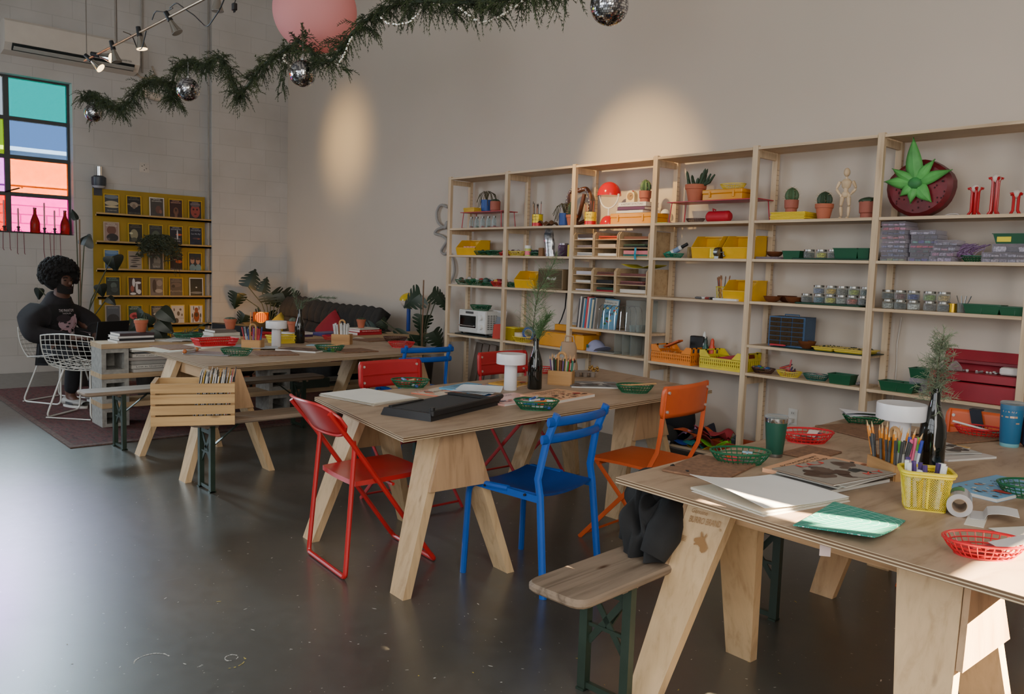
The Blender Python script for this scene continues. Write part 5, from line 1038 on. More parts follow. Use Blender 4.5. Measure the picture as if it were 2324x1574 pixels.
# yellow mesh caddy
cl=pz(2096,1152,.7); t=thing('pen_caddy','yellow mesh pen basket full of white markers on the nearest table','pen basket',(cl.x,cl.y,.7),.55); ymt=C((228,204,50),.38,0,.03)
def rrect(w,d,r,n=5):
    P=[]
    for cx,cy,a0 in((w/2-r,d/2-r,0),(-w/2+r,d/2-r,PI/2),(-w/2+r,-d/2+r,PI),(w/2-r,-d/2+r,1.5*PI)):
        for i in range(n+1): a=a0+PI/2*i/n; P.append((cx+r*math.cos(a),cy+r*math.sin(a)))
    return P
def perim(P,s):
    L_=[0]
    for i in range(len(P)): L_.append(L_[-1]+math.dist(P[i],P[(i+1)%len(P)]))
    s=(s%1)*L_[-1]
    for i in range(len(P)):
        if L_[i]<=s<=L_[i+1]+1e-9:
            t_=(s-L_[i])/(L_[i+1]-L_[i]+1e-9); a,b=P[i],P[(i+1)%len(P)]; return (a[0]+(b[0]-a[0])*t_,a[1]+(b[1]-a[1])*t_)
cw,cd,ch=.135,.105,.115
lo,hi=rrect(cw*.82,cd*.8,.016),rrect(cw,cd,.02); mb=MB(); NS=66
for k in range(NS):
    for s in(1,-1):
        P=[]
        for i in range(7):
            f=i/6; a=perim(lo,k/NS+s*f*.21); b=perim(hi,k/NS+s*f*.21); P.append((a[0]*(1-f)+b[0]*f,a[1]*(1-f)+b[1]*f,.006+(ch-.012)*f))
        mb.tube(P,.0008,3)
obj('mesh_side',mb,ymt,t,sm=0); obj('base',MB().prism(lo,0,.004),ymt,t,sm=0)
obj('rim',MB().tube([(x,y,ch) for x,y in rrect(cw+.008,cd+.008,.022)],.0055,6,closed=True).tube([(x,y,ch-.009) for x,y in rrect(cw+.004,cd+.004,.022)],.004,6,closed=True),ymt,t); obj('divider',MB().box(-.003,.003,-cd*.45,cd*.45,.01,ch-.008).box(-cw*.45,0,-.002,.002,.01,ch-.012),ymt,t,sm=0)
def upright(name,labels,base,n,area,h,r,cols,caps,cat,group,seed,rz=0,lean=.25,tip=None,tl=.02):
    """loose pens, pencils or markers standing in a holder"""
    rd=random.Random(seed); c,s=math.cos(rz),math.sin(rz); out=[]
    for k in range(n):
        x,y=rd.uniform(-1,1)*area[0],rd.uniform(-1,1)*area[1]; dx,dy=x*lean/area[0]*.35+rd.uniform(-.06,.06),y*lean/area[1]*.2+rd.uniform(-.05,.05); hh=h*rd.uniform(.92,1.05); i=k%len(cols)
        mb=MB(); P=lambda f:(dx*hh*f,dy*hh*f,hh*f)
        mb.tube([P(0),P(.8),P(1-tl/h)],r,6)
        ms=[C(cols[i],.45,0,.03),C(caps[i],.5,0,.03)]
        if tip=='pencil': mb.tube([P(1-tl/h),P(1)],[r,r*.12],6,1)
        elif tip=='cap': mb.tube([P(.68),P(1)],r*1.15,7,1)
        else: mb.tube([P(1-tl/h),P(1)],r*1.05,6,1)
        lb=labels[i] if isinstance(labels,(list,tuple)) else labels
        out.append(one(name,mb,ms,lb,cat,(base[0]+x*c-y*s,base[1]+x*s+y*c,base[2]),rz,(group+', '+lb.split(' ')[0]) if isinstance(labels,(list,tuple)) else group,30))
    return out
upright('marker',['white marker standing in the yellow mesh pen basket','clear-barrelled pen with purple cap in the yellow mesh pen basket'],(cl.x,cl.y,.706),13,(.05,.035),.135,.006,[(226,226,224),(190,186,200)],[(214,216,218),(70,50,110)],'marker','markers in the yellow mesh basket',21,.55,.2,'cap')
upright('marker','short yellow marker low inside the yellow mesh pen basket',(cl.x,cl.y,.706),5,(.045,.03),.085,.006,[(214,176,40)],[(206,160,30)],'marker','short markers in the yellow mesh basket',22,.55,.1,'cap')
for k in range(7): one('paper_tissue',MB().ball((0,0,0),.016,8,6,sc=(1.2,.8,.7)),C((226,226,228),.8,bmp=2),'small crumpled white wad near the top of the yellow mesh basket','paper wad',(cl.x+random.uniform(-.04,.04),cl.y+random.uniform(-.03,.03),.795+random.uniform(0,.014)),k,'paper wads in the yellow mesh basket')
# wooden pencil box with handle
def pencil_box(loc,rz,label,w=.15,d=.085,h=.06,hh=.14):
    t=thing('pencil_box',label,'pencil box',loc,rz); m=W((196,152,100),'X',.82,1.2,.5,False)
    for s in(-1,1): obj('long_side',MB().box(-w/2,w/2,s*d/2-.004,s*d/2+.004,0,h),m,t,sm=0); obj('short_side',MB().box(s*w/2-.004,s*w/2+.004,-d/2,d/2,0,h),m,t,sm=0)
    obj('base',MB().box(-w/2,w/2,-d/2,d/2,0,.006),m,t,sm=0)
    obj('handle',MB().box(-w/2+.03,w/2-.03,-.004,.004,.006,hh-.025) if 0 else MB().rings([[(x,-.005,z) for x,z in P],[(x,.005,z) for x,z in P]]) if 0 else MB().tube([(-.022,0,.01),(-.022,0,hh-.02)]+[(-.022*math.cos(a),0,hh-.02+.022*math.sin(a)) for a in [PI*i/8 for i in range(1,8)]]+[(.022,0,hh-.02),(.022,0,.01)],.008,8),m,t); return t
bp=pz(2024,1078,.7); pencil_box((bp.x,bp.y,.7),-.62,'wooden pencil box with arched handle crammed with pencils, nearest table',.17,.085,.055,.165)
upright('pencil','orange pencil with sharp point in the nearest pencil box',(bp.x-.018,bp.y+.012,.707),20,(.055,.028),.165,.0038,[(226,140,40)],[(206,170,120)],'pencil','orange pencils in the nearest pencil box',31,-.62,.75,'pencil')
upright('pen','dark grey fineliner pen in the nearest pencil box',(bp.x-.01,bp.y-.012,.707),14,(.065,.02),.125,.0048,[(70,72,74)],[(60,62,64)],'pen','grey fineliners in the nearest pencil box',32,-.62,.6,'cap')
upright('pen',['pink pen at the right end of the nearest pencil box','blue pen at the right end of the nearest pencil box','green-capped pen at the right end of the nearest pencil box','silver pen at the right end of the nearest pencil box'],(bp.x+.055,bp.y-.03,.707),9,(.016,.03),.135,.005,[(206,90,130),(190,196,214),(200,206,200),(170,170,164)],[(206,90,130),(40,60,160),(110,190,70),(90,90,84)],'pen','pens in the nearest pencil box',33,-.62,.5,'cap')
# lamps, bottles
def mushroom(loc,label,r=.085,hs=.055,H=.235):
    t=thing('table_lamp',label,'lamp',loc); m=C((222,222,226),.3,0,.01)
    obj('stem',MB().lathe([(.036,0),(.037,.004),(.036,H-hs+.01)],24),m,t); obj('lamp_shade',MB().lathe([(r*.4,H-hs),(r*.985,H-hs),(r,H-hs+.003),(r,H-.004),(r*.985,H),(r*.6,H-.003),(.001,H-.004)],36),m,t); return t
def champagne(loc,label,H=.295,r=.042):
    m=C((14,17,14),.06,0,0,spec=.7,coat=.3); t=thing('glass_bottle',label,'bottle',loc)
    obj('bottle_body',MB().lathe([(r*.9,0),(r,.006),(r,H*.46),(r*.93,H*.56),(r*.7,H*.67),(r*.47,H*.77),(r*.37,H*.86),(r*.35,H*.945)],26),m,t); obj('bottle_neck_ring',MB().lathe([(r*.36,H*.945),(r*.44,H*.95),(r*.44,H*.975),(r*.38,H*.98),(r*.38,H),(r*.28,H),(r*.28,H*.95)],20),m,t); return t
p3=pz(2036,1058,.7); mushroom((p3.x,p3.y,.7),'white mushroom lamp behind the pencils on the nearest table',.085,.058,.235)
b3=pz(2110,1066,.7); champagne((b3.x,b3.y,.7),'dark wine bottle holding a frosty juniper sprig, nearest table',.30,.045)
def sprig(name,loc,label,c,pts,n,l,r=.0011,spread=.9,seed=1,up=.5,sub=0,c2=None):
    """a stem with many fine needles or twigs"""
    rd=random.Random(seed); mb=MB(); P=[V(p) for p in pts]; mb.tube(P,.0022,5,1)
    def at(f):
        k=min(len(P)-2,int(f*(len(P)-1))); return P[k].lerp(P[k+1],f*(len(P)-1)-k),(P[k+1]-P[k]).normalized()
    for i in range(n):
        f=rd.uniform(.12,1); b,d=at(f); q=V((rd.gauss(0,1),rd.gauss(0,1),rd.gauss(0,.6))).normalized(); dr=(q*spread+d*up).normalized(); ll=l*rd.uniform(.6,1.2)*(1.15-f*.55)
        e=b+dr*ll; mb.tube([b,b.lerp(e,.5)+V((0,0,ll*.03)),e],[r,r*.8,r*.3],3)
        for j in range(sub):
            g=rd.uniform(.25,1); b2=b.lerp(e,g); d2=(V((rd.gauss(0,1),rd.gauss(0,1),rd.gauss(0,1))).normalized()*.8+dr*.7).normalized(); l2=ll*rd.uniform(.18,.42); mb.tube([b2,b2+d2*l2],[r*.9,r*.3],3)
    return one(name,mb,[C(c,.7,0,.12),C(c2 or (70,60,44),.8)],label,'plant',loc,0,None,0)
sprig('juniper_sprig',(b3.x,b3.y,.70),'frosty grey-green juniper sprig in the bottle on the nearest table',(104,116,92),[(0,0,.2),(-.003,0,.32),(0.0,.004,.42),(.01,.0,.49)],210,.07,.0011,1,3,.4,10)
# tumblers
def tumbler(loc,label,h,r0,r1,c,band,basec=None):
    t=thing('travel_tumbler',label,'tumbler',loc); obj('cup_body',MB().lathe([(r0*.96,h*.08),(r0,h*.1),(r1,h*.84)],28),C(c,.42,0,.02),t); obj('steel_base',MB().lathe([(r0*.9,0),(r0*.95,.004),(r0*.95,h*.085)],28),basec or STEEL,t)
    obj('steel_rim',MB().lathe([(r1,h*.84),(r1*1.01,h*.85),(r1*1.02,h*.95)],28),band,t); obj('lid',MB().lathe([(r1*1.03,h*.94),(r1*1.06,h*.95),(r1*1.06,h*.985),(r1*.98,h),(r1*.9,h*.98),(.001,h*.975)],28),GL((180,184,184),.05,alpha=.6),t); return t
g=pz(1757,1035,.7); tumbler((g.x,g.y,.7),'dark green steel tumbler with clear lid on the nearest table',.158,.031,.041,(24,74,58),CHROME)
g=pz(2290,1012,.7); t=tumbler((g.x,g.y,.7),'scuffed blue tumbler with pale blue base at the right of the nearest table',.19,.038,.044,(40,100,140),C((60,110,146),.4),C((110,170,180),.5))
mb=MB(); rd=random.Random(4)
for k in range(16): a=-1.9+rd.uniform(-.5,1.2); z=.19*rd.choice((.86,.8,.68,.55)); mb.box(.0425,.0432,-.007*rd.uniform(.4,1.3),.007,z-.004,z+.004*rd.uniform(.3,1.6),0,Euler((0,0,a)).to_matrix().to_4x4())
obj('scuff_marks',mb,C((206,176,150),.3,.5),t,sm=0)['kind']='stuff'
t=thing('hand_bag','navy blue bag standing at the right end of the nearest table','bag',(pz(2378,1018,.7).x,pz(2378,1018,.7).y,.7),.5); obj('body',MB().bbox(-.1,.1,-.05,.05,0,.13,.03),C((34,42,66),.8,bmp=2),t); obj('handle',MB().tube([(-.05,0,.125),(-.04,0,.16),(.04,0,.16),(.05,0,.125)],.006,6),C((34,42,66),.8),t)
def bk3(x,y,m,label,s=.93,z=.7,rz=.9): p=pz(x,y,z); return basket((p.x,p.y,z),rz,m,label,s)
bk3(1679,1050,BG,'green oval basket with red scissors on the nearest table',.93); p=pz(1679,1050,.7)
def scissors(loc,rz,label,c,s=1):
    t=thing('scissors',label,'scissors',loc,rz)
    for q in(-1,1):
        obj('blade',MB().bar((0,0,.004+.001*q),(.075*s,q*.008*s,.004+.001*q),.012*s,.0015,w2=.003),STEEL,t,sm=0); obj('handle',MB().tube([(-.035*s+.022*s*math.cos(a),q*.02*s+.013*s*math.sin(a),.005) for a in [i*PI/6 for i in range(12)]],.0045*s,6,closed=True).bar((-.015*s,-q*.008*s,.005),(0,0,.005),.008,.006),C(c,.4),t)
    return t
scissors((p.x,p.y,.707),.4,'red-handled scissors lying in the green basket on the nearest table',(200,70,80),.9); one('glue_cap',MB().lathe([(.009,0),(.009,.02),(.001,.02)],10),C((216,80,40),.4),'small orange cap in the green basket on the nearest table','stopper',(p.x-.04,p.y-.02,.705))  # the small orange piece is a loose glue cap
one('push_pin',MB().box(-.018,.018,-.003,.003,.03,.036).box(-.003,.003,-.016,.016,.03,.036),C((150,190,210),.3),'small pale blue cross in the green basket on the nearest table','cross',(p.x+.01,p.y+.03,.705),.5,None,0)
bk3(1830,1002,BR,'red oval basket of paper strips behind the green tumbler',.93); p=pz(1830,1002,.7)
for k in range(4): one('paper_strip',MB().grid(lambda u,v:((u-.5)*.12,(v-.5)*.04,.008*math.sin(5*u+k)),8,2,th=.0008),C([(206,190,180),(196,180,170),(60,80,120),(206,186,180)][k],.7),'paper strip lying in the red basket behind the green tumbler','paper',(p.x+.006*k,p.y,.718+.006*k),.9+.3*k,'paper strips in the red basket')
bk3(1961,962,BG,'green basket with white papers at the far end of the nearest table',.85); p=pz(1961,962,.7)
for k in range(2): one('paper_square',MB().grid(lambda u,v:((u-.5)*.17,(v-.5)*.11,.006*math.sin(3*u+2*v)),6,4,th=.0008),C((214,214,220),.7),'white paper, %s, in the green basket at the far end of the nearest table'%('upper sheet','lower sheet')[k],'paper',(p.x-.02+.01*k,p.y-.0,.754-.012*k),.75+.15*k)
bk3(2232,1258,BR,'bright red basket of tools in the sun on the nearest table',.84,.7,.8); p=pz(2232,1258,.7)
scissors((p.x-.01,p.y,.712),.9,'red scissors in the sunlit red basket on the nearest table',(196,40,50),.9)
for k in range(3): t=thing('craft_knife','craft knife with a red handle in the sunlit red basket','knife',(p.x+.012*k,p.y+.01*k-.01,.716+.006*k),(0,-.12,.6+.35*k),'craft knives in the sunlit red basket'); obj('handle',MB().bbox(-.05,.03,-.008,.008,0,.008,.004),C([(190,40,50),(206,60,70),(120,30,40)][k],.35),t); obj('blade',MB().box(.03,.065,-.005,.005,.003,.0042),CHROME,t,sm=0)
one('paper_slip',MB().grid(lambda u,v:((u-.5)*.09,(v-.5)*.05,.02*u),4,3,th=.0008),C((206,200,196),.7),'translucent paper slip at the rim of the sunlit red basket','paper',(p.x+.055,p.y+.02,.735),.9)
bk3(2222,990,BR,'red basket with a white brush at the far end of the nearest table',.85,.7,.3); p=pz(2222,990,.7)
one('paste_brush',MB().tube([(-.11,0,.045),(.05,0,.012)],[.005,.004],6).tube([(.05,0,.012),(.08,0,.006)],[.008,.004],6,1),[C((214,212,208),.4),C((120,150,130),.7)],'white paste brush resting across the far red basket','brush',(p.x,p.y,.715),.5)
bk3(2335,1125,BG,'green basket cut off by the right edge of the photo, nearest table',.85)
# flat things
def cork(bl,br,tl,label,h=.008,c=(126,92,68)):
    loc,rz,w,d=flat(bl,br,tl); return one('cork_board',MB().bbox(-w/2,w/2,-d/2,d/2,0,h,.006),C(c,.85,0,.14,60),label,'board',loc,rz,'brown cork work boards',25)
cork((1500,1069),(1640,1095),(1590,1035),'cork board under the white paper at the left of the nearest table'); cork((1770,1030),(1850,1046),(1815,1010),'cork board under the dark green tumbler'); cork((1848,968),(1975,1000),(1905,945),'cork board in front of the basket with white papers'); cork((2065,990),(2150,1010),(2110,960),'cork board behind the wine bottle, far end of the nearest table')
loc,rz,w_,d_=flat((1870,1100),(1978,1062),(1757,1062)); mag('art_book',loc,rz,w_,d_,.014,(226,170,130),'peach art book partly under the magazines on the nearest table','book',collage(['EXTRAORDINARY','THINGS TO','CUT OUT AND','COLLAGE'],None,[(120,60,50),(60,70,60),(180,120,90),(150,90,60),(40,40,44)],5))
loc,rz,w_,d_=flat((1890,1124),(2030,1096),(1762,1083)); 
for k in range(3): mag('magazine',(loc[0]+.012*k-.01,loc[1]+.008*k,.7145+.0055*k if k else .7005),rz+.05*k,w_*.98,d_*.96,.012 if not k else .005,(150,146,140),'plain magazine in the pile under the glossy cover, %s'%('lowest','second','third')[k],'magazine',lines(9))
mag('magazine',(loc[0],loc[1],.7295),rz,w_,d_,.005,(120,104,90),'glossy magazine with red title and a man in glasses, nearest table','magazine',people_cover([('LU',.17,-.0,.38,.4),('KY',.17,.30,-.36,.3)],(150,142,132),(70,46,36),(40,44,44),9,(220,50,40)))
loc,rz,w_,d_=flat((2170,1112),(2262,1140),(2150,1066)); loc,rz,w_,d_=flat((2140,1110),(2262,1140),(2160,1062)); mag('art_book',loc,rz,w_,d_,.012,(110,166,206),'light blue art book behind the foil roll on the nearest table','book',collage(['EVEN MORE','THINGS TO','CUT OUT AND','COLLAGE'],None,[(190,150,120),(206,120,60),(70,60,60),(230,220,200),(150,110,80)],8))
loc,rz,w_,d_=flat((2140,1046),(2262,1042),(2130,1010))
mag('magazine',loc,rz+.1,w_,d_,.008,(196,190,186),'grey magazine, lower of the pair right of the wine bottle','magazine',lines(8)); mag('magazine',(loc[0]-.04,loc[1]+.03,.709),rz-.05,w_*.85,d_*.9,.005,(120,120,116),'magazine with a portrait, upper of the pair right of the wine bottle','magazine',people_cover([('',.14,-.2,.36,.4)],(176,172,166),(70,68,66),(40,40,42),12,(60,90,150)))
mag('magazine',(loc[0]-.08,loc[1]+.12,.7005),rz+.3,.16,.2,.005,(214,170,90),'blue and gold magazine corner behind the wine bottle','magazine',lines(3,(60,110,160)))
# foil / film roll
p=pz(2178,1132,.742); t=thing('film_roll','roll of clear film with foil core and a loose curl, nearest table','roll',(p.x,p.y,.7),.35); R_=.034
obj('roll',MB().rings([[(x,r*math.cos(a),R_+r*math.sin(a)) for a in [2*PI*i/28 for i in range(28)]] for r,x in((R_*.62,-.05),(R_,-.05),(R_,.05),(R_*.62,.05))],loop=True,mat=T(0,0,0,PI/2+.0)),C((206,206,210),.2,.5,.02),t); obj('core',MB().rings([[(x,r*math.cos(a),R_+r*math.sin(a)) for a in [2*PI*i/24 for i in range(24)]] for r,x in((R_*.56,-.0505),(R_*.62,-.0505),(R_*.62,.0505),(R_*.56,.0505))],loop=True,mat=T(0,0,0,PI/2)),C((170,150,130),.6),t)
obj('label',MB().rings([[(x,r*math.cos(a),R_+r*math.sin(a)) for a in [.3+1.6*i/10 for i in range(11)]] for r,x in((R_+.0006,.0),(R_+.0006,.045))],cap=(0,0),mat=T(0,0,0,PI/2)),C((70,150,90),.4),t); obj('loose_end',MB().grid(lambda u,v:(.1*v-.05,.03+.12*u,.002+.03*max(0,math.sin(3*u))*(u>.3)*.6+.02*u*u),14,4,th=.0008,mat=T(0,0,0,-PI/2)),C((216,216,218),.3),t)
sheets((2245,1200),(2345,1240),(2270,1160),'loose white printed papers right of the sunlit red basket',3); sheets((2195,1192),(2240,1200),(2225,1172),'pale tan paper behind the sunlit red basket',1,curl=0)
p=pz(2300,1115,.7); one('paper_scrap',MB().grid(lambda u,v:((u-.5)*.09,(v-.5)*.05,.01+.008*math.sin(7*u+3*v)),10,6,th=.0008),C((206,204,204),.7),'crumpled white scrap between the blue book and the right edge','paper',(p.x,p.y,.7),.6)
p=pz(1873,1243,.66); one('paper_tag',MB().box(-.014,.014,-.001,.001,-.03,.012),C((214,190,184),.7),'small pinkish paper tag hanging under the nearest table edge','tag',(p.x,p.y,.668),.6,None,0)
one('bag_strap',MB().bar((-.03,-.226,.585),(.02,-.232,.785),.05,.004,up=(0,1,0)).box(-.005,.045,-.275,-.228,.782,.788),C((30,34,46),.7),'dark strap over the back of the orange chair behind the nearest table','strap',(5.235-.075,-.98,0),PI,None,0).rotation_euler=(0,0,PI)
# ---- middle table
sheets((848,921),(948,907),(722,899),'stack of white paper at the near left corner of the middle table',9)
loc,rz,w_,d_=flat((978,957),(1135,918),(893,934)); t=thing('paper_cutter','black guillotine paper cutter on the near end of the middle table','paper cutter',loc,rz); bk=C((26,26,28),.5,0,.1)
obj('base_plate',MB().rings([[(-w_/2,-d_/2,0),(w_/2,-d_/2,0),(w_/2,d_/2,0),(-w_/2,d_/2,0)],[(-w_/2+.008,-d_/2+.008,.034),(w_/2-.008,-d_/2+.008,.034),(w_/2-.008,d_/2-.012,.034),(-w_/2+.008,d_/2-.012,.034)]]),bk,t,sm=0); obj('bed',MB().box(-w_/2+.03,w_/2-.1,-d_/2+.02,d_/2-.03,.034,.0362),C((44,44,46),.7),t,sm=0)
obj('clamp_bar',MB().bbox(w_/2-.09,w_/2-.06,-d_/2+.01,d_/2-.02,.035,.047,.004),bk,t); obj('blade_arm',MB().bbox(-w_/2+.01,w_/2,-d_/2-.006,-d_/2+.022,.02,.048,.008),bk,t); obj('handle',MB().tube([(w_/2-.02,-d_/2+.008,.036),(w_/2+.06,-d_/2+.03,.034)],[.016,.013],8),bk,t); obj('pivot',MB().lathe([(.012,0),(.012,.014),(.001,.014)],12,(-w_/2+.02,-d_/2+.008,.046)),BLACK,t); obj('paper_stop',MB().bbox(-w_/2+.03,-.02,d_/2-.04,d_/2-.02,.034,.042,.003),bk,t)
bk3(931,878,BG,'green oval basket at the left edge of the middle table',.9); p=pz(931,878,.7)
for k in range(5): one('glue_stick',MB().tube([(-.03,0,.008),(.035,0,.008)],.008,8).tube([(.02,0,.008),(.04,0,.008)],.0085,8,1),[C([(206,206,206),(190,70,60),(200,200,210),(226,190,150),(90,120,170)][k],.4),C([(60,90,150),(60,60,60),(200,60,50),(200,80,40),(60,80,140)][k],.4)],'small glue stick in the green basket at the left edge of the middle table','glue stick',(p.x+random.uniform(-.03,.03),p.y+random.uniform(-.03,.03),.706+.007*k),.7*k,'glue sticks in the left green basket')
bk3(1217,928,BG,'green oval basket of markers at the right edge of the middle table',.93); p=pz(1217,928,.7)
for k in range(6): one('marker',MB().tube([(-.05,0,.007),(.05,0,.007)],.0065,8).tube([(.02,0,.007),(.055,0,.007)],.007,8,1),[C([(206,206,210),(60,120,190),(200,200,200),(230,120,40),(190,200,210),(40,90,170)][k],.4),C([(40,80,150),(200,70,40),(90,150,190),(220,220,220),(40,80,140),(206,206,206)][k],.4)],'small marker lying in the green basket at the right edge of the middle table','marker',(p.x+random.uniform(-.03,.03),p.y+random.uniform(-.02,.02),.708+.008*k),.3+.35*k,'markers in the right green basket')
bk3(1440,890,BG,'green basket at the far right of the middle table, by the orange chair',.9)
p=pz(1440,890,.7); one('wood_spoon',MB().tube([(-.06,0,.03),(.12,.02,.05)],.005,6).ball((-.065,0,.028),.016,8,6,sc=(1.3,.8,.5)),C((196,150,96),.6),'pale wooden tool resting in the green basket by the orange chair','tool',(p.x,p.y,.706),.6)
t=mag('magazine',*[(lambda f:f)(flat((1000,905),(1090,885),(962,888)))[i] for i in range(2)],.30,.23,.006,(206,120,96),'orange and cream magazine left of the blue book, middle table','magazine',people_cover([('AARP',.14,-.25,.4,.4),('Tech in',.12,.05,.26,.5),('Everyday',.12,.1,.12,.6)],(214,196,176),(196,90,60),(226,150,120),14,(200,40,40)))
l2=flat((1062,897),(1145,880),(1045,874)); mag('art_book',l2[0],l2[1],.28,.2,.016,(96,160,196),'light blue art book behind the white lamp, middle table','book',collage(['EVEN MORE','THINGS TO','CUT OUT'],None,[(60,60,60),(40,90,120),(220,200,170)],18))
for k in range(3): p=pz(1075+5*k,893,.7); one('loose_page',MB().grid(lambda u,v:((u-.5)*.1,(v-.5)*.22,.012+.02*u*u+.003*k),6,3,th=.0008),C((200,206,210),.6),'loose magazine page, %s of three fanned beside the blue book, middle table'%('left','middle','right')[k],'paper',(p.x+.02*k,p.y-.01,.7+.004*k),l2[1]+.2*k)
l3=flat((1125,925),(1262,905),(1098,903)); mag('art_book',l3[0],l3[1],.33,.24,.01,(222,170,160),'pink art book in front of the white lamp, middle table','book',collage(['THINGS TO','CUT OUT'],None,[(70,50,56),(120,80,80),(190,110,100),(60,60,80)],23))
l4=flat((1255,920),(1362,900),(1190,893)); mag('art_book',(l4[0][0]+.02,l4[0][1]+.03,.7),l4[1],.34,.25,.016,(226,172,132),'peach art book right of the pink one, middle table','book',collage(['EXTRAORDINARY','THINGS TO','CUT OUT AND','COLLAGE'],None,[(60,60,50),(130,80,60),(180,120,90),(90,60,50)],25))
p=pz(1104,897,.7); one('paint_pot',MB().lathe([(.024,0),(.026,.004),(.026,.016),(.023,.019),(.001,.019)],18),C((34,84,140),.4),'small blue round lid between the cutter and the pink book','pot',(p.x,p.y,.7))  # a loose dark blue lid
p=pz(1158,884,.7); mushroom((p.x,p.y,.7),'white mushroom lamp in the middle of the middle table',.083,.058,.205)
p=pz(1213,882,.7); champagne((p.x,p.y,.7),'dark wine bottle holding a tall feathery fern, middle table',.29,.042); b1p=p
sprig('asparagus_fern',(p.x,p.y,.7),'tall feathery asparagus fern in the bottle on the middle table',(86,112,74),[(0,0,.2),(-.02,-.01,.36),(-.01,.01,.55),(.05,.07,.72)],130,.13,.0012,.75,6,.75,4)
sprig('asparagus_fern',(p.x+.01,p.y,.7),'short dense fern sprig low in the bottle on the middle table',(70,104,58),[(0,0,.25),(.015,.01,.34),(.05,.03,.42)],110,.08,.0014,.6,7,.9,3)
p=pz(1273,872,.7); pencil_box((p.x,p.y,.7),.55,'wooden pencil box of coloured pencils on the middle table',.14,.075,.085,.19)
cn=['green','red','brown','teal','purple','white','black','dark green','pink']; cc=[(60,130,50),(170,50,40),(120,70,40),(40,130,110),(110,80,130),(206,200,206),(40,40,44),(30,80,40),(206,120,110)]
upright('pencil',[c+' coloured pencil standing in the box on the middle table' for c in cn],(p.x,p.y,.707),26,(.058,.026),.17,.0042,cc,[(206,160,110)]*9,'pencil','coloured pencils on the middle table',35,.55,.25,'pencil',.022)
l5=flat((1172,878),(1210,870),(1170,860)); mag('magazine',(l5[0][0],l5[0][1],.7),l5[1],.2,.2,.006,(222,170,70),'yellow-orange book behind the lamp, middle table','book',collage(['EXTRAORDINARY','THINGS'],None,[(60,50,40),(150,90,40)],28))
l6=flat((1362,886),(1400,880),(1300,868)); mag('magazine',(pz(1348,874,.7).x,pz(1348,874,.7).y,.7),.9,.3,.24,.008,(130,134,136),'grey magazine with dark picture right of the pencil box','magazine',people_cover([('',.1,-.3,.42,.3)],(120,122,124),(50,52,58),(180,176,170),30,(220,220,216)))
p=pz(1290,858,.7); t=thing('coffee_cup','paper coffee cup with black lid behind the pencil box','cup',(p.x,p.y,.7)); obj('cup',MB().lathe([(.028,0),(.04,.105)],20),C((206,202,196),.6),t); obj('lid',MB().lathe([(.043,.103),(.043,.113),(.037,.122),(.001,.122)],20),BLACK,t)
p=pz(1268,855,.7); t=thing('iced_drink','clear plastic cup with dome lid and blue straw behind the pencil box','cup',(p.x,p.y,.7)); obj('cup',MB().lathe([(.028,0),(.042,.11)],20),GL((150,120,100),.05,alpha=.5),t); obj('lid',MB().lathe([(.044,.11),(.04,.13),(.02,.145)],20),GL((220,224,226),.05,alpha=.35),t); obj('straw',MB().tube([(0,0,.02),(.01,.0,.2)],.0035,8),C((90,150,190),.4),t)
p=pz(1318,853,.7); t=thing('egg_carton','grey moulded pulp carton with gold beads behind the pencil box','carton',(p.x,p.y,.7),.8)
mb=MB()
for i in range(4):
    for j in range(2): mb.lathe([(.014,0),(.024,.032),(.02,.032),(.012,.003)],10,(-.075+.05*i,-.025+.05*j,0))
obj('cups',mb.box(-.1,.1,-.05,.05,.03,.033),C((140,128,118),.9,bmp=2),t); mb=MB(); rd=random.Random(2); [mb.ball((.08+rd.uniform(-.03,.03),rd.uniform(-.03,.03),.035+rd.uniform(0,.03)),.008,8,6) for k in range(18)]; obj('gold_beads',mb,C((196,160,96),.25,.8),t)['kind']='stuff'
bk3(1222,846,BR,'red basket behind the wine bottle, far end of the middle table',.8)
p=pz(1288,842,.7); t=thing('canvas_bag','beige canvas bag standing at the far end of the middle table','bag',(p.x,p.y,.7),.6); obj('body',MB().rings([[(x*(.07-.004*k)+.004*math.sin(k*2),y*(.045-.003*k),z) for x,y in [(math.cos(a),math.sin(a)) for a in [2*PI*i/16 for i in range(16)]]] for k,z in enumerate((0,.04,.08,.12,.16,.19,.2))]),C((166,140,114),.9,bmp=2),t); obj('bag_handle',MB().tube([(-.03,0,.19),(-.02,0,.24),(.03,0,.24),(.04,0,.19)],.006,6),C((166,140,114),.9),t)
t=thing('tote_bag','white plastic bag with black stripes on the floor under the middle table','bag',(3.35,-1.0,0),.5); obj('body',MB().rings([[(x*(.17+.01*(k%2)),y*.08,z) for x,y in [(math.cos(a),math.sin(a)) for a in [2*PI*i/20 for i in range(20)]]] for k,z in enumerate((0,.08,.16,.24,.32,.36))]),C((190,188,184),.4,bmp=2),t)
mb=MB(); 
for k in range(5): mb.box(.05+.022*k,.062+.022*k,-.085,-.08,.05,.3) 
obj('black_stripes',mb,BLACK,t,sm=0); obj('bag_handle',MB().tube([(-.06,0,.34),(-.05,0,.45),(.05,0,.45),(.06,0,.34)],.008,6),BLACK,t)
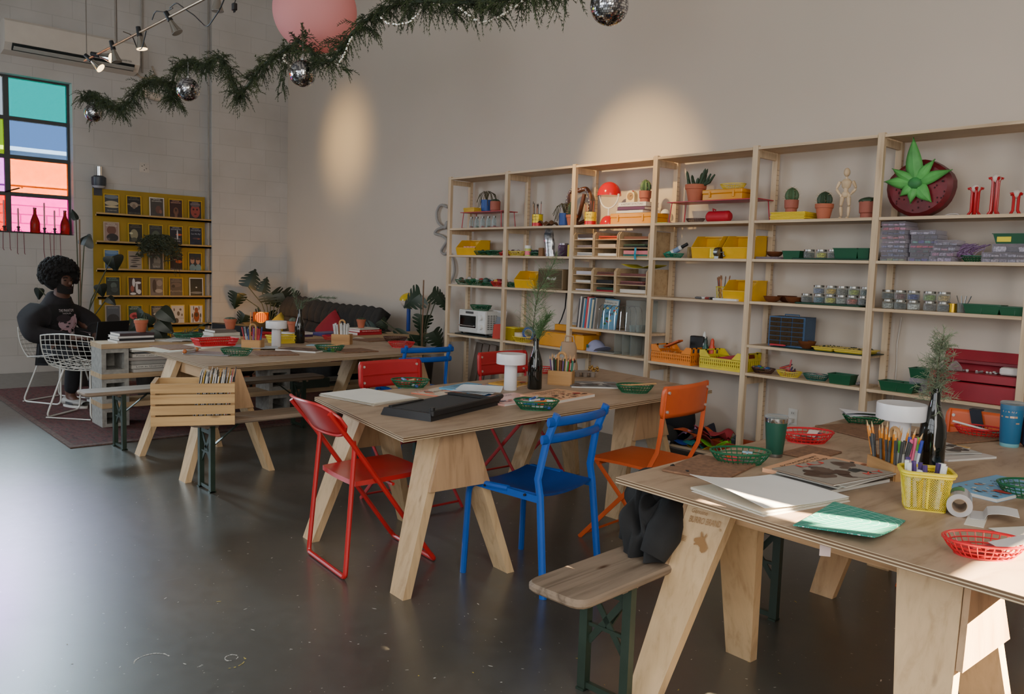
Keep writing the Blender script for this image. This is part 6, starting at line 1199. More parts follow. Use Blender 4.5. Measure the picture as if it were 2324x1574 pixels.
# coat on the bench
t=thing('black_coat','black coat heaped on the near bench beside the branded table leg','coat',(4.83,-2.63,.43),.15); ct=C((30,30,31),.95,0,.15,12,bmp=1.2)
def coat(u,v):
    a=2*PI*u; b=PI*.5*v; r=1+.10*math.sin(5*a+4*v)+.07*math.sin(9*a-7*v)+.05*math.sin(13*a+11*v)
    r=1+(r-1)*(1-v)**.6; cr=.075*math.sin(3*a+9*v+1)*math.cos(a*2-6*v)
    return ((.115*r*math.cos(b)**.7+cr*.3)*math.cos(a)+.012*math.sin(9*v),(.24*r*math.cos(b)**.7+cr*.3)*math.sin(a),.235*math.sin(b)**.8*(1+.16*math.sin(2*a+1.5))+.02*math.sin(8*a+6*v)*math.sin(2*b)+cr*.25)
obj('body',MB().grid(coat,72,30),ct,t,sm=180)
obj('fold',MB().tube([(.09,.12,.02),(.10,.05,.1),(.06,-.02,.19),(-.02,-.08,.2),(-.09,-.12,.08),(-.1,-.14,.02)],[.035,.05,.055,.05,.045,.03],14),ct,t,sm=180); obj('fold',MB().tube([(.05,.2,.03),(.03,.16,.15),(-.04,.08,.2),(-.11,.02,.1),(-.12,0,.02)],[.03,.045,.05,.045,.03],14),ct,t,sm=180)
obj('sleeve',MB().tube([(-.05,-.05,.12),(-.09,.0,.13),(-.15,.06,.13),(-.2,.11,.11),(-.235,.14,.10)],[.05,.062,.058,.054,.05],14),ct,t,sm=180); obj('sleeve',MB().tube([(.06,-.12,.17),(.075,-.2,.1),(.06,-.24,.03)],[.05,.06,.045],12),ct,t,sm=180)
# ================================================================ FARTHEST TABLE
bk3(537,806,BG,'green oval basket at the near edge of the farthest table',.95); bk3(748,797,BG,'green basket with a pencil across it, right of the framed photo on the farthest table',.95); bk3(911,788,BR,'red basket at the right end of the farthest table',.93); bk3(897,775,BB,'dark brown basket behind the red one, right end of the farthest table',.9)
p=pz(748,797,.7); one('pencil',MB().tube([(-.09,0,.03),(.09,.03,.055)],.004,6),C((196,150,100),.6),'pencil lying across the green basket right of the framed photo','pencil',(p.x+.03,p.y,.705),.9)
for k in range(5): one('paint_pot',MB().lathe([(.014,0),(.015,.02),(.001,.02)],10),C([(196,150,40),(180,60,40),(60,120,140),(206,200,190),(120,160,60)][k],.5),'small paint pot inside the green basket right of the framed photo','pot',(p.x+.03*(k-2)*.8,p.y+.02*(k%2),.707),0,'paint pots in the green basket')
loc,rz,w_,d_=flat((612,796),(700,803),(640,786)); t=mag('framed_photo',loc,rz+.1,.34,.2,.012,(196,194,192),'framed brown photo lying beside the lamp on the farthest table','photo',people_cover([('',.1,0,0,.1)],(96,66,54),(60,40,34),(140,110,96),41))
p=pz(627,786,.7); mushroom((p.x,p.y,.7),'white mushroom lamp on the farthest table',.083,.058,.205)
p=pz(680,778,.7); champagne((p.x,p.y,.7),'dark wine bottle holding a rosemary sprig, farthest table',.285,.042)
sprig('rosemary_sprig',(p.x,p.y,.7),'rosemary sprig bending right from the bottle on the farthest table',(92,108,84),[(0,0,.22),(.0,.02,.34),(.08,.13,.39),(.16,.25,.385)],150,.055,.0016,.7,3,.9)
sprig('rosemary_sprig',(p.x,p.y,.7),'upright rosemary sprig in the bottle on the farthest table',(92,108,84),[(0,0,.22),(-.02,-.02,.34),(-.03,-.05,.45)],90,.05,.0016,.7,4,.9)
p=pz(574,792,.7); pencil_box((p.x,p.y,.7),.8,'wooden box of assorted pens on the farthest table',.14,.09,.075,.19)
upright('pen',['blue pen in the wooden box on the farthest table','red pen in the wooden box on the farthest table','silver pen in the wooden box on the farthest table','purple pen in the wooden box on the farthest table'],(p.x,p.y,.707),18,(.05,.03),.16,.0048,[(60,90,160),(180,50,60),(170,170,176),(110,80,140)],[(40,60,120),(150,40,50),(110,110,116),(90,60,120)],'pen','pens on the farthest table',45,.8,.4,'cap')
p=pz(776,780,.7); pencil_box((p.x,p.y,.7),.8,'wooden box of white markers with arched handle on the farthest table',.15,.1,.085,.2)
upright('marker','white marker standing in the box at the right of the farthest table',(p.x,p.y,.707),18,(.056,.034),.165,.0075,[(214,214,212)],[(196,198,198)],'marker','white markers on the farthest table',46,.8,.25,'cap')
def rbasket(loc,rz,m,label,w=.25,d=.17,h=.055):
    mb=MB()
    ro=lambda k,z:[(x*k*w/2,y*k*d/2,z) for x,y in((-1,-1),(1,-1),(1,1),(-1,1))]
    mb.rings([ro(.86,0),ro(.89,h*.3),ro(.87,h*.3),ro(.84,.004)]); mb.tube(ro(1.0,h),.006,6,closed=True); mb.tube(ro(.95,h*.62),.004,6,closed=True)
    n=18
    for k in range(n):
        for s in(-1,1): f=-1+2*k/(n-1); mb.bar((f*w*.445,s*d*.445,h*.3),(f*w/2,s*d/2,h),.005,.003); mb.bar((s*w*.445,f*d*.445,h*.3),(s*w/2,f*d/2,h),.005,.003)
    return one('food_basket',mb,m,label,'basket',loc,rz,None,0)
rbasket((.16,-2.40,.70),1.62,BR,'red rectangular basket at the left edge of the farthest table',.32,.15,.055); rbasket((.14,-1.80,.70),1.62,BY,'yellow rectangular basket behind the pens, left edge of the farthest table',.26,.16,.06)
sheets((375,800),(520,786),(372,786),'cream paper sheet curling up at the left end of the farthest table',2,'paper',0,.02)
loc,rz,w_,d_=flat((440,812),(540,800),(425,795)); t=thing('printing_roller','flat clear printing plate with a wooden-ended roller at the near edge of the farthest table','roller',(pz(480,803,.7).x,pz(480,803,.7).y,.7),.75); obj('plate',MB().bbox(-.17,.17,-.1,.1,0,.008,.01),C((150,150,152),.25,.3),t); obj('roller_tube',MB().tube([(-.15,-.09,.022),(-.15,.06,.022)],.009,10),CHROME,t)
for y in(-.1,.075): obj('wooden_knob',MB().ball((-.15,y,.022),.016,10,7),C((186,110,60),.5),t)
for k,(a,b_,c_,lb) in enumerate((((338,786),(385,795),(372,776),'left of the cream sheet'),((588,808),(680,806),(610,798),'under the lamp, near edge'),((782,802),(860,798),(800,792),'beside the green basket with the pencil'),((700,777),(760,775),(715,770),'behind the wine bottle'),((838,776),(900,772),(848,768),'behind the brown basket'))): cork(a,b_,c_,'cork board on the farthest table, '+lb)
p=pz(824,770,.7); one('envelope',MB().grid(lambda u,v:((u-.5)*.12,(v-.5)*.08,.006+.006*math.sin(4*u)),6,4,th=.002),C((206,196,184),.7),'crumpled pale envelope right of the white markers','envelope',(p.x-.06,p.y,.7),.8)
for k,(x,y,w_,d_,c,lb) in enumerate(((540,790,.2,.14,(70,72,66),'dark'),(560,786,.16,.2,(150,150,150),'grey'),(600,792,.2,.16,(176,180,184),'pale grey'))): p=pz(x,y,.7); slab('paper_pad',(p.x,p.y,.7+.006*k),.6+.3*k,lb+' sheet in the loose pile around the pen box, farthest table','paper',w_,d_,.005,C(c,.7))
p=pz(735,786,.7); slab('blue_sheet',(p.x-.1,p.y,.7),.7,'light blue sheet behind the framed photo, farthest table','paper',.16,.12,.004,C((150,186,206),.7))
# ================================================================ PLANK AND BLOCK SHELF behind the farthest table
ZP=.68; plank=W((186,160,126),'Y',.75,.8,.6); conc=C((146,144,138),.9,0,.1,30,bmp=2)
bs=thing('plank_bookcase','low shelf of planks on concrete blocks behind the farthest table','bookcase',(-.6,-1.45,0))
for z in(ZP,.437,.2): obj('plank',MB().box(-.16,.155,-1.62,1.6,z-.04,z),plank,bs,sm=0)
def block(L=.3,w_=.19,h=.2):
    mb=MB(); a=.034
    mb.box(-w_/2,w_/2,-L/2,-L/2+a,0,h); mb.box(-w_/2,w_/2,L/2-a,L/2,0,h); mb.box(-w_/2,w_/2,-L/2+a,L/2-a,0,a); mb.box(-w_/2,w_/2,-L/2+a,L/2-a,h-a,h); mb.box(-w_/2,-w_/2+.02,-L/2+a,L/2-a,a,h-a); return mb
for z,h in((.437,.203),(.2,.197),(0,.16)):
    bm_=block(.205,.29,h)
    me=bm_.mesh('concrete_block',conc,0)
    for y in(-1.515,-.1,1.35): obj('concrete_block',me,None,bs,(0,y,z))
def bookrow(x,y,z,n,cs,where,seed,titles=None):
    rd=random.Random(seed)
    for k in range(n):
        h=rd.uniform(.014,.034); c=cs[k%len(cs)]; tl=(titles or {}).get(k)
        o=book((x+rd.uniform(-.015,.01),y+rd.uniform(-.02,.02),z),PI/2+rd.uniform(-.03,.03),'%s book in the flat pile %s, %s'%(('thin' if h<.022 else 'thick'),where,('bottom','second up','third up','fourth up','fifth up','sixth up','seventh up','eighth up')[k]),rd.uniform(.24,.32),.2,h,c,tl,(40,40,40) if sum(c)>330 else (220,220,214)); z+=h+.001
bookrow(-.57,-2.69,.437,7,[(180,176,170),(190,186,178),(150,148,142),(160,152,146),(196,190,180),(90,90,92),(200,196,186)],'beside the near block',5,{1:'Lost in Quantity',4:'Poster Color Theory'})
bookrow(-.57,-.9,.437,4,[(90,40,50),(60,50,50),(150,146,140),(70,76,70)],'mid-length on the middle plank',6); bookrow(-.57,-.95,.2,3,[(60,76,70),(50,50,52),(130,130,124)],'on the lowest plank',7)
rbasket((-.57,-2.0,.437),1.57,C((110,34,46),.5),'dark red basket on the middle plank under the farthest table',.3,.2,.09); slab('document_box',(-.58,-1.25,.2),0,'flat dark green box on the lowest plank under the farthest table','box',.3,.4,.09,C((50,60,52),.6))
# on the plank
def pile(x,y,specs,where,rz=PI/2+.1):
    z=ZP
    for k,(w_,h,c,tl,tc,nm) in enumerate(specs): book((x,y+.01*(k%2),z),rz,nm+' '+where,w_,.2,h,c,tl,tc); z+=h+.001
    return z
z=pile(-.60,-2.80,((.30,.016,(206,204,200),None,(120,40,40),'white book, bottom'),(.29,.018,(40,40,44),None,(220,220,220),'black book, second'),(.29,.018,(210,208,206),None,(60,60,60),'white book, third'),(.28,.022,(70,56,60),None,(0,0,0),'dark plum book, topmost')),'of the pile under the left clay pot, plank shelf')
pot((-.60,-2.72,z),'clay pot with a low succulent, left end of the plank shelf',.05,.10,terra,ribbed(.025,.9,C((110,116,80),.7),False),0)
z=pile(-.6,-2.05,((.28,.03,(206,198,184),None,(0,0,0),'cream book, bottom'),(.25,.03,(210,204,190),None,(0,0,0),'cream book, second'),(.2,.02,(120,112,104),None,(0,0,0),'grey book, topmost')),'of the pile under the middle clay pot, plank shelf')
pot((-.62,-1.95,z),'clay pot with a trailing succulent on the middle book pile, plank shelf',.05,.09,terra,ribbed(.03,.9,C((80,92,76),.7),False),0)
for k in range(3): p=pz(392+8*k,768,.69); mag('magazine',(-.58+.02*k,-2.46+.03*k,ZP+.006*k),.5+.25*k,.2,.26,.005,(170,168,164),'plain magazine in the loose fan on the plank shelf, %s'%('lowest','middle','topmost')[k],'magazine',lines(7))
basket((-.6,-2.33,ZP),.9,BG,'green basket of sprigs on the plank shelf, before the magazine wall',1.05); sprig('evergreen_sprig',(-.6,-2.33,ZP+.02),'dark evergreen sprig lying in the green basket on the plank shelf',(56,70,48),[(-.05,-.08,.02),(0,0,.04),(.02,.1,.10),(.0,.18,.12)],90,.05,.0018,.8,9,.8)
z=pile(-.6,-1.32,((.24,.02,(60,40,80),None,(220,220,220),'dark purple book, bottom'),(.22,.02,(206,200,194),None,(0,0,0),'white book, topmost')),'of the pile behind the wine bottle, plank shelf')
pot((-.62,-1.34,z),'clay pot with a grey succulent behind the wine bottle, plank shelf',.05,.10,terra,ribbed(.05,.7,C((96,106,90),.7),False,7),0)
slab('purple_folder',(-.6,-.98,ZP),.2,'thick purple book lying on the plank shelf right of the wine bottle','book',.2,.26,.03,C((70,62,120),.5))
z=pile(-.6,-.58,((.30,.026,(176,34,46),None,(230,220,214),'red book, bottom'),(.27,.024,(190,40,50),'Standard Encyclopedia',(230,226,220),'red and white book, second'),(.24,.012,(206,202,190),None,(0,0,0),'thin cream book, topmost')),'of the pile right of the white markers, plank shelf')
pot((-.62,-.6,z),'small clay pot with a low cactus on the red books, plank shelf',.042,.085,terra,ribbed(.03,.85,cactd,False),0)
basket((-.6,-1.66,ZP),.9,BR,'red basket on the plank shelf behind the pen box',.9); basket((.12,-1.32,.70),.7,BR,'red basket at the left edge of the farthest table, behind the white markers',.9)
# slatted crate on the bench
cq=[pz(342,968,.43),pz(533,963,.43)]; e=cq[1]-cq[0]; crz=math.atan2(e.y,e.x); cw_=e.length; nv=V((-math.sin(crz),math.cos(crz),0)); cd_=.27; cc_=cq[0]+e/2+nv*cd_/2
t=thing('wooden_crate','slatted pine crate of thin booklets on the bench of the farthest table','crate',(cc_.x,cc_.y,.43),crz); cm=W((206,168,116),'X',.8,1.2,.55); cy=W((190,152,104),'Y',.8,1.2,.55,False); H=.245
for k in range(4):
    for s in(-1,1): obj('slat',MB().box(-cw_/2,cw_/2,s*cd_/2-.008,s*cd_/2+.008,.003+k*.062,.055+k*.062),cm,t,sm=0)
for s in(-1,1): obj('end_panel',MB().box(s*(cw_/2-.012)-.012,s*(cw_/2-.012)+.012,-cd_/2+.008,cd_/2-.008,0,H),cy,t,sm=0)
obj('base',MB().box(-cw_/2,cw_/2,-cd_/2,cd_/2,0,.01),cm,t,sm=0)
rd=random.Random(14)
for k in range(30):
    th=rd.uniform(.003,.007); lx=.02+k*.0062; hh=rd.uniform(.265,.30); c=[(214,212,206),(40,40,44),(206,200,196),(214,170,60),(60,60,62),(226,224,218),(200,70,70) if k>26 else (190,188,182)][k%7]
    q=Matrix.Rotation(crz,4,'Z')@V((-.03+lx*1.05,0,.012)); pn=('near the middle' if k<12 else 'toward the right end' if k<26 else 'at the right end')
    o=one('booklet',MB().box(-th/2,th/2,-.11,.11,0,hh),C(c,.6,0,.03),'thin upright booklet %s of the slatted crate'%pn,'booklet',(cc_.x+q.x,cc_.y+q.y,.43+q.z),(0,.16+rd.uniform(-.02,.02),crz),'booklets %s of the crate'%pn,0)
# ================================================================ MAGAZINE WALL
bd=thing('magazine_rack','tall yellow wall board with narrow ledges for magazines','magazine rack',(-4.2,-1.45,.2)); ybm=C((156,128,32),.6,0,.06,3)
obj('board',MB().box(-.02,.0,-.685,.655,0,1.98),ybm,bd,sm=0); LZ=[1.885,1.55,1.22,.895,.545,.21]
for z in LZ: obj('ledge',MB().box(0,.055,-.66,.72,z-.2-.03,z-.2-.008).box(.045,.055,-.66,.72,z-.2-.03,z-.2+.012),W((190,162,112),'Y',.85,1,.6,False),bd,sm=0)
NG=[('NATIONAL',.075,0,.40,.5),('GEOGRAPHIC',.075,0,.31,.72)]
K=(44,42,44)
MG=[ # border, background, title colour, words, ellipses, description
(0,(64,68,72),(200,196,180),[('THE GREAT PLAIN',.05,0,-.3,.6)],[(0,.05,.44,.12,(176,166,140)),(0,-.12,.44,.05,(190,176,140)),(0,.36,.46,.1,(110,120,130))],'stormy landscape cover'),
(0,(34,34,38),(120,120,110),NG+[('MINDS OF THEIR OWN',.06,0,-.36,.75)],[(0,.05,.28,.14,(150,136,120)),(0,-.03,.12,.12,(120,104,92)),(-.34,.06,.1,.04,(120,110,96)),(.34,.06,.1,.04,(120,110,96))],'black cover with a pale horned animal head'),
(1,(70,66,64),(200,196,190),NG+[('Journey',.07,-.2,.45,.4)],[(.1,-.1,.2,.2,(100,70,62)),(.25,-.2,.1,.1,(130,90,80))],'dark cover with a white top band'),
(0,(58,34,34),(206,160,140),NG,[(0,-.12,.18,.2,(110,76,60)),(0,-.06,.07,.08,(60,36,36)),(0,-.34,.1,.14,(120,84,66))],'brown cover with a light figure'),
(0,(46,40,44),(150,140,150),NG,[(0,-.04,.34,.36,(150,70,64)),(0,.28,.36,.12,(96,86,90)),(-.13,.04,.07,.05,(60,24,30)),(.13,.04,.07,.05,(60,24,30)),(0,-.2,.1,.03,(70,30,34))],'cover with a large red face'),
(2,(150,128,120),(220,210,200),NG,[(0,.1,.3,.22,(110,76,66)),(.05,-.26,.38,.2,(50,48,50))],'pinkish cover with a rounded dark shape'),
(0,(52,50,44),(120,110,90),NG,[(-.1,-.05,.26,.26,(150,140,110)),(-.1,-.3,.2,.1,(90,86,70)),(-.3,0,.12,.05,(206,196,160))],'dark cover half hidden by the hanging fern'),
(0,(60,60,56),(120,120,110),NG,[(0,-.1,.3,.3,(90,96,80))],'dark cover behind the hanging fern'),
(0,(40,42,54),(176,180,190),NG+[('Volcano',.1,0,-.16,.6),('Gods',.1,.1,-.28,.4)],[(.2,.05,.22,.05,(190,90,60)),(.1,0,.05,.3,(196,200,206))],'dark cover reading Volcano Gods'),
(0,(36,42,58),(170,176,190),NG+[('Can We Fly?',.09,0,.13,.68)],[(.05,-.1,.3,.05,(80,60,70)),(.2,-.12,.1,.03,(150,80,60))],'navy cover reading Can We Fly?'),
(3,(72,106,150),(170,190,214),[('PICTURES',.14,0,.1,.8)],[(0,.36,.44,.1,(110,140,176)),(0,-.3,.44,.2,(60,84,120))],'blue cover reading PICTURES'),
(0,(150,142,132),(190,184,176),[],[(-.1,.2,.3,.03,K),(.1,.1,.28,.02,K),(0,0,.3,.03,(70,66,60)),(-.1,-.1,.2,.02,K),(.1,-.2,.3,.03,(96,90,84)),(-.1,-.3,.26,.04,K)],'pale cover of scattered dark dashes'),
(2,(70,70,70),(190,190,186),[('GEOGRAPHIC',.08,-.05,.36,.66),('GOLD',.12,0,-.3,.5)],[(.05,0,.24,.26,(130,126,120)),(.0,-.2,.3,.12,(110,106,100))],'grey cover of a pale sculpture'),
(0,(48,34,32),(190,170,150),NG+[('Dinosaurs',.1,0,-.4,.8)],[(.18,0,.24,.08,(190,90,44)),(-.1,.1,.16,.03,(160,110,90))],'dark cover reading Dinosaurs'),
(0,(48,50,54),(120,120,120),[('TWINS',.1,-.15,-.24,.5)],[(-.2,.08,.15,.17,(170,130,112)),(.2,.06,.15,.17,(170,130,112)),(-.2,-.3,.22,.2,(110,140,150)),(.22,-.3,.22,.2,(110,140,150)),(-.2,.2,.15,.08,(70,56,50)),(.2,.18,.15,.08,(70,56,50))],'cover reading TWINS with two heads'),
(0,(50,60,58),(130,160,150),NG,[(.05,.05,.2,.15,(90,104,100)),(.1,-.15,.22,.14,(70,80,78))],'dark green cover of a dim figure'),
(0,(70,56,56),(206,206,206),[],[(-.1,.2,.1,.22,(206,206,212)),(.2,.2,.2,.06,(220,220,226)),(-.2,-.1,.12,.16,(150,90,80)),(.1,-.05,.08,.26,(200,200,206)),(.25,-.25,.14,.12,(206,206,212)),(-.15,-.35,.2,.06,(214,214,220))],'crinkled silvery cover'),
(3,(120,106,98),(160,150,140),[],[(-.15,.05,.14,.34,(76,62,56)),(.15,-.2,.26,.1,(170,156,144)),(.2,.2,.2,.16,(150,136,128))],'tan cover of a reclining figure'),
(0,(90,78,72),(150,136,126),NG+[('Apostles',.12,.0,-.2,.9)],[(0,.12,.36,.12,(110,92,84)),(-.2,.05,.12,.08,(60,50,48))],'brown cover reading Apostles'),
(1,(34,38,38),(150,150,150),[],[(0,.0,.06,.035,(206,206,206)),(0,-.28,.44,.06,(120,120,120))],'black cover with a tiny moon'),
(2,(90,96,104),(160,166,174),[('GEOGRAPHIC',.08,0,.36,.7)],[(0,-.2,.4,.26,(60,60,64))],'grey cover beside the laptop'),
(0,(50,78,62),(200,206,196),NG,[(-.0,-.05,.38,.18,(196,90,96)),(-.05,-.06,.16,.08,(120,36,50)),(.1,-.35,.2,.1,(40,46,44))],'green cover with a pink cut fruit'),
(0,(58,58,60),(170,170,170),NG,[(0,.2,.34,.16,(120,116,110)),(0,.03,.3,.07,(196,190,180)),(0,-.08,.12,.05,(110,70,60)),(0,-.28,.36,.16,(80,76,74))],'dark cover of a wrapped face'),
(3,(196,190,186),(100,96,96),[('BUTTERFLIES',.06,.22,-.2,.4)],[(-.1,-.32,.16,.14,(80,70,66)),(.05,.05,.1,.12,(90,80,76)),(-.25,.25,.05,.08,(110,90,80)),(.2,.26,.08,.06,(96,86,80)),(.3,-.02,.06,.07,(110,100,90))],'white cover of scattered moths'),
(0,(200,196,200),(120,116,120),[],[(0,-.1,.22,.3,(150,62,36)),(0,-.02,.14,.12,(64,30,26)),(0,.24,.14,.12,(140,60,40)),(-.2,.33,.03,.12,K),(.2,.33,.03,.12,K),(-.3,-.06,.05,.12,K),(.3,-.06,.05,.12,K),(-.26,-.3,.03,.14,K),(.26,-.3,.03,.14,K)],'white cover with a big brown beetle'),
(0,(110,132,160),(150,170,196),NG,[(0,-.2,.4,.2,(90,110,140))],'hazy blue cover, bottom row'),
(0,(90,124,170),(150,170,200),NG,[(0,.05,.14,.12,(196,170,90)),(0,-.08,.24,.1,(90,96,104))],'blue cover with a golden dome, bottom row'),
(0,(100,96,86),(196,190,180),NG,[(0,-.1,.36,.24,(80,76,70))],'grey cover behind the green basket, bottom row'),
(0,(120,140,166),(170,186,206),[],[(-.1,.1,.2,.12,(60,60,66))],'pale blue cover, bottom row right end'),
(0,(70,70,66),(150,150,146),NG,[(0,-.1,.3,.2,(100,96,90))],'dark cover, bottom row left end')]
BO={0:(196,158,34),1:(206,200,192),2:(176,160,140),3:(196,170,70)}
def cover(bgc,tcol,words,els):
    def p(mb,ci,w,d,z):
        b=ci(bgc); mb.box(-w*.44,w*.44,-d*.455,d*.455,z-.0003,z,b)
        for k,(x,y,rx,ry,c) in enumerate(els):
            mb.poly([(w*max(-.44,min(.44,x+rx*math.cos(a))),d*max(-.455,min(.455,y+ry*math.sin(a))),z+.0003+.0001*k) for a in [i*PI/8 for i in range(16)]],ci(c))
        for t_,sz,x,y,ww in words: mb.text(t_,d*sz*1.2,ci(tcol),T(x*w,y*d,z+.0016),w=ww*w)
        for k in range(4): mb.box(-w*.38,-w*(.1+.05*(k%2)),-d*(.3+.035*k)-.001,-d*(.3+.035*k)+.001,z+.0004,z+.0006,ci(tuple(min(255,int(q*.8+40)) for q in bgc)))
    return p
YC=[-1.94,-1.667,-1.415,-1.165,-.92]; ORD=['first','second','third','fourth','fifth']
for k,(bo,bgc,tcol,words,els,ds) in enumerate(MG):
    r,c=(k//5,k%5) if k<25 else (5,(k-24) if k<29 else 0)
    rd=random.Random(k); y=YC[c]+rd.uniform(-.012,.012)
    mag('magazine',(-4.192+.006,y,LZ[r]-.008+.125),(PI/2-.05+.0,0,PI/2),.176,.246,.008,BO[bo],'magazine with '+ds+', %s in row %s of the yellow wall rack'%(ORD[c],('one','two','three','four','five','six')[r]) if len(ds.split())<6 else 'magazine with '+ds+' on the yellow wall rack','magazine',cover(bgc,tcol,words,els),group=None)
# hanging fern on the rack
def fern(name,loc,label,c,n,L,droop,seed,trail=0):
    rd=random.Random(seed); mb=MB()
    for i in range(n):
        q=rd.uniform(0,6.28); l=L*rd.uniform(.5,1.1); P=[]
        up=rd.uniform(.1,.9)
        for k in range(6): f=k/5; P.append(V((.02+abs(math.cos(q))*l*f*.5,math.sin(q)*l*f,up*l*f-droop*l*f*f*1.6)))
        mb.tube(P,.0022,3)
        for k in range(1,6):
            for s in(-1,1): b=P[k]; e=b+V((rd.uniform(-.01,.03),s*.022+rd.uniform(-.012,.012),rd.uniform(-.03,.01))); mb.bar(b,e,.011,.0008,up=(1,0,0))
    for i in range(trail):
        y=rd.uniform(-.22,.22); mb.tube([(.03,y,0),(.07,y*1.05,-.02),(.07,y*1.1+.02*math.sin(i),-.12-.05*rd.random()),(.06,y*1.1+.03*math.sin(i*2),-.22-.3*rd.random())],.003,4)
    return one(name,mb,C(c,.7,0,.25),label,'plant',loc,0,None,0)
o=fern('hanging_fern',(-4.13,-1.42,1.62),'dark trailing fern hanging over the second row of the magazine wall',(52,60,42),210,.26,.7,5,12); obj('pot',MB().lathe([(.05,0),(.06,.09),(.05,.09)],14,(.02,0,-.06)),C((86,76,60),.7),o)
one('rack_hook',MB().box(0,.012,-.012,.012,0,.06),C((206,206,206),.4),'small white bracket on the left edge of the yellow wall rack','bracket',(-4.2,-2.07,.79),0,None,0)
# ================================================================ WINDOW WALL FIXTURES
p=px(219,415,XW); t=thing('wall_lamp','small dark wall lamp with chrome top above the rack corner','wall lamp',(XW,p.y,p.z-.02)); obj('backplate',MB().box(0,.06,-.045,.045,-.13,.04),C((60,64,72),.5),t,sm=0); obj('lamp_body',MB().lathe([(.075,-.02),(.08,0),(.08,.08),(.05,.1)],18,(.1,0,0)),C((50,56,66),.4),t); obj('chrome_top',MB().lathe([(.035,.1),(.035,.21),(.001,.21)],14,(.06,.02,0)),CHROME,t); obj('diffuser',MB().lathe([(.074,-.02),(.05,-.045),(.001,-.05)],16,(.1,0,0)),C((176,180,190),.4),t)
p=px(327,380,XW); t=thing('cover_plate','blank square cover plate on the block wall above the rack','wall plate',(XW,p.y,p.z)); obj('plate',MB().box(0,.006,-.06,.06,-.06,.06),C((196,190,182),.5),t,sm=0)
for y,z in((-.025,.015),(.025,-.012),(0,.03),(0,-.03)): obj('screw',MB().lathe([(.006,0),(.006,.003),(.001,.003)],8,mat=T(.006,y,z,0,0,PI/2)),C((60,56,52),.5),t)
a,b=px(10,38,-4.0),px(318,128,-4.0); zb=px(10,112,-4.0).z; t=thing('air_conditioner','long white wall-mounted air conditioner above the coloured window','air conditioner',(XW,(a.y+b.y)/2,zb)); L_=b.y-a.y; Hh=a.z-zb; acm=C((206,198,188),.4,0,.02)
sec=[(0,0),(.17,.02),(.24,.09),(.25,Hh*.5),(.25,Hh*.92),(.22,Hh),(0,Hh)]
obj('housing',MB().rings([[(x,-L_/2,z) for x,z in sec],[(x,L_/2,z) for x,z in sec]]),acm,t,sm=20); obj('air_slot',MB().bar((.212,-L_/2+.07,.055),(.212,L_/2-.06,.055),.09,.012,up=(.7,0,-.7)),C((40,44,44),.6),t,sm=0); obj('louvre',MB().bar((.245,-L_/2+.08,.035),(.245,L_/2-.07,.035),.05,.008,up=(.5,0,-.8)),C((170,168,162),.5),t,sm=0)
obj('lettering',MB().text('INVERTER',.03,0,T(.251,L_/2-.16,Hh*.33,PI/2,PI/2)),C((110,106,102),.5),t,sm=0)
one('wall_conduit',MB().tube([px(322,-20,XW+.02),px(323,165,XW+.02)],.012,8),C((150,144,136),.5),'vertical grey conduit running up the wall beside the air conditioner','conduit')
one('wall_conduit',MB().tube([(-4.16,-.76,0),(-4.16,-.76,ZC)],.012,8),C((150,145,138),.6),'thin vertical rod added for the dark strip beside the pier','conduit')  # rod added where the pier's side face shows as a darker strip
p=px(340,215,XW); one('drain_pipe',MB().tube([(-.05,0,0),(0,0,0),(.02,.16,-.03),(.03,.2,-.03)],[.045,.045,.045,.05],12),C((196,182,166),.6),'short white stub of drain pipe below the air conditioner','pipe',(XW+.05,p.y-.1,p.z))
one('drain_hose',MB().tube([px(x,y,XW+.04) for x,y in((305,160),(318,175),(335,178),(352,168),(345,150))],.012,7),C((170,156,140),.6),'thin beige hose looping from the end of the air conditioner','hose')
# on the window sill
sb=lambda x: px(x,532,XW-.06)
for x,hh,rd_,lb in((80,.30,.052,'left'),(148,.29,.052,'right')):
    p=sb(x); t=thing('glass_bottle','brown glass bottle on the window sill, %s of the two'%lb,'bottle',(p.x,p.y,1.607)); obj('bottle_body',MB().lathe([(rd_*.9,0),(rd_,.01),(rd_,hh*.42),(rd_*.8,hh*.55),(rd_*.36,hh*.75),(rd_*.3,hh*.95)],20),C((96,50,24),.12,0,0,trans=.5),t); obj('bottle_neck_ring',MB().lathe([(rd_*.36,hh*.95),(rd_*.36,hh),(rd_*.25,hh)],14),C((90,46,24),.2),t)
for k,(x,hh) in enumerate(((8,.36),(40,.28),(99,.36),(122,.28))):
    p=sb(x); t=thing('candlestick','thin candle in a small curled candlestick on the window sill, %s from the left'%ORD[k],'candle',(p.x+.05,p.y,1.607)); im=C((60,50,48),.5,.5)
    obj('candle',MB().tube([(0,0,.07),(0,0,hh)],.009,8),C((196,150,150),.5),t); obj('holder',MB().lathe([(.012,.02),(.012,.055),(.02,.06),(.016,.075),(.01,.075)],12),im,t)
    for q in range(3): a=q*2.09; obj('curl_foot',MB().tube([(0,0,.03),(.03*math.cos(a),.03*math.sin(a),.04),(.055*math.cos(a),.055*math.sin(a),.004)],.003,5),im,t)
    for s in(-1,1): obj('wax_drip',MB().tube([(.05,s*.03,.002),(.105,s*.032,-.002),(.108,s*.035,-.1-.05*k%.1-.08),(.108,s*.034+.01,-.2-.04*k)],.0035,4),C((120,50,60),.6),t)
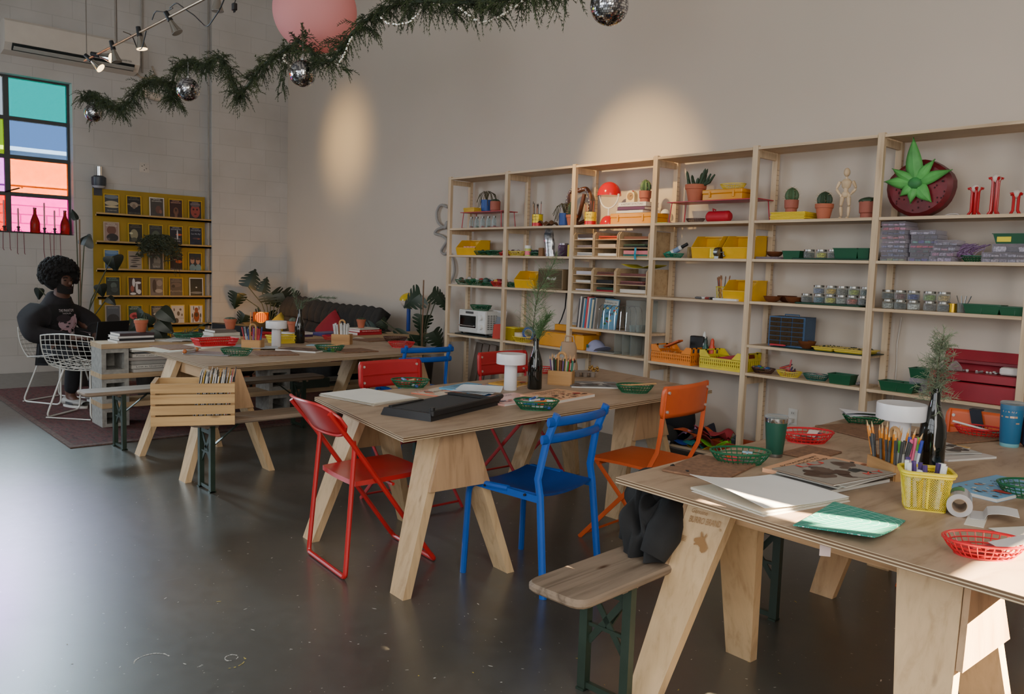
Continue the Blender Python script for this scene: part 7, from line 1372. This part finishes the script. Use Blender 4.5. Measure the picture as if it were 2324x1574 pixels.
# ================================================================ RUG, SOFA, PLANTS
def rugm():
    m,t,b,N,L=nt('woven_rug'); f=noise(t,(3,9,1),3,4,rnd=False); g=noise(t,s=60,d=3,rnd=False); o=ramp(t,f,((.35,(70,40,40)),(.5,(104,54,52)),(.62,(84,62,56)),(.75,(60,50,48))))
    L(mixc(t,o,ramp(t,g,((.3,(150,140,136)),(.7,(255,250,246)))),.7,'MULTIPLY'),b.inputs['Base Color']); b.inputs['Roughness'].default_value=.95; bump(t,b,g,.4,.006); return m
t=thing('rug','dark red worn rug under the block shelf and wire chairs','rug',(-1.35,-1.65,0)); obj('field',MB().box(-1.65,1.5,-1.78,1.7,.001,.008),rugm(),t,sm=0); obj('border',MB().box(-1.67,1.52,-1.80,-1.76,.001,.009).box(1.46,1.52,-1.76,1.72,.001,.009),C((92,70,62),.95,0,.2,40),t,sm=0)
# sofa along the shelf wall, beyond the farthest table
t=thing('tufted_sofa','dark tufted sofa along the wall behind the plank shelf','sofa',(-2.2,-.28,0)); vel=C((40,38,36),.9,0,.15,20)
def tuft(u,v):
    x=(u-.5)*2.25; a=math.cos(x*PI/.155); return (x,.33-.10*(1-v)-.03*a*a*math.sin(PI*v)-.035*math.sin(PI*v*2)**2,.42+.46*v-.05*(2*u-1)**4*v+.03*math.cos(u*5))
obj('backrest',MB().grid(tuft,90,14),vel,t,sm=180).modifiers.new('s','SOLIDIFY').thickness=-.14
obj('seat',MB().bbox(-1.1,1.1,-.4,.3,.12,.42,.06),vel,t); 
for s in(-1,1): obj('armrest',MB().tube([(s*1.12,-.4,.5),(s*1.12,-.38,.5),(s*1.14,.3,.56),(s*1.14,.34,.58)],[.06,.11,.12,.06],14),vel,t)
for x in(-1,1):
    for y in(-.35,.25): obj('leg',MB().lathe([(.02,0),(.03,.13)],8,(x,y,0)),BLACK,t)
def cushion(loc,rot,label,c,s=.4):
    mb=MB(); 
    def f(sg): return lambda u,v:((u-.5)*s*(1-.12*(1-(2*v-1)**2)*abs(2*u-1)**3*0)-(u-.5)*.05*s*(1-(2*v-1)**4),sg*.09*(max(0,(1-(2*u-1)**4)*(1-(2*v-1)**4)))**.5,(v-.5)*s-(v-.5)*.05*s*(1-(2*u-1)**4))
    mb.grid(f(1),14,14); mb.grid(f(-1),14,14); return one('cushion',mb,C(c,.85,0,.05),label,'cushion',loc,rot,None,180)
p=py(730,740,-.35); cushion((p.x,-.22,.60),(-.3,.75,.1),'red cushion standing on its corner on the tufted sofa',(150,28,42),.38); p=py(640,735,-.1); cushion((p.x+.15,-.2,.56),(-.3,.75,.5),'olive yellow cushion at the left end of the tufted sofa',(150,140,60),.27)
# black low armchair top and orange lamp
t=thing('lounge_chair','black upholstered lounge chair in the corner behind the plank shelf','armchair',(-2.05,-1.55,0),.3); obj('seat',MB().bbox(-.33,.33,-.33,.33,.15,.4,.08),C((26,25,25),.8),t); obj('backrest',MB().rings([[(x*.36,.3+y*.09,z) for x,y in [(math.cos(a),math.sin(a)) for a in [2*PI*i/24 for i in range(24)]]] for z in(.35,.6,.66,.68)]),C((26,25,25),.8),t)
for x in(-.28,.28):
    for y in(-.28,.28): obj('leg',MB().tube([(x,y,0),(x,y,.16)],.015,8),BLACK,t)
p=px(592,720,-2.9); t=thing('orange_lamp','glowing orange ribbed lamp beside the monstera in the corner','lamp',(p.x,p.y,p.z-.12)); oa=C((255,150,14),.3,0,0,emit=1.6)
obj('lamp_shade',MB().rings([[(.11*math.cos(a)*k,.085*math.sin(a)*k,z) for a in [2*PI*i/30 for i in range(30)]] for k,z in((1,.07),(1,.18))],cap=(0,0)),GL((255,190,70),.1,alpha=.25),t); obj('bulb',MB().ball((0,0,.12),.068,18,10),oa,t)
mb=MB(); [mb.tube([(.112*math.cos(a),.087*math.sin(a),.068),(.112*math.cos(a),.087*math.sin(a),.182)],.0032,4) for a in [2*PI*i/22 for i in range(22)]]; obj('ribs',mb,C((140,50,16),.5),t); obj('stem',MB().tube([(-.1,-.085,-(p.z-.12)),(-.1,-.085,.18)],.006,6),C((196,170,120),.5),t); obj('base',MB().lathe([(.09,0),(.09,.012),(.001,.014)],18,(0,-.0,-(p.z-.12))).bar((0,0,-(p.z-.12)+.012),(0,0,.055),.02,.02),BLACK,t)
lamp('orange_glow','POINT',(p.x-.25,p.y-.1,p.z+.12),9,(1,.5,.12),shadow_soft_size=.06)
# plants with big split leaves
def leafshape(mb,base,tip,nrm,w_,cuts,mi=0,fold=.25):
    b,e=V(base),V(tip); d=e-b; L_=d.length; d=d.normalized(); s=d.cross(V(nrm)).normalized(); n_=s.cross(d); out=[]
    for sg in(1,-1):
        prev=None
        for k in range(25):
            f=k/24; ww=w_*(math.sin(PI*(f**.62))**.8)*(.62 if cuts else .5)
            if cuts and 4<k<23 and k%4==2: ww*=.4
            c=b+d*L_*f-n_*L_*.28*f*f; q=c+s*sg*ww-n_*ww*fold-(d*ww*.35 if f<.9 else V((0,0,0)))
            if prev: mb.add([prev[0],prev[1],q,c],[(0,1,2,3)] if sg>0 else [(3,2,1,0)],mi)
            prev=(c,q)
def bigplant(name,loc,label,pm,pr,ph,leaves,c,seed,cuts=True,stake=None):
    t=thing(name,label,'plant',loc); obj('pot',MB().lathe([(pr*.75,0),(pr,ph),(pr*.9,ph),(pr*.88,ph*.9)],20),pm,t); obj('soil',MB().lathe([(.001,ph*.9),(pr*.88,ph*.91),(.001,ph*.95)],14),soil,t)
    st=MB(); rd=random.Random(seed); lm=C(c,.4,0,.15)
    for (x,y,z,L_,w_,dx,dy,dz) in leaves:
        st.tube([(0,0,ph*.9),(x*.35,y*.35,ph+(z-ph)*.55),(x,y,z)],.006,6); lf=MB(); leafshape(lf,(x,y,z),(x+dx*L_,y+dy*L_,z+dz*L_),(.75,-.3,.6),w_,cuts); obj('leaf',lf,lm,t,sm=60)
    obj('stems',st,C((60,66,40),.6),t)
    if stake:
        for s in stake: obj('stake',MB().tube([(s[0],s[1],ph*.5),(s[0]*1.5,s[1]*1.5,s[2])],.007,6),C((120,90,66),.7),t)
    return t
u=lambda a:(.665*a,.746*a)   # offset along the picture's horizontal
def L3(h,z,l,w_,dh,dz): a=u(h); d=u(dh); return (a[0],a[1],z,l,w_,d[0],d[1],dz)
mp=px(655,775,-3.55)
bigplant('monstera_plant',(-3.5,-.22,.0),'monstera with split leaves in a black pot in the corner by the orange lamp',C((26,26,26),.5),.17,.56,[L3(-.28,1.04,.26,.24,.3,.9),L3(-.42,.96,.24,.2,-.2,-.9),L3(-.10,.98,.22,.15,.25,.9),L3(.02,.98,.30,.3,.35,-.6),L3(.16,.99,.30,.28,.4,-.65),L3(.3,.96,.24,.2,.5,-.4),L3(-.32,.68,.22,.2,-.35,-.75),L3(-.1,.70,.30,.22,-.6,-.6),L3(-.02,.72,.26,.2,.3,-.8),L3(-.42,.56,.2,.16,-.7,-.2)],(30,44,30),3)
bigplant('monstera_plant',(-.36,-.04,.0),'tall staked monstera beside the yellow lamp at the left end of the shelving',C((40,36,32),.6),.13,.42,[L3(-.02,1.1,.26,.24,-.75,-.5),L3(.1,1.12,.22,.2,.75,-.35),L3(.16,1.1,.2,.12,.6,-.8),L3(-.42,.82,.18,.12,.45,-.5),L3(-.45,.72,.26,.26,-.5,-.75),L3(-.12,.68,.3,.28,-.3,-.9),L3(.02,.88,.22,.18,-.1,-1),L3(.12,.72,.22,.2,.55,-.8),L3(-.05,.6,.2,.2,.2,-.9)],(34,52,34),4,True,[(.01,.0,1.24),(-.005,.01,1.18)])
p=py(928,680,.15); t=thing('yellow_lamp','yellow and white mushroom lamp on a blue stem left of the shelving','lamp',(p.x,.15,0)); obj('base',MB().lathe([(.12,0),(.12,.02),(.001,.025)],20),C((24,60,140),.4),t); obj('stem',MB().tube([(0,0,.02),(0,0,.93)],.022,10),C((24,60,140),.4),t); obj('lamp_shade',MB().ball((0,0,1.0),.105,22,8,z0=.05,sc=(1,1,.85)),C((206,176,40),.2),t); obj('globe',MB().ball((0,0,1.0),.09,20,8,z1=.05,sc=(1,1,.95)),C((206,190,176),.3),t)
bigplant('climbing_plant',(-2.9,-2.62,.0),'tall thin-stemmed climbing plant behind the seated person',C((60,56,52),.6),.14,.35,[L3(-.02,1.74,.13,.07,-.3,.9),L3(.06,1.48,.16,.17,.3,.75),L3(-.42,1.02,.14,.1,-.1,-.9),L3(.36,1.38,.17,.2,.2,-.9),L3(.22,1.08,.16,.13,.2,-.8),L3(.3,.95,.14,.1,.6,-.5)],(30,38,30),6,False,[(.0,.01,1.75)])
bigplant('philodendron_plant',(-1.45,-2.38,.0),'dark bushy philodendron between the seated person and the magazine wall',C((50,46,42),.6),.13,.34,[L3(.1*math.cos(k*2.4)*1.1,.62+.035*k,.2,.17,math.cos(k*2.4)*.8,-.7+.1*(k%3)) for k in range(9)],(36,46,34),7,False)
bigplant('trailing_plant',(-1.75,-1.75,.0),'low dark plant between the plank shelf and the orange lamp',C((40,36,34),.6),.12,.45,[L3(-.12+.05*k,.60+.02*(k%3),.2,.07,-.8+.32*k,.2-.1*(k%2)) for k in range(6)],(34,40,32),8,False)
# ================================================================ WIRE CHAIRS
wm_=C((206,206,200),.4,0,.02)
def wire_chair(loc,rz,label):
    t=thing('wire_chair',label,'chair',loc,rz,None)
    def sh_(a,v):
        y=a*(.235+.02*math.sin(PI*v)); s=a*a
        if v<.48: f=v/.48; x=.22-.36*f; z=.425-.03*f+.035*s+.01*(1-f)
        else:
            f=(v-.48)/.52; x=-.14-.11*math.sin(f*PI/2)-.02*f+.04*s*(1-f*.3); z=.395+.32*f**1.25+.035*s*(1-f)-.02*s*f
        return (x,y,z)
    mb=MB(); n=10
    for k in range(n+1): a=-1+2*k/n; mb.tube([sh_(a,i/22) for i in range(23)],.0028,4)
    for k in range(1,16): v=k/16; mb.tube([sh_(-1+2*i/14,v) for i in range(15)],.0028,4)
    obj('wire_mesh',mb,wm_,t); rim=[sh_(-1+2*i/14,1) for i in range(15)]+[sh_(1,1-i/22) for i in range(1,23)]+[sh_(1-2*i/14,0) for i in range(1,15)]+[sh_(-1,i/22) for i in range(1,22)]
    obj('rim',MB().tube(rim,.005,6,closed=True),wm_,t)
    for s in(-1,1): obj('leg',MB().tube(arc([(.12,s*.12,.405),(.2,s*.2,.008),(-.24,s*.2,.008),(-.12,s*.12,.40)]),.0075,8),wm_,t)
    for x,z in((.03,.40),(-.24,.008)): obj('cross_bar',MB().tube([(x,-.16-.04*(x<-.2),z),(x,.16+.04*(x<-.2),z)],.006,6),wm_,t)
    return t
wire_chair((-1.95,-3.02,.009),.55,'white wire chair with the person sitting in it'); wire_chair((-1.1,-3.02,.009),2.3,'empty white wire chair at the end of the plank shelf')
# ================================================================ PERSON
def skinmesh(name,verts,edges,root,mats,parent,sub=2,loc=None):
    me=bpy.data.meshes.new(name); me.from_pydata([v[0] for v in verts],edges,[]); o=bpy.data.objects.new(name,me); COL.objects.link(o)
    md=o.modifiers.new('k','SKIN'); md.use_smooth_shade=True; md.branch_smoothing=.6
    for i,(p_,r) in enumerate(verts):
        s=me.skin_vertices[0].data[i]; s.radius=(r,r) if not isinstance(r,tuple) else r; s.use_root=(i==root)
    o.modifiers.new('s','SUBSURF').levels=sub; o.modifiers['s'].render_levels=sub
    dg=bpy.context.evaluated_depsgraph_get(); dg.update(); nm=bpy.data.meshes.new_from_object(o.evaluated_get(dg)); nm.materials.clear(); nm.materials.append(mats)
    bpy.data.objects.remove(o); bpy.data.meshes.remove(me); q=bpy.data.objects.new(name,nm); COL.objects.link(q); q.parent=parent
    return q
def chainmk(spec):
    vs=[];es=[];ix={}
    for nm,par,p_,r in spec:
        ix[nm]=len(vs); vs.append((p_,r))
        if par: es.append((ix[par],ix[nm]))
    return vs,es,ix
skin=C((92,62,50),.5,0,.05); jk=C((32,29,32),.9,0,.12,14); 
per=thing('person','person in dark jacket sitting in a wire chair, looking down at a laptop','person',(-1.96,-3.02,0),.42)
sp=[('pel',None,(-.02,0,.52),.12),('sp1','pel',(-.05,0,.66),.13),('ch','sp1',(-.03,0,.84),.145),('nk','ch',(.01,0,.95),.075),('hd','nk',(.045,0,1.03),.07),('hd2','hd',(.055,0,1.125),.088),('hd3','hd2',(.05,0,1.205),.075)]
for s,n in((1,'l'),(-1,'r')):
    sp+=[('sh'+n,'ch',(-.03,s*.17,.85),.06),('el'+n,'sh'+n,(.05,s*.28,.67),.052),('wr'+n,'el'+n,(.33,s*.12,.63),.032),('pm'+n,'wr'+n,(.40,s*.09,.635),.036)]
    for j,(dy,l) in enumerate(((.030,.055),(.012,.065),(-.006,.06),(-.022,.048))): sp+=[('f%d'%j+n,'pm'+n,(.43,s*(.085+dy*.9),.638),.0105),('g%d'%j+n,'f%d'%j+n,(.43+l*.55,s*(.082+dy),.634),.0095),('h%d'%j+n,'g%d'%j+n,(.43+l,s*(.082+dy),.618),.008)]
    sp+=[('t0'+n,'pm'+n,(.40,s*.05,.63),.0115),('t1'+n,'t0'+n,(.44,s*.035,.622),.009)]
    sp+=[('hp'+n,'pel',(.03,s*.1,.50),.1),('kn'+n,'hp'+n,(.40,s*.15,.51),.07),('an'+n,'kn'+n,(.24+.06*(s<0),s*.14,.10),.045),('to'+n,'an'+n,(.36+.06*(s<0),s*.15,.045),.035)]
v_,e_,ix=chainmk(sp); body=skinmesh('body',v_,e_,0,skin,per,2)
js=[('pel',None,(-.03,0,.47),(.17,.19)),('sp1','pel',(-.06,0,.62),(.165,.19)),('ch','sp1',(-.04,0,.80),(.165,.2)),('up','ch',(-.02,0,.92),(.14,.15)),('cl','up',(.0,0,.985),(.115,.12)),('cl2','cl',(.015,0,1.02),.1)]
for s,n in((1,'l'),(-1,'r')): js+=[('sh'+n,'ch',(-.03,s*.185,.865),.115),('ua'+n,'sh'+n,(.0,s*.29,.76),.112),('el'+n,'ua'+n,(.06,s*.325,.655),.1),('fa'+n,'el'+n,(.20,s*.22,.64),.07),('wr'+n,'fa'+n,(.325,s*.125,.632),.05)]
v_,e_,ix=chainmk(js); jacket=skinmesh('jacket',v_,e_,0,jk,per,2)
ts=[('pel',None,(-.02,0,.46),.14)]
for s,n in((1,'l'),(-1,'r')): ts+=[('hp'+n,'pel',(.04,s*.1,.49),.115),('th'+n,'hp'+n,(.22,s*.13,.50),.1),('kn'+n,'th'+n,(.40,s*.15,.505),.082),('ca'+n,'kn'+n,(.33+.03*(s<0),s*.145,.33),.07),('an'+n,'ca'+n,(.25+.06*(s<0),s*.14,.115),.058)]
v_,e_,ix=chainmk(ts); skinmesh('trousers',v_,e_,0,C((26,26,30),.9,0,.1),per,2)
for s in(1,-1):
    q=.24+.06*(s<0); sh_o=obj('shoe',MB().grid(lambda u,v:(q-.05+.27*u,s*.145+(.043+.01*math.sin(PI*u))*math.cos(v*2*PI),.05+(.045*(1-u*.55))*math.sin(v*2*PI)*(1 if math.sin(v*2*PI)>0 else .75)),14,16),C((150,146,140),.6,0,.08),per,sm=180)
    obj('sole',MB().prism([(q-.06+.145+.15*math.cos(a),s*.145+.056*math.sin(a)) for a in [2*PI*i/22 for i in range(22)]],0.009,.03),C((206,204,198),.6),sh_o); obj('shoe_stripe',MB().bar((q+.02,s*.145-.052,.05),(q+.11,s*.145-.05,.045),.004,.02),C((60,60,64),.6),sh_o,sm=0)
# face and hair
fc=thing if 0 else None
hd=V((.055,0,1.155))
obj('nose',MB().ball((.146,0,1.115),.018,10,7,sc=(1.0,.95,1.25)),skin,per); obj('mouth',MB().ball((.134,0,1.07),.022,10,6,sc=(.45,1.2,.35)),C((60,34,32),.5),per)
for s in(-1,1): obj('eye',MB().ball((.128,s*.034,1.143),.011,10,6,sc=(.7,1.3,.6)),C((34,28,26),.3),per); obj('eyebrow',MB().tube([(.136,s*.016,1.165),(.138,s*.036,1.171),(.124,s*.054,1.163)],.005,6),C((22,18,16),.9),per); obj('ear',MB().ball((.045,s*.092,1.13),.024,10,6,sc=(.7,.4,1.2)),skin,per)
def beard(u,v): a=(u-.5)*2.5; r=.093-.008*v; return (.05+r*math.cos(a)*1.0,r*math.sin(a)*.98,1.08-.065*v*(math.cos(a*.62))+.045*abs(a)**1.5*(1-v)*.9)
obj('beard',MB().grid(beard,16,6),C((24,20,19),.95),per,sm=180)
rd=random.Random(2); mb=MB(); hc=V((.0,0,1.2))
mb.ball((hc.x,0,hc.z),.165,26,16,sc=(.9,1.0,.92))
mb.v=[tuple(hc+(V(q)-hc)*(1+.05*math.sin(37*q[0])*math.sin(41*q[1])+.05*math.sin(43*q[2]+20*q[1]))) for q in mb.v]; mb.v=[(min(x,.105-.0*z) if z<1.205 and abs(y)<.085 else x,y,z) for x,y,z in mb.v]
for i in range(700):
    d=V((rd.gauss(0,1),rd.gauss(0,1),rd.gauss(0,1))).normalized(); q=hc+V((d.x*.15,d.y*.168,d.z*.155))
    if q.z<1.115 or (q.x>.06 and q.z<1.225 and abs(q.y)<.1): continue
    mb.ball(q,rd.uniform(.010,.022),6,4)
obj('hair',mb,C((17,15,15),.95,0,.1),per,sm=180)
# printed shirt front, laid on the jacket surface
from mathutils.bvhtree import BVHTree
bm_=jacket.data; tree=BVHTree.FromPolygons([v.co.copy() for v in bm_.vertices],[tuple(f.vertices) for f in bm_.polygons])
def onchest(y,z,off):
    h=tree.ray_cast(V((.6,y,z)),V((-1,0,0)))[0]; return (h.x+off,y,z) if h else (.14+off,y,z)
obj('t_shirt',MB().grid(lambda u,v:onchest((u-.5)*(.26+.02*v)+.0,.58+.34*v,.004),14,14),C((20,19,21),.9),per,sm=180)
mb=MB()
def blob(y0,z0,ry,rz_,mi,off,n=14): mb.poly([onchest(y0+ry*math.cos(a),z0+rz_*math.sin(a),off) for a in [2*PI*i/n for i in range(n)]],mi)
for y0,z0,ry,rz_,mi,o_ in((-.0,.735,.055,.045,0,.008),(-.02,.77,.05,.025,1,.010),(-.01,.742,.012,.006,1,.011),(.018,.735,.010,.005,1,.011),(.005,.715,.012,.006,1,.011),(.05,.74,.03,.045,0,.009),(.01,.675,.07,.03,0,.008),(-.04,.65,.03,.03,0,.009),(.02,.665,.05,.008,1,.010),(.06,.785,.008,.012,0,.01),(.05,.66,.03,.02,2,.0095)): blob(y0*1.45,.72+(z0-.72)*1.4,ry*1.45,rz_*1.4,mi,o_)
me_=len(mb.v); mb.text('THE PHANTOM',.038,2,T(0,.862,0),w=.15); mb.text('HOUR',.018,2,T(.005,.835,0),w=.085)
mb.v=[v if i<me_ else onchest(v[0],v[1],.008) for i,v in enumerate(mb.v)]
obj('shirt_print',mb,[C((170,140,150),.7),C((50,40,46),.8),C((196,186,190),.7)],per,sm=0)
# laptop on the lap
t=thing('laptop','black laptop open on the seated person lap','laptop',(-1.44,-2.80,.585),.42); obj('keyboard_base',MB().bbox(-.1,.12,-.165,.165,0,.014,.01),C((26,26,28),.5),t); obj('screen',MB().bar((.12,0,.012),(.16,0,.215),.33,.008,up=(1,0,0)),C((22,22,24),.5),t,sm=0)
# ================================================================ HANGING THINGS
def dp(x): return 1/(.092+.000114*x)
GP=[(186,222),(205,214),(230,226),(255,238),(275,252),(298,226),(320,195),(345,181),(368,186),(384,206),(396,232),(388,200),(396,165),(412,148),(432,140),(460,150),(485,136),(500,128),(515,150),(530,190),(547,216),(566,190),(590,156),(620,130),(650,114),(676,92),(700,112),(730,142),(755,136),(775,110),(800,74),(830,46),(870,22),(920,4),(980,2),(1040,6),(1100,4),(1160,-4),(1225,-14),(1300,-30)]
pts=[pd(x,y,dp(x)) for x,y in GP]; o0=pts[0].copy()
garm=[C((46,58,34),.75,0,.25),C((62,74,42),.75,0,.25)]
mb=MB(); mb.tube([q-o0 for q in pts],.012,5,0); rd=random.Random(19)
def frond(b,d,l,mi):
    e=b+d*l+V((0,0,-l*.35)); m_=b+d*l*.5; mb.tube([b,m_,e],[.0022,.0018,.0008],3,mi)
    for k in range(9):
        f=(k+1)/10; q=b.lerp(m_,f*2) if f<.5 else m_.lerp(e,f*2-1)
        for s in(1,-1):
            w=(d.cross(V((rd.gauss(0,1),rd.gauss(0,1),rd.gauss(0,1))))).normalized()*s; ll=l*.24*(1.1-f*.7); mb.tube([q,q+(d*.8+w*.7+V((0,0,-.25))).normalized()*ll],[.0024,.0008],3,mi)
for i in range(len(pts)-1):
    a,b=pts[i]-o0,pts[i+1]-o0; n=max(8,int((b-a).length*250))
    for k in range(n):
        q=a.lerp(b,rd.random()); d=V((rd.gauss(0,1),rd.gauss(0,1),rd.gauss(-.35,.8))).normalized(); frond(q+V((rd.gauss(0,.02),rd.gauss(0,.02),rd.gauss(0,.02))),d,rd.uniform(.06,.15),rd.randrange(2))
for x,y,x2,y2,n in((648,140,640,212,26),(212,240,204,280,10),(545,215,540,228,10),(690,95,688,66,16),(760,150,790,160,10),(835,60,850,75,8),(1010,10,1045,40,8),(1095,10,1145,40,14),(930,10,925,42,12),(398,225,412,244,12),(275,250,285,268,14)):
    a=pd(x,y,dp(x))-o0; b=pd(x2,y2,dp(x))-o0
    for k in range(n): f=rd.random(); frond(a.lerp(b,f)+V((rd.gauss(0,.012),rd.gauss(0,.012),0)),((b-a).normalized()+V((rd.gauss(0,.3),rd.gauss(0,.3),rd.gauss(0,.3)))).normalized(),rd.uniform(.05,.1),rd.randrange(2))
ga=one('evergreen_garland',mb,garm,'long feathery evergreen garland draped across the room','garland',tuple(o0),0,None,0)
def disco(x,y,r,label):
    d=1862*.185/(2*r); p=pd(x,y,d); R_=.0925; t=thing('disco_ball',label,'disco ball',tuple(p)); nv=26; mb=MB(); mir=[C((226,226,226),.05,1,0),C((150,150,156),.08,1,0)]; rr=random.Random(int(x))
    for k in range(nv):
        a0,a1=-PI/2+PI*k/nv+.008,-PI/2+PI*(k+1)/nv-.008; am=(a0+a1)/2; n=max(5,int(2*nv*math.cos(am)))
        for i in range(n):
            b0,b1=2*PI*i/n+.01,2*PI*(i+1)/n-.01; q=lambda a,b:V((R_*math.cos(a)*math.cos(b),R_*math.cos(a)*math.sin(b),R_*math.sin(a)))
            P=[q(a0,b0),q(a0,b1),q(a1,b1),q(a1,b0)]; j=V((rr.gauss(0,1),rr.gauss(0,1),rr.gauss(0,1)))*R_*.0; P=[c*(1+rr.gauss(0,.004)) for c in P]; mb.add(P,[(0,1,2,3)],rr.randrange(2))
    obj('mirror_tiles',mb,mir,t,sm=0); obj('core',MB().ball((0,0,0),R_*.985,24,14),C((60,60,62),.4,.5),t); obj('hanging_cord',MB().tube([(0,0,R_),(0,0,max(.3,ZC-p.z) if x>1000 else .22)],.0018,4),C((150,150,150),.5),t); obj('cap',MB().lathe([(.012,R_-.004),(.012,R_+.012),(.001,R_+.014)],10),STEEL,t); return t
for x,y,r,lb in((213,256,20,'small mirrored disco ball at the far left end of the garland'),(427,203,25.5,'mirrored disco ball hanging in front of the block pier, second from the left'),(687,167,29.5,'mirrored disco ball hanging just below the pink lantern'),(1383,13,43.5,'largest-looking mirrored disco ball at the top of the photo, right of the garland')): disco(x,y,r,lb)
p=pd(715,26,6.3); R_=.315; t=thing('paper_lantern','round pink ribbed paper lantern hanging behind the garland','lantern',tuple(p)); pk=nt('pink_paper'); m_,tt,b_,N_,L_2=pk; b_.inputs['Base Color'].default_value=lin((248,176,176)); b_.inputs['Roughness'].default_value=.8; b_.inputs['Subsurface Weight'].default_value=0
tr=N_('ShaderNodeBsdfTranslucent'); tr.inputs[0].default_value=lin((255,184,178)); mx=N_('ShaderNodeMixShader'); mx.inputs[0].default_value=.35; L_2(b_.outputs[0],mx.inputs[1]); L_2(tr.outputs[0],mx.inputs[2]); L_2(mx.outputs[0],tt.nodes['Material Output'].inputs['Surface'])
prof=[]; N2=132
for k in range(N2+1): a=-PI/2+.22+(PI-.44)*k/N2; rr=R_*math.cos(a)*(1+.006*(1 if k%2 else -1)); prof.append((rr,R_*math.sin(a)*.98))
mb=MB(); mb.rings([[(r*math.cos(2*PI*i/48),r*math.sin(2*PI*i/48),z) for i in range(48)] for r,z in prof],cap=(0,0)); obj('paper_shade',mb,m_,t,sm=180); obj('wire_ring',MB().tube([(prof[-1][0]*math.cos(a),prof[-1][0]*math.sin(a),prof[-1][1]) for a in [2*PI*i/24 for i in range(24)]],.003,5,closed=True),STEEL,t); obj('hanging_cord',MB().tube([(0,0,.0),(0,0,ZC-p.z)],.004,5),WHITE,t)
for lb,seg in (('right of the lantern',((860,36),(880,52),(905,56),(930,50),(955,26))),('farthest right',((1040,16),(1065,34),(1090,52),(1120,44),(1150,28),(1186,2))),('down the right side of the lantern',((800,85),(790,100),(780,125),(765,150))),('left of the lantern',((650,120),(640,135),(660,150)))):
    P=[pd(x,y,dp(x)-.15) for x,y in seg]; P0=P[0].copy(); P=[q-P0 for q in P]; mb=MB().tube(P,.0018,3,1)
    for a,b in zip(P,P[1:]):
        for k in range(8): q=a.lerp(b,rd.random()); mb.ball(q+V((rd.gauss(0,.002),rd.gauss(0,.002),rd.gauss(0,.002))),.006,6,4,0)
    one('bead_string',mb,[C((226,222,206),.1,.3,0),C((120,110,96),.5)],'fine string of clear glinting beads along the garland, '+lb,'bead string',tuple(P0))
# track of clamp lamps near the window
ta,tb=pd(192,138,8.0),pd(486,-14,6.3); td=(tb-ta); t=thing('lamp_track','thin metal pipe slung from the ceiling carrying clamp lamps by the window','track',tuple(ta)); pm_=C((150,132,110),.35,.7,.05)
obj('pipe',MB().tube([(0,0,0),td],.011,8),pm_,t)
for x,y in((188,128),(277,76)):
    f=(x-192)/(486-192); q=td*max(0.02,f); obj('suspension_rod',MB().tube([q,(q.x,q.y,ZC-ta.z)],.012 if x>200 else .005,6),C((120,112,104),.5,.4),t)
bulb=C((255,214,150),.2,0,0,emit=5)
for k,(x,y,dx,dz,lit) in enumerate(((205,135,.10,-.08,1),(225,128,.11,-.02,1),(268,86,.03,-.11,0),(333,55,.02,-.11,1),(398,28,.06,-.10,0),(492,-2,.0,-.1,0))):
    f=(x-192)/(486-192); q=ta+td*f; h=thing('clamp_lamp','%s clamp lamp on the ceiling pipe, %s from the window'%('lit' if lit else 'unlit',('first','second','third','fourth','fifth','sixth')[k]),'lamp',tuple(q)); dr=V((RT.x*dx,RT.y*dx,dz)).normalized(); e=dr*.03
    obj('clamp',MB().bar((0,0,.03),(0,0,-.02),.03,.025),C((30,30,30),.4,.3),h); obj('socket',MB().tube([-dr*.05,dr*.03],[.02,.024],12),BLACK,h); obj('reflector_bulb',MB().tube([dr*.03,dr*.06,dr*.10,dr*.14],[.018,.024,.034,.047],16),C((176,170,160),.12,.9,0),h); obj('lens',MB().tube([dr*.139,dr*.143],.045,16),bulb if lit else C((150,146,140),.15),h)
for seg,lb in((((280,72),(300,80),(312,112),(322,112),(332,70)),'first loop'),(((385,18),(400,5),(430,28),(440,34),(470,64),(500,20),(512,-10)),'large loop'),(((345,45),(352,25),(375,28),(392,18)),'short loop')): P=[pd(x,y,1/(1/8+(1/6.3-1/8)*(x-192)/294)) for x,y in seg]; one('electric_cable',MB().tube(arc([q-P[0] for q in P],4),.005,5),BLACK,'black cord sagging from the lamp pipe, '+lb,'cord',tuple(P[0]))
q=pd(532,14,6.1); one('loose_plug',MB().bbox(-.02,.02,-.016,.016,-.03,.02,.006).tube([(0,0,.02),(.01,.01,.06),(0,0,.2)],.004,5).box(-.012,-.006,-.004,.004,-.045,-.03).box(.006,.012,-.004,.004,-.045,-.03),BLACK,'black plug dangling on its cord left of the pink lantern','plug',tuple(q))
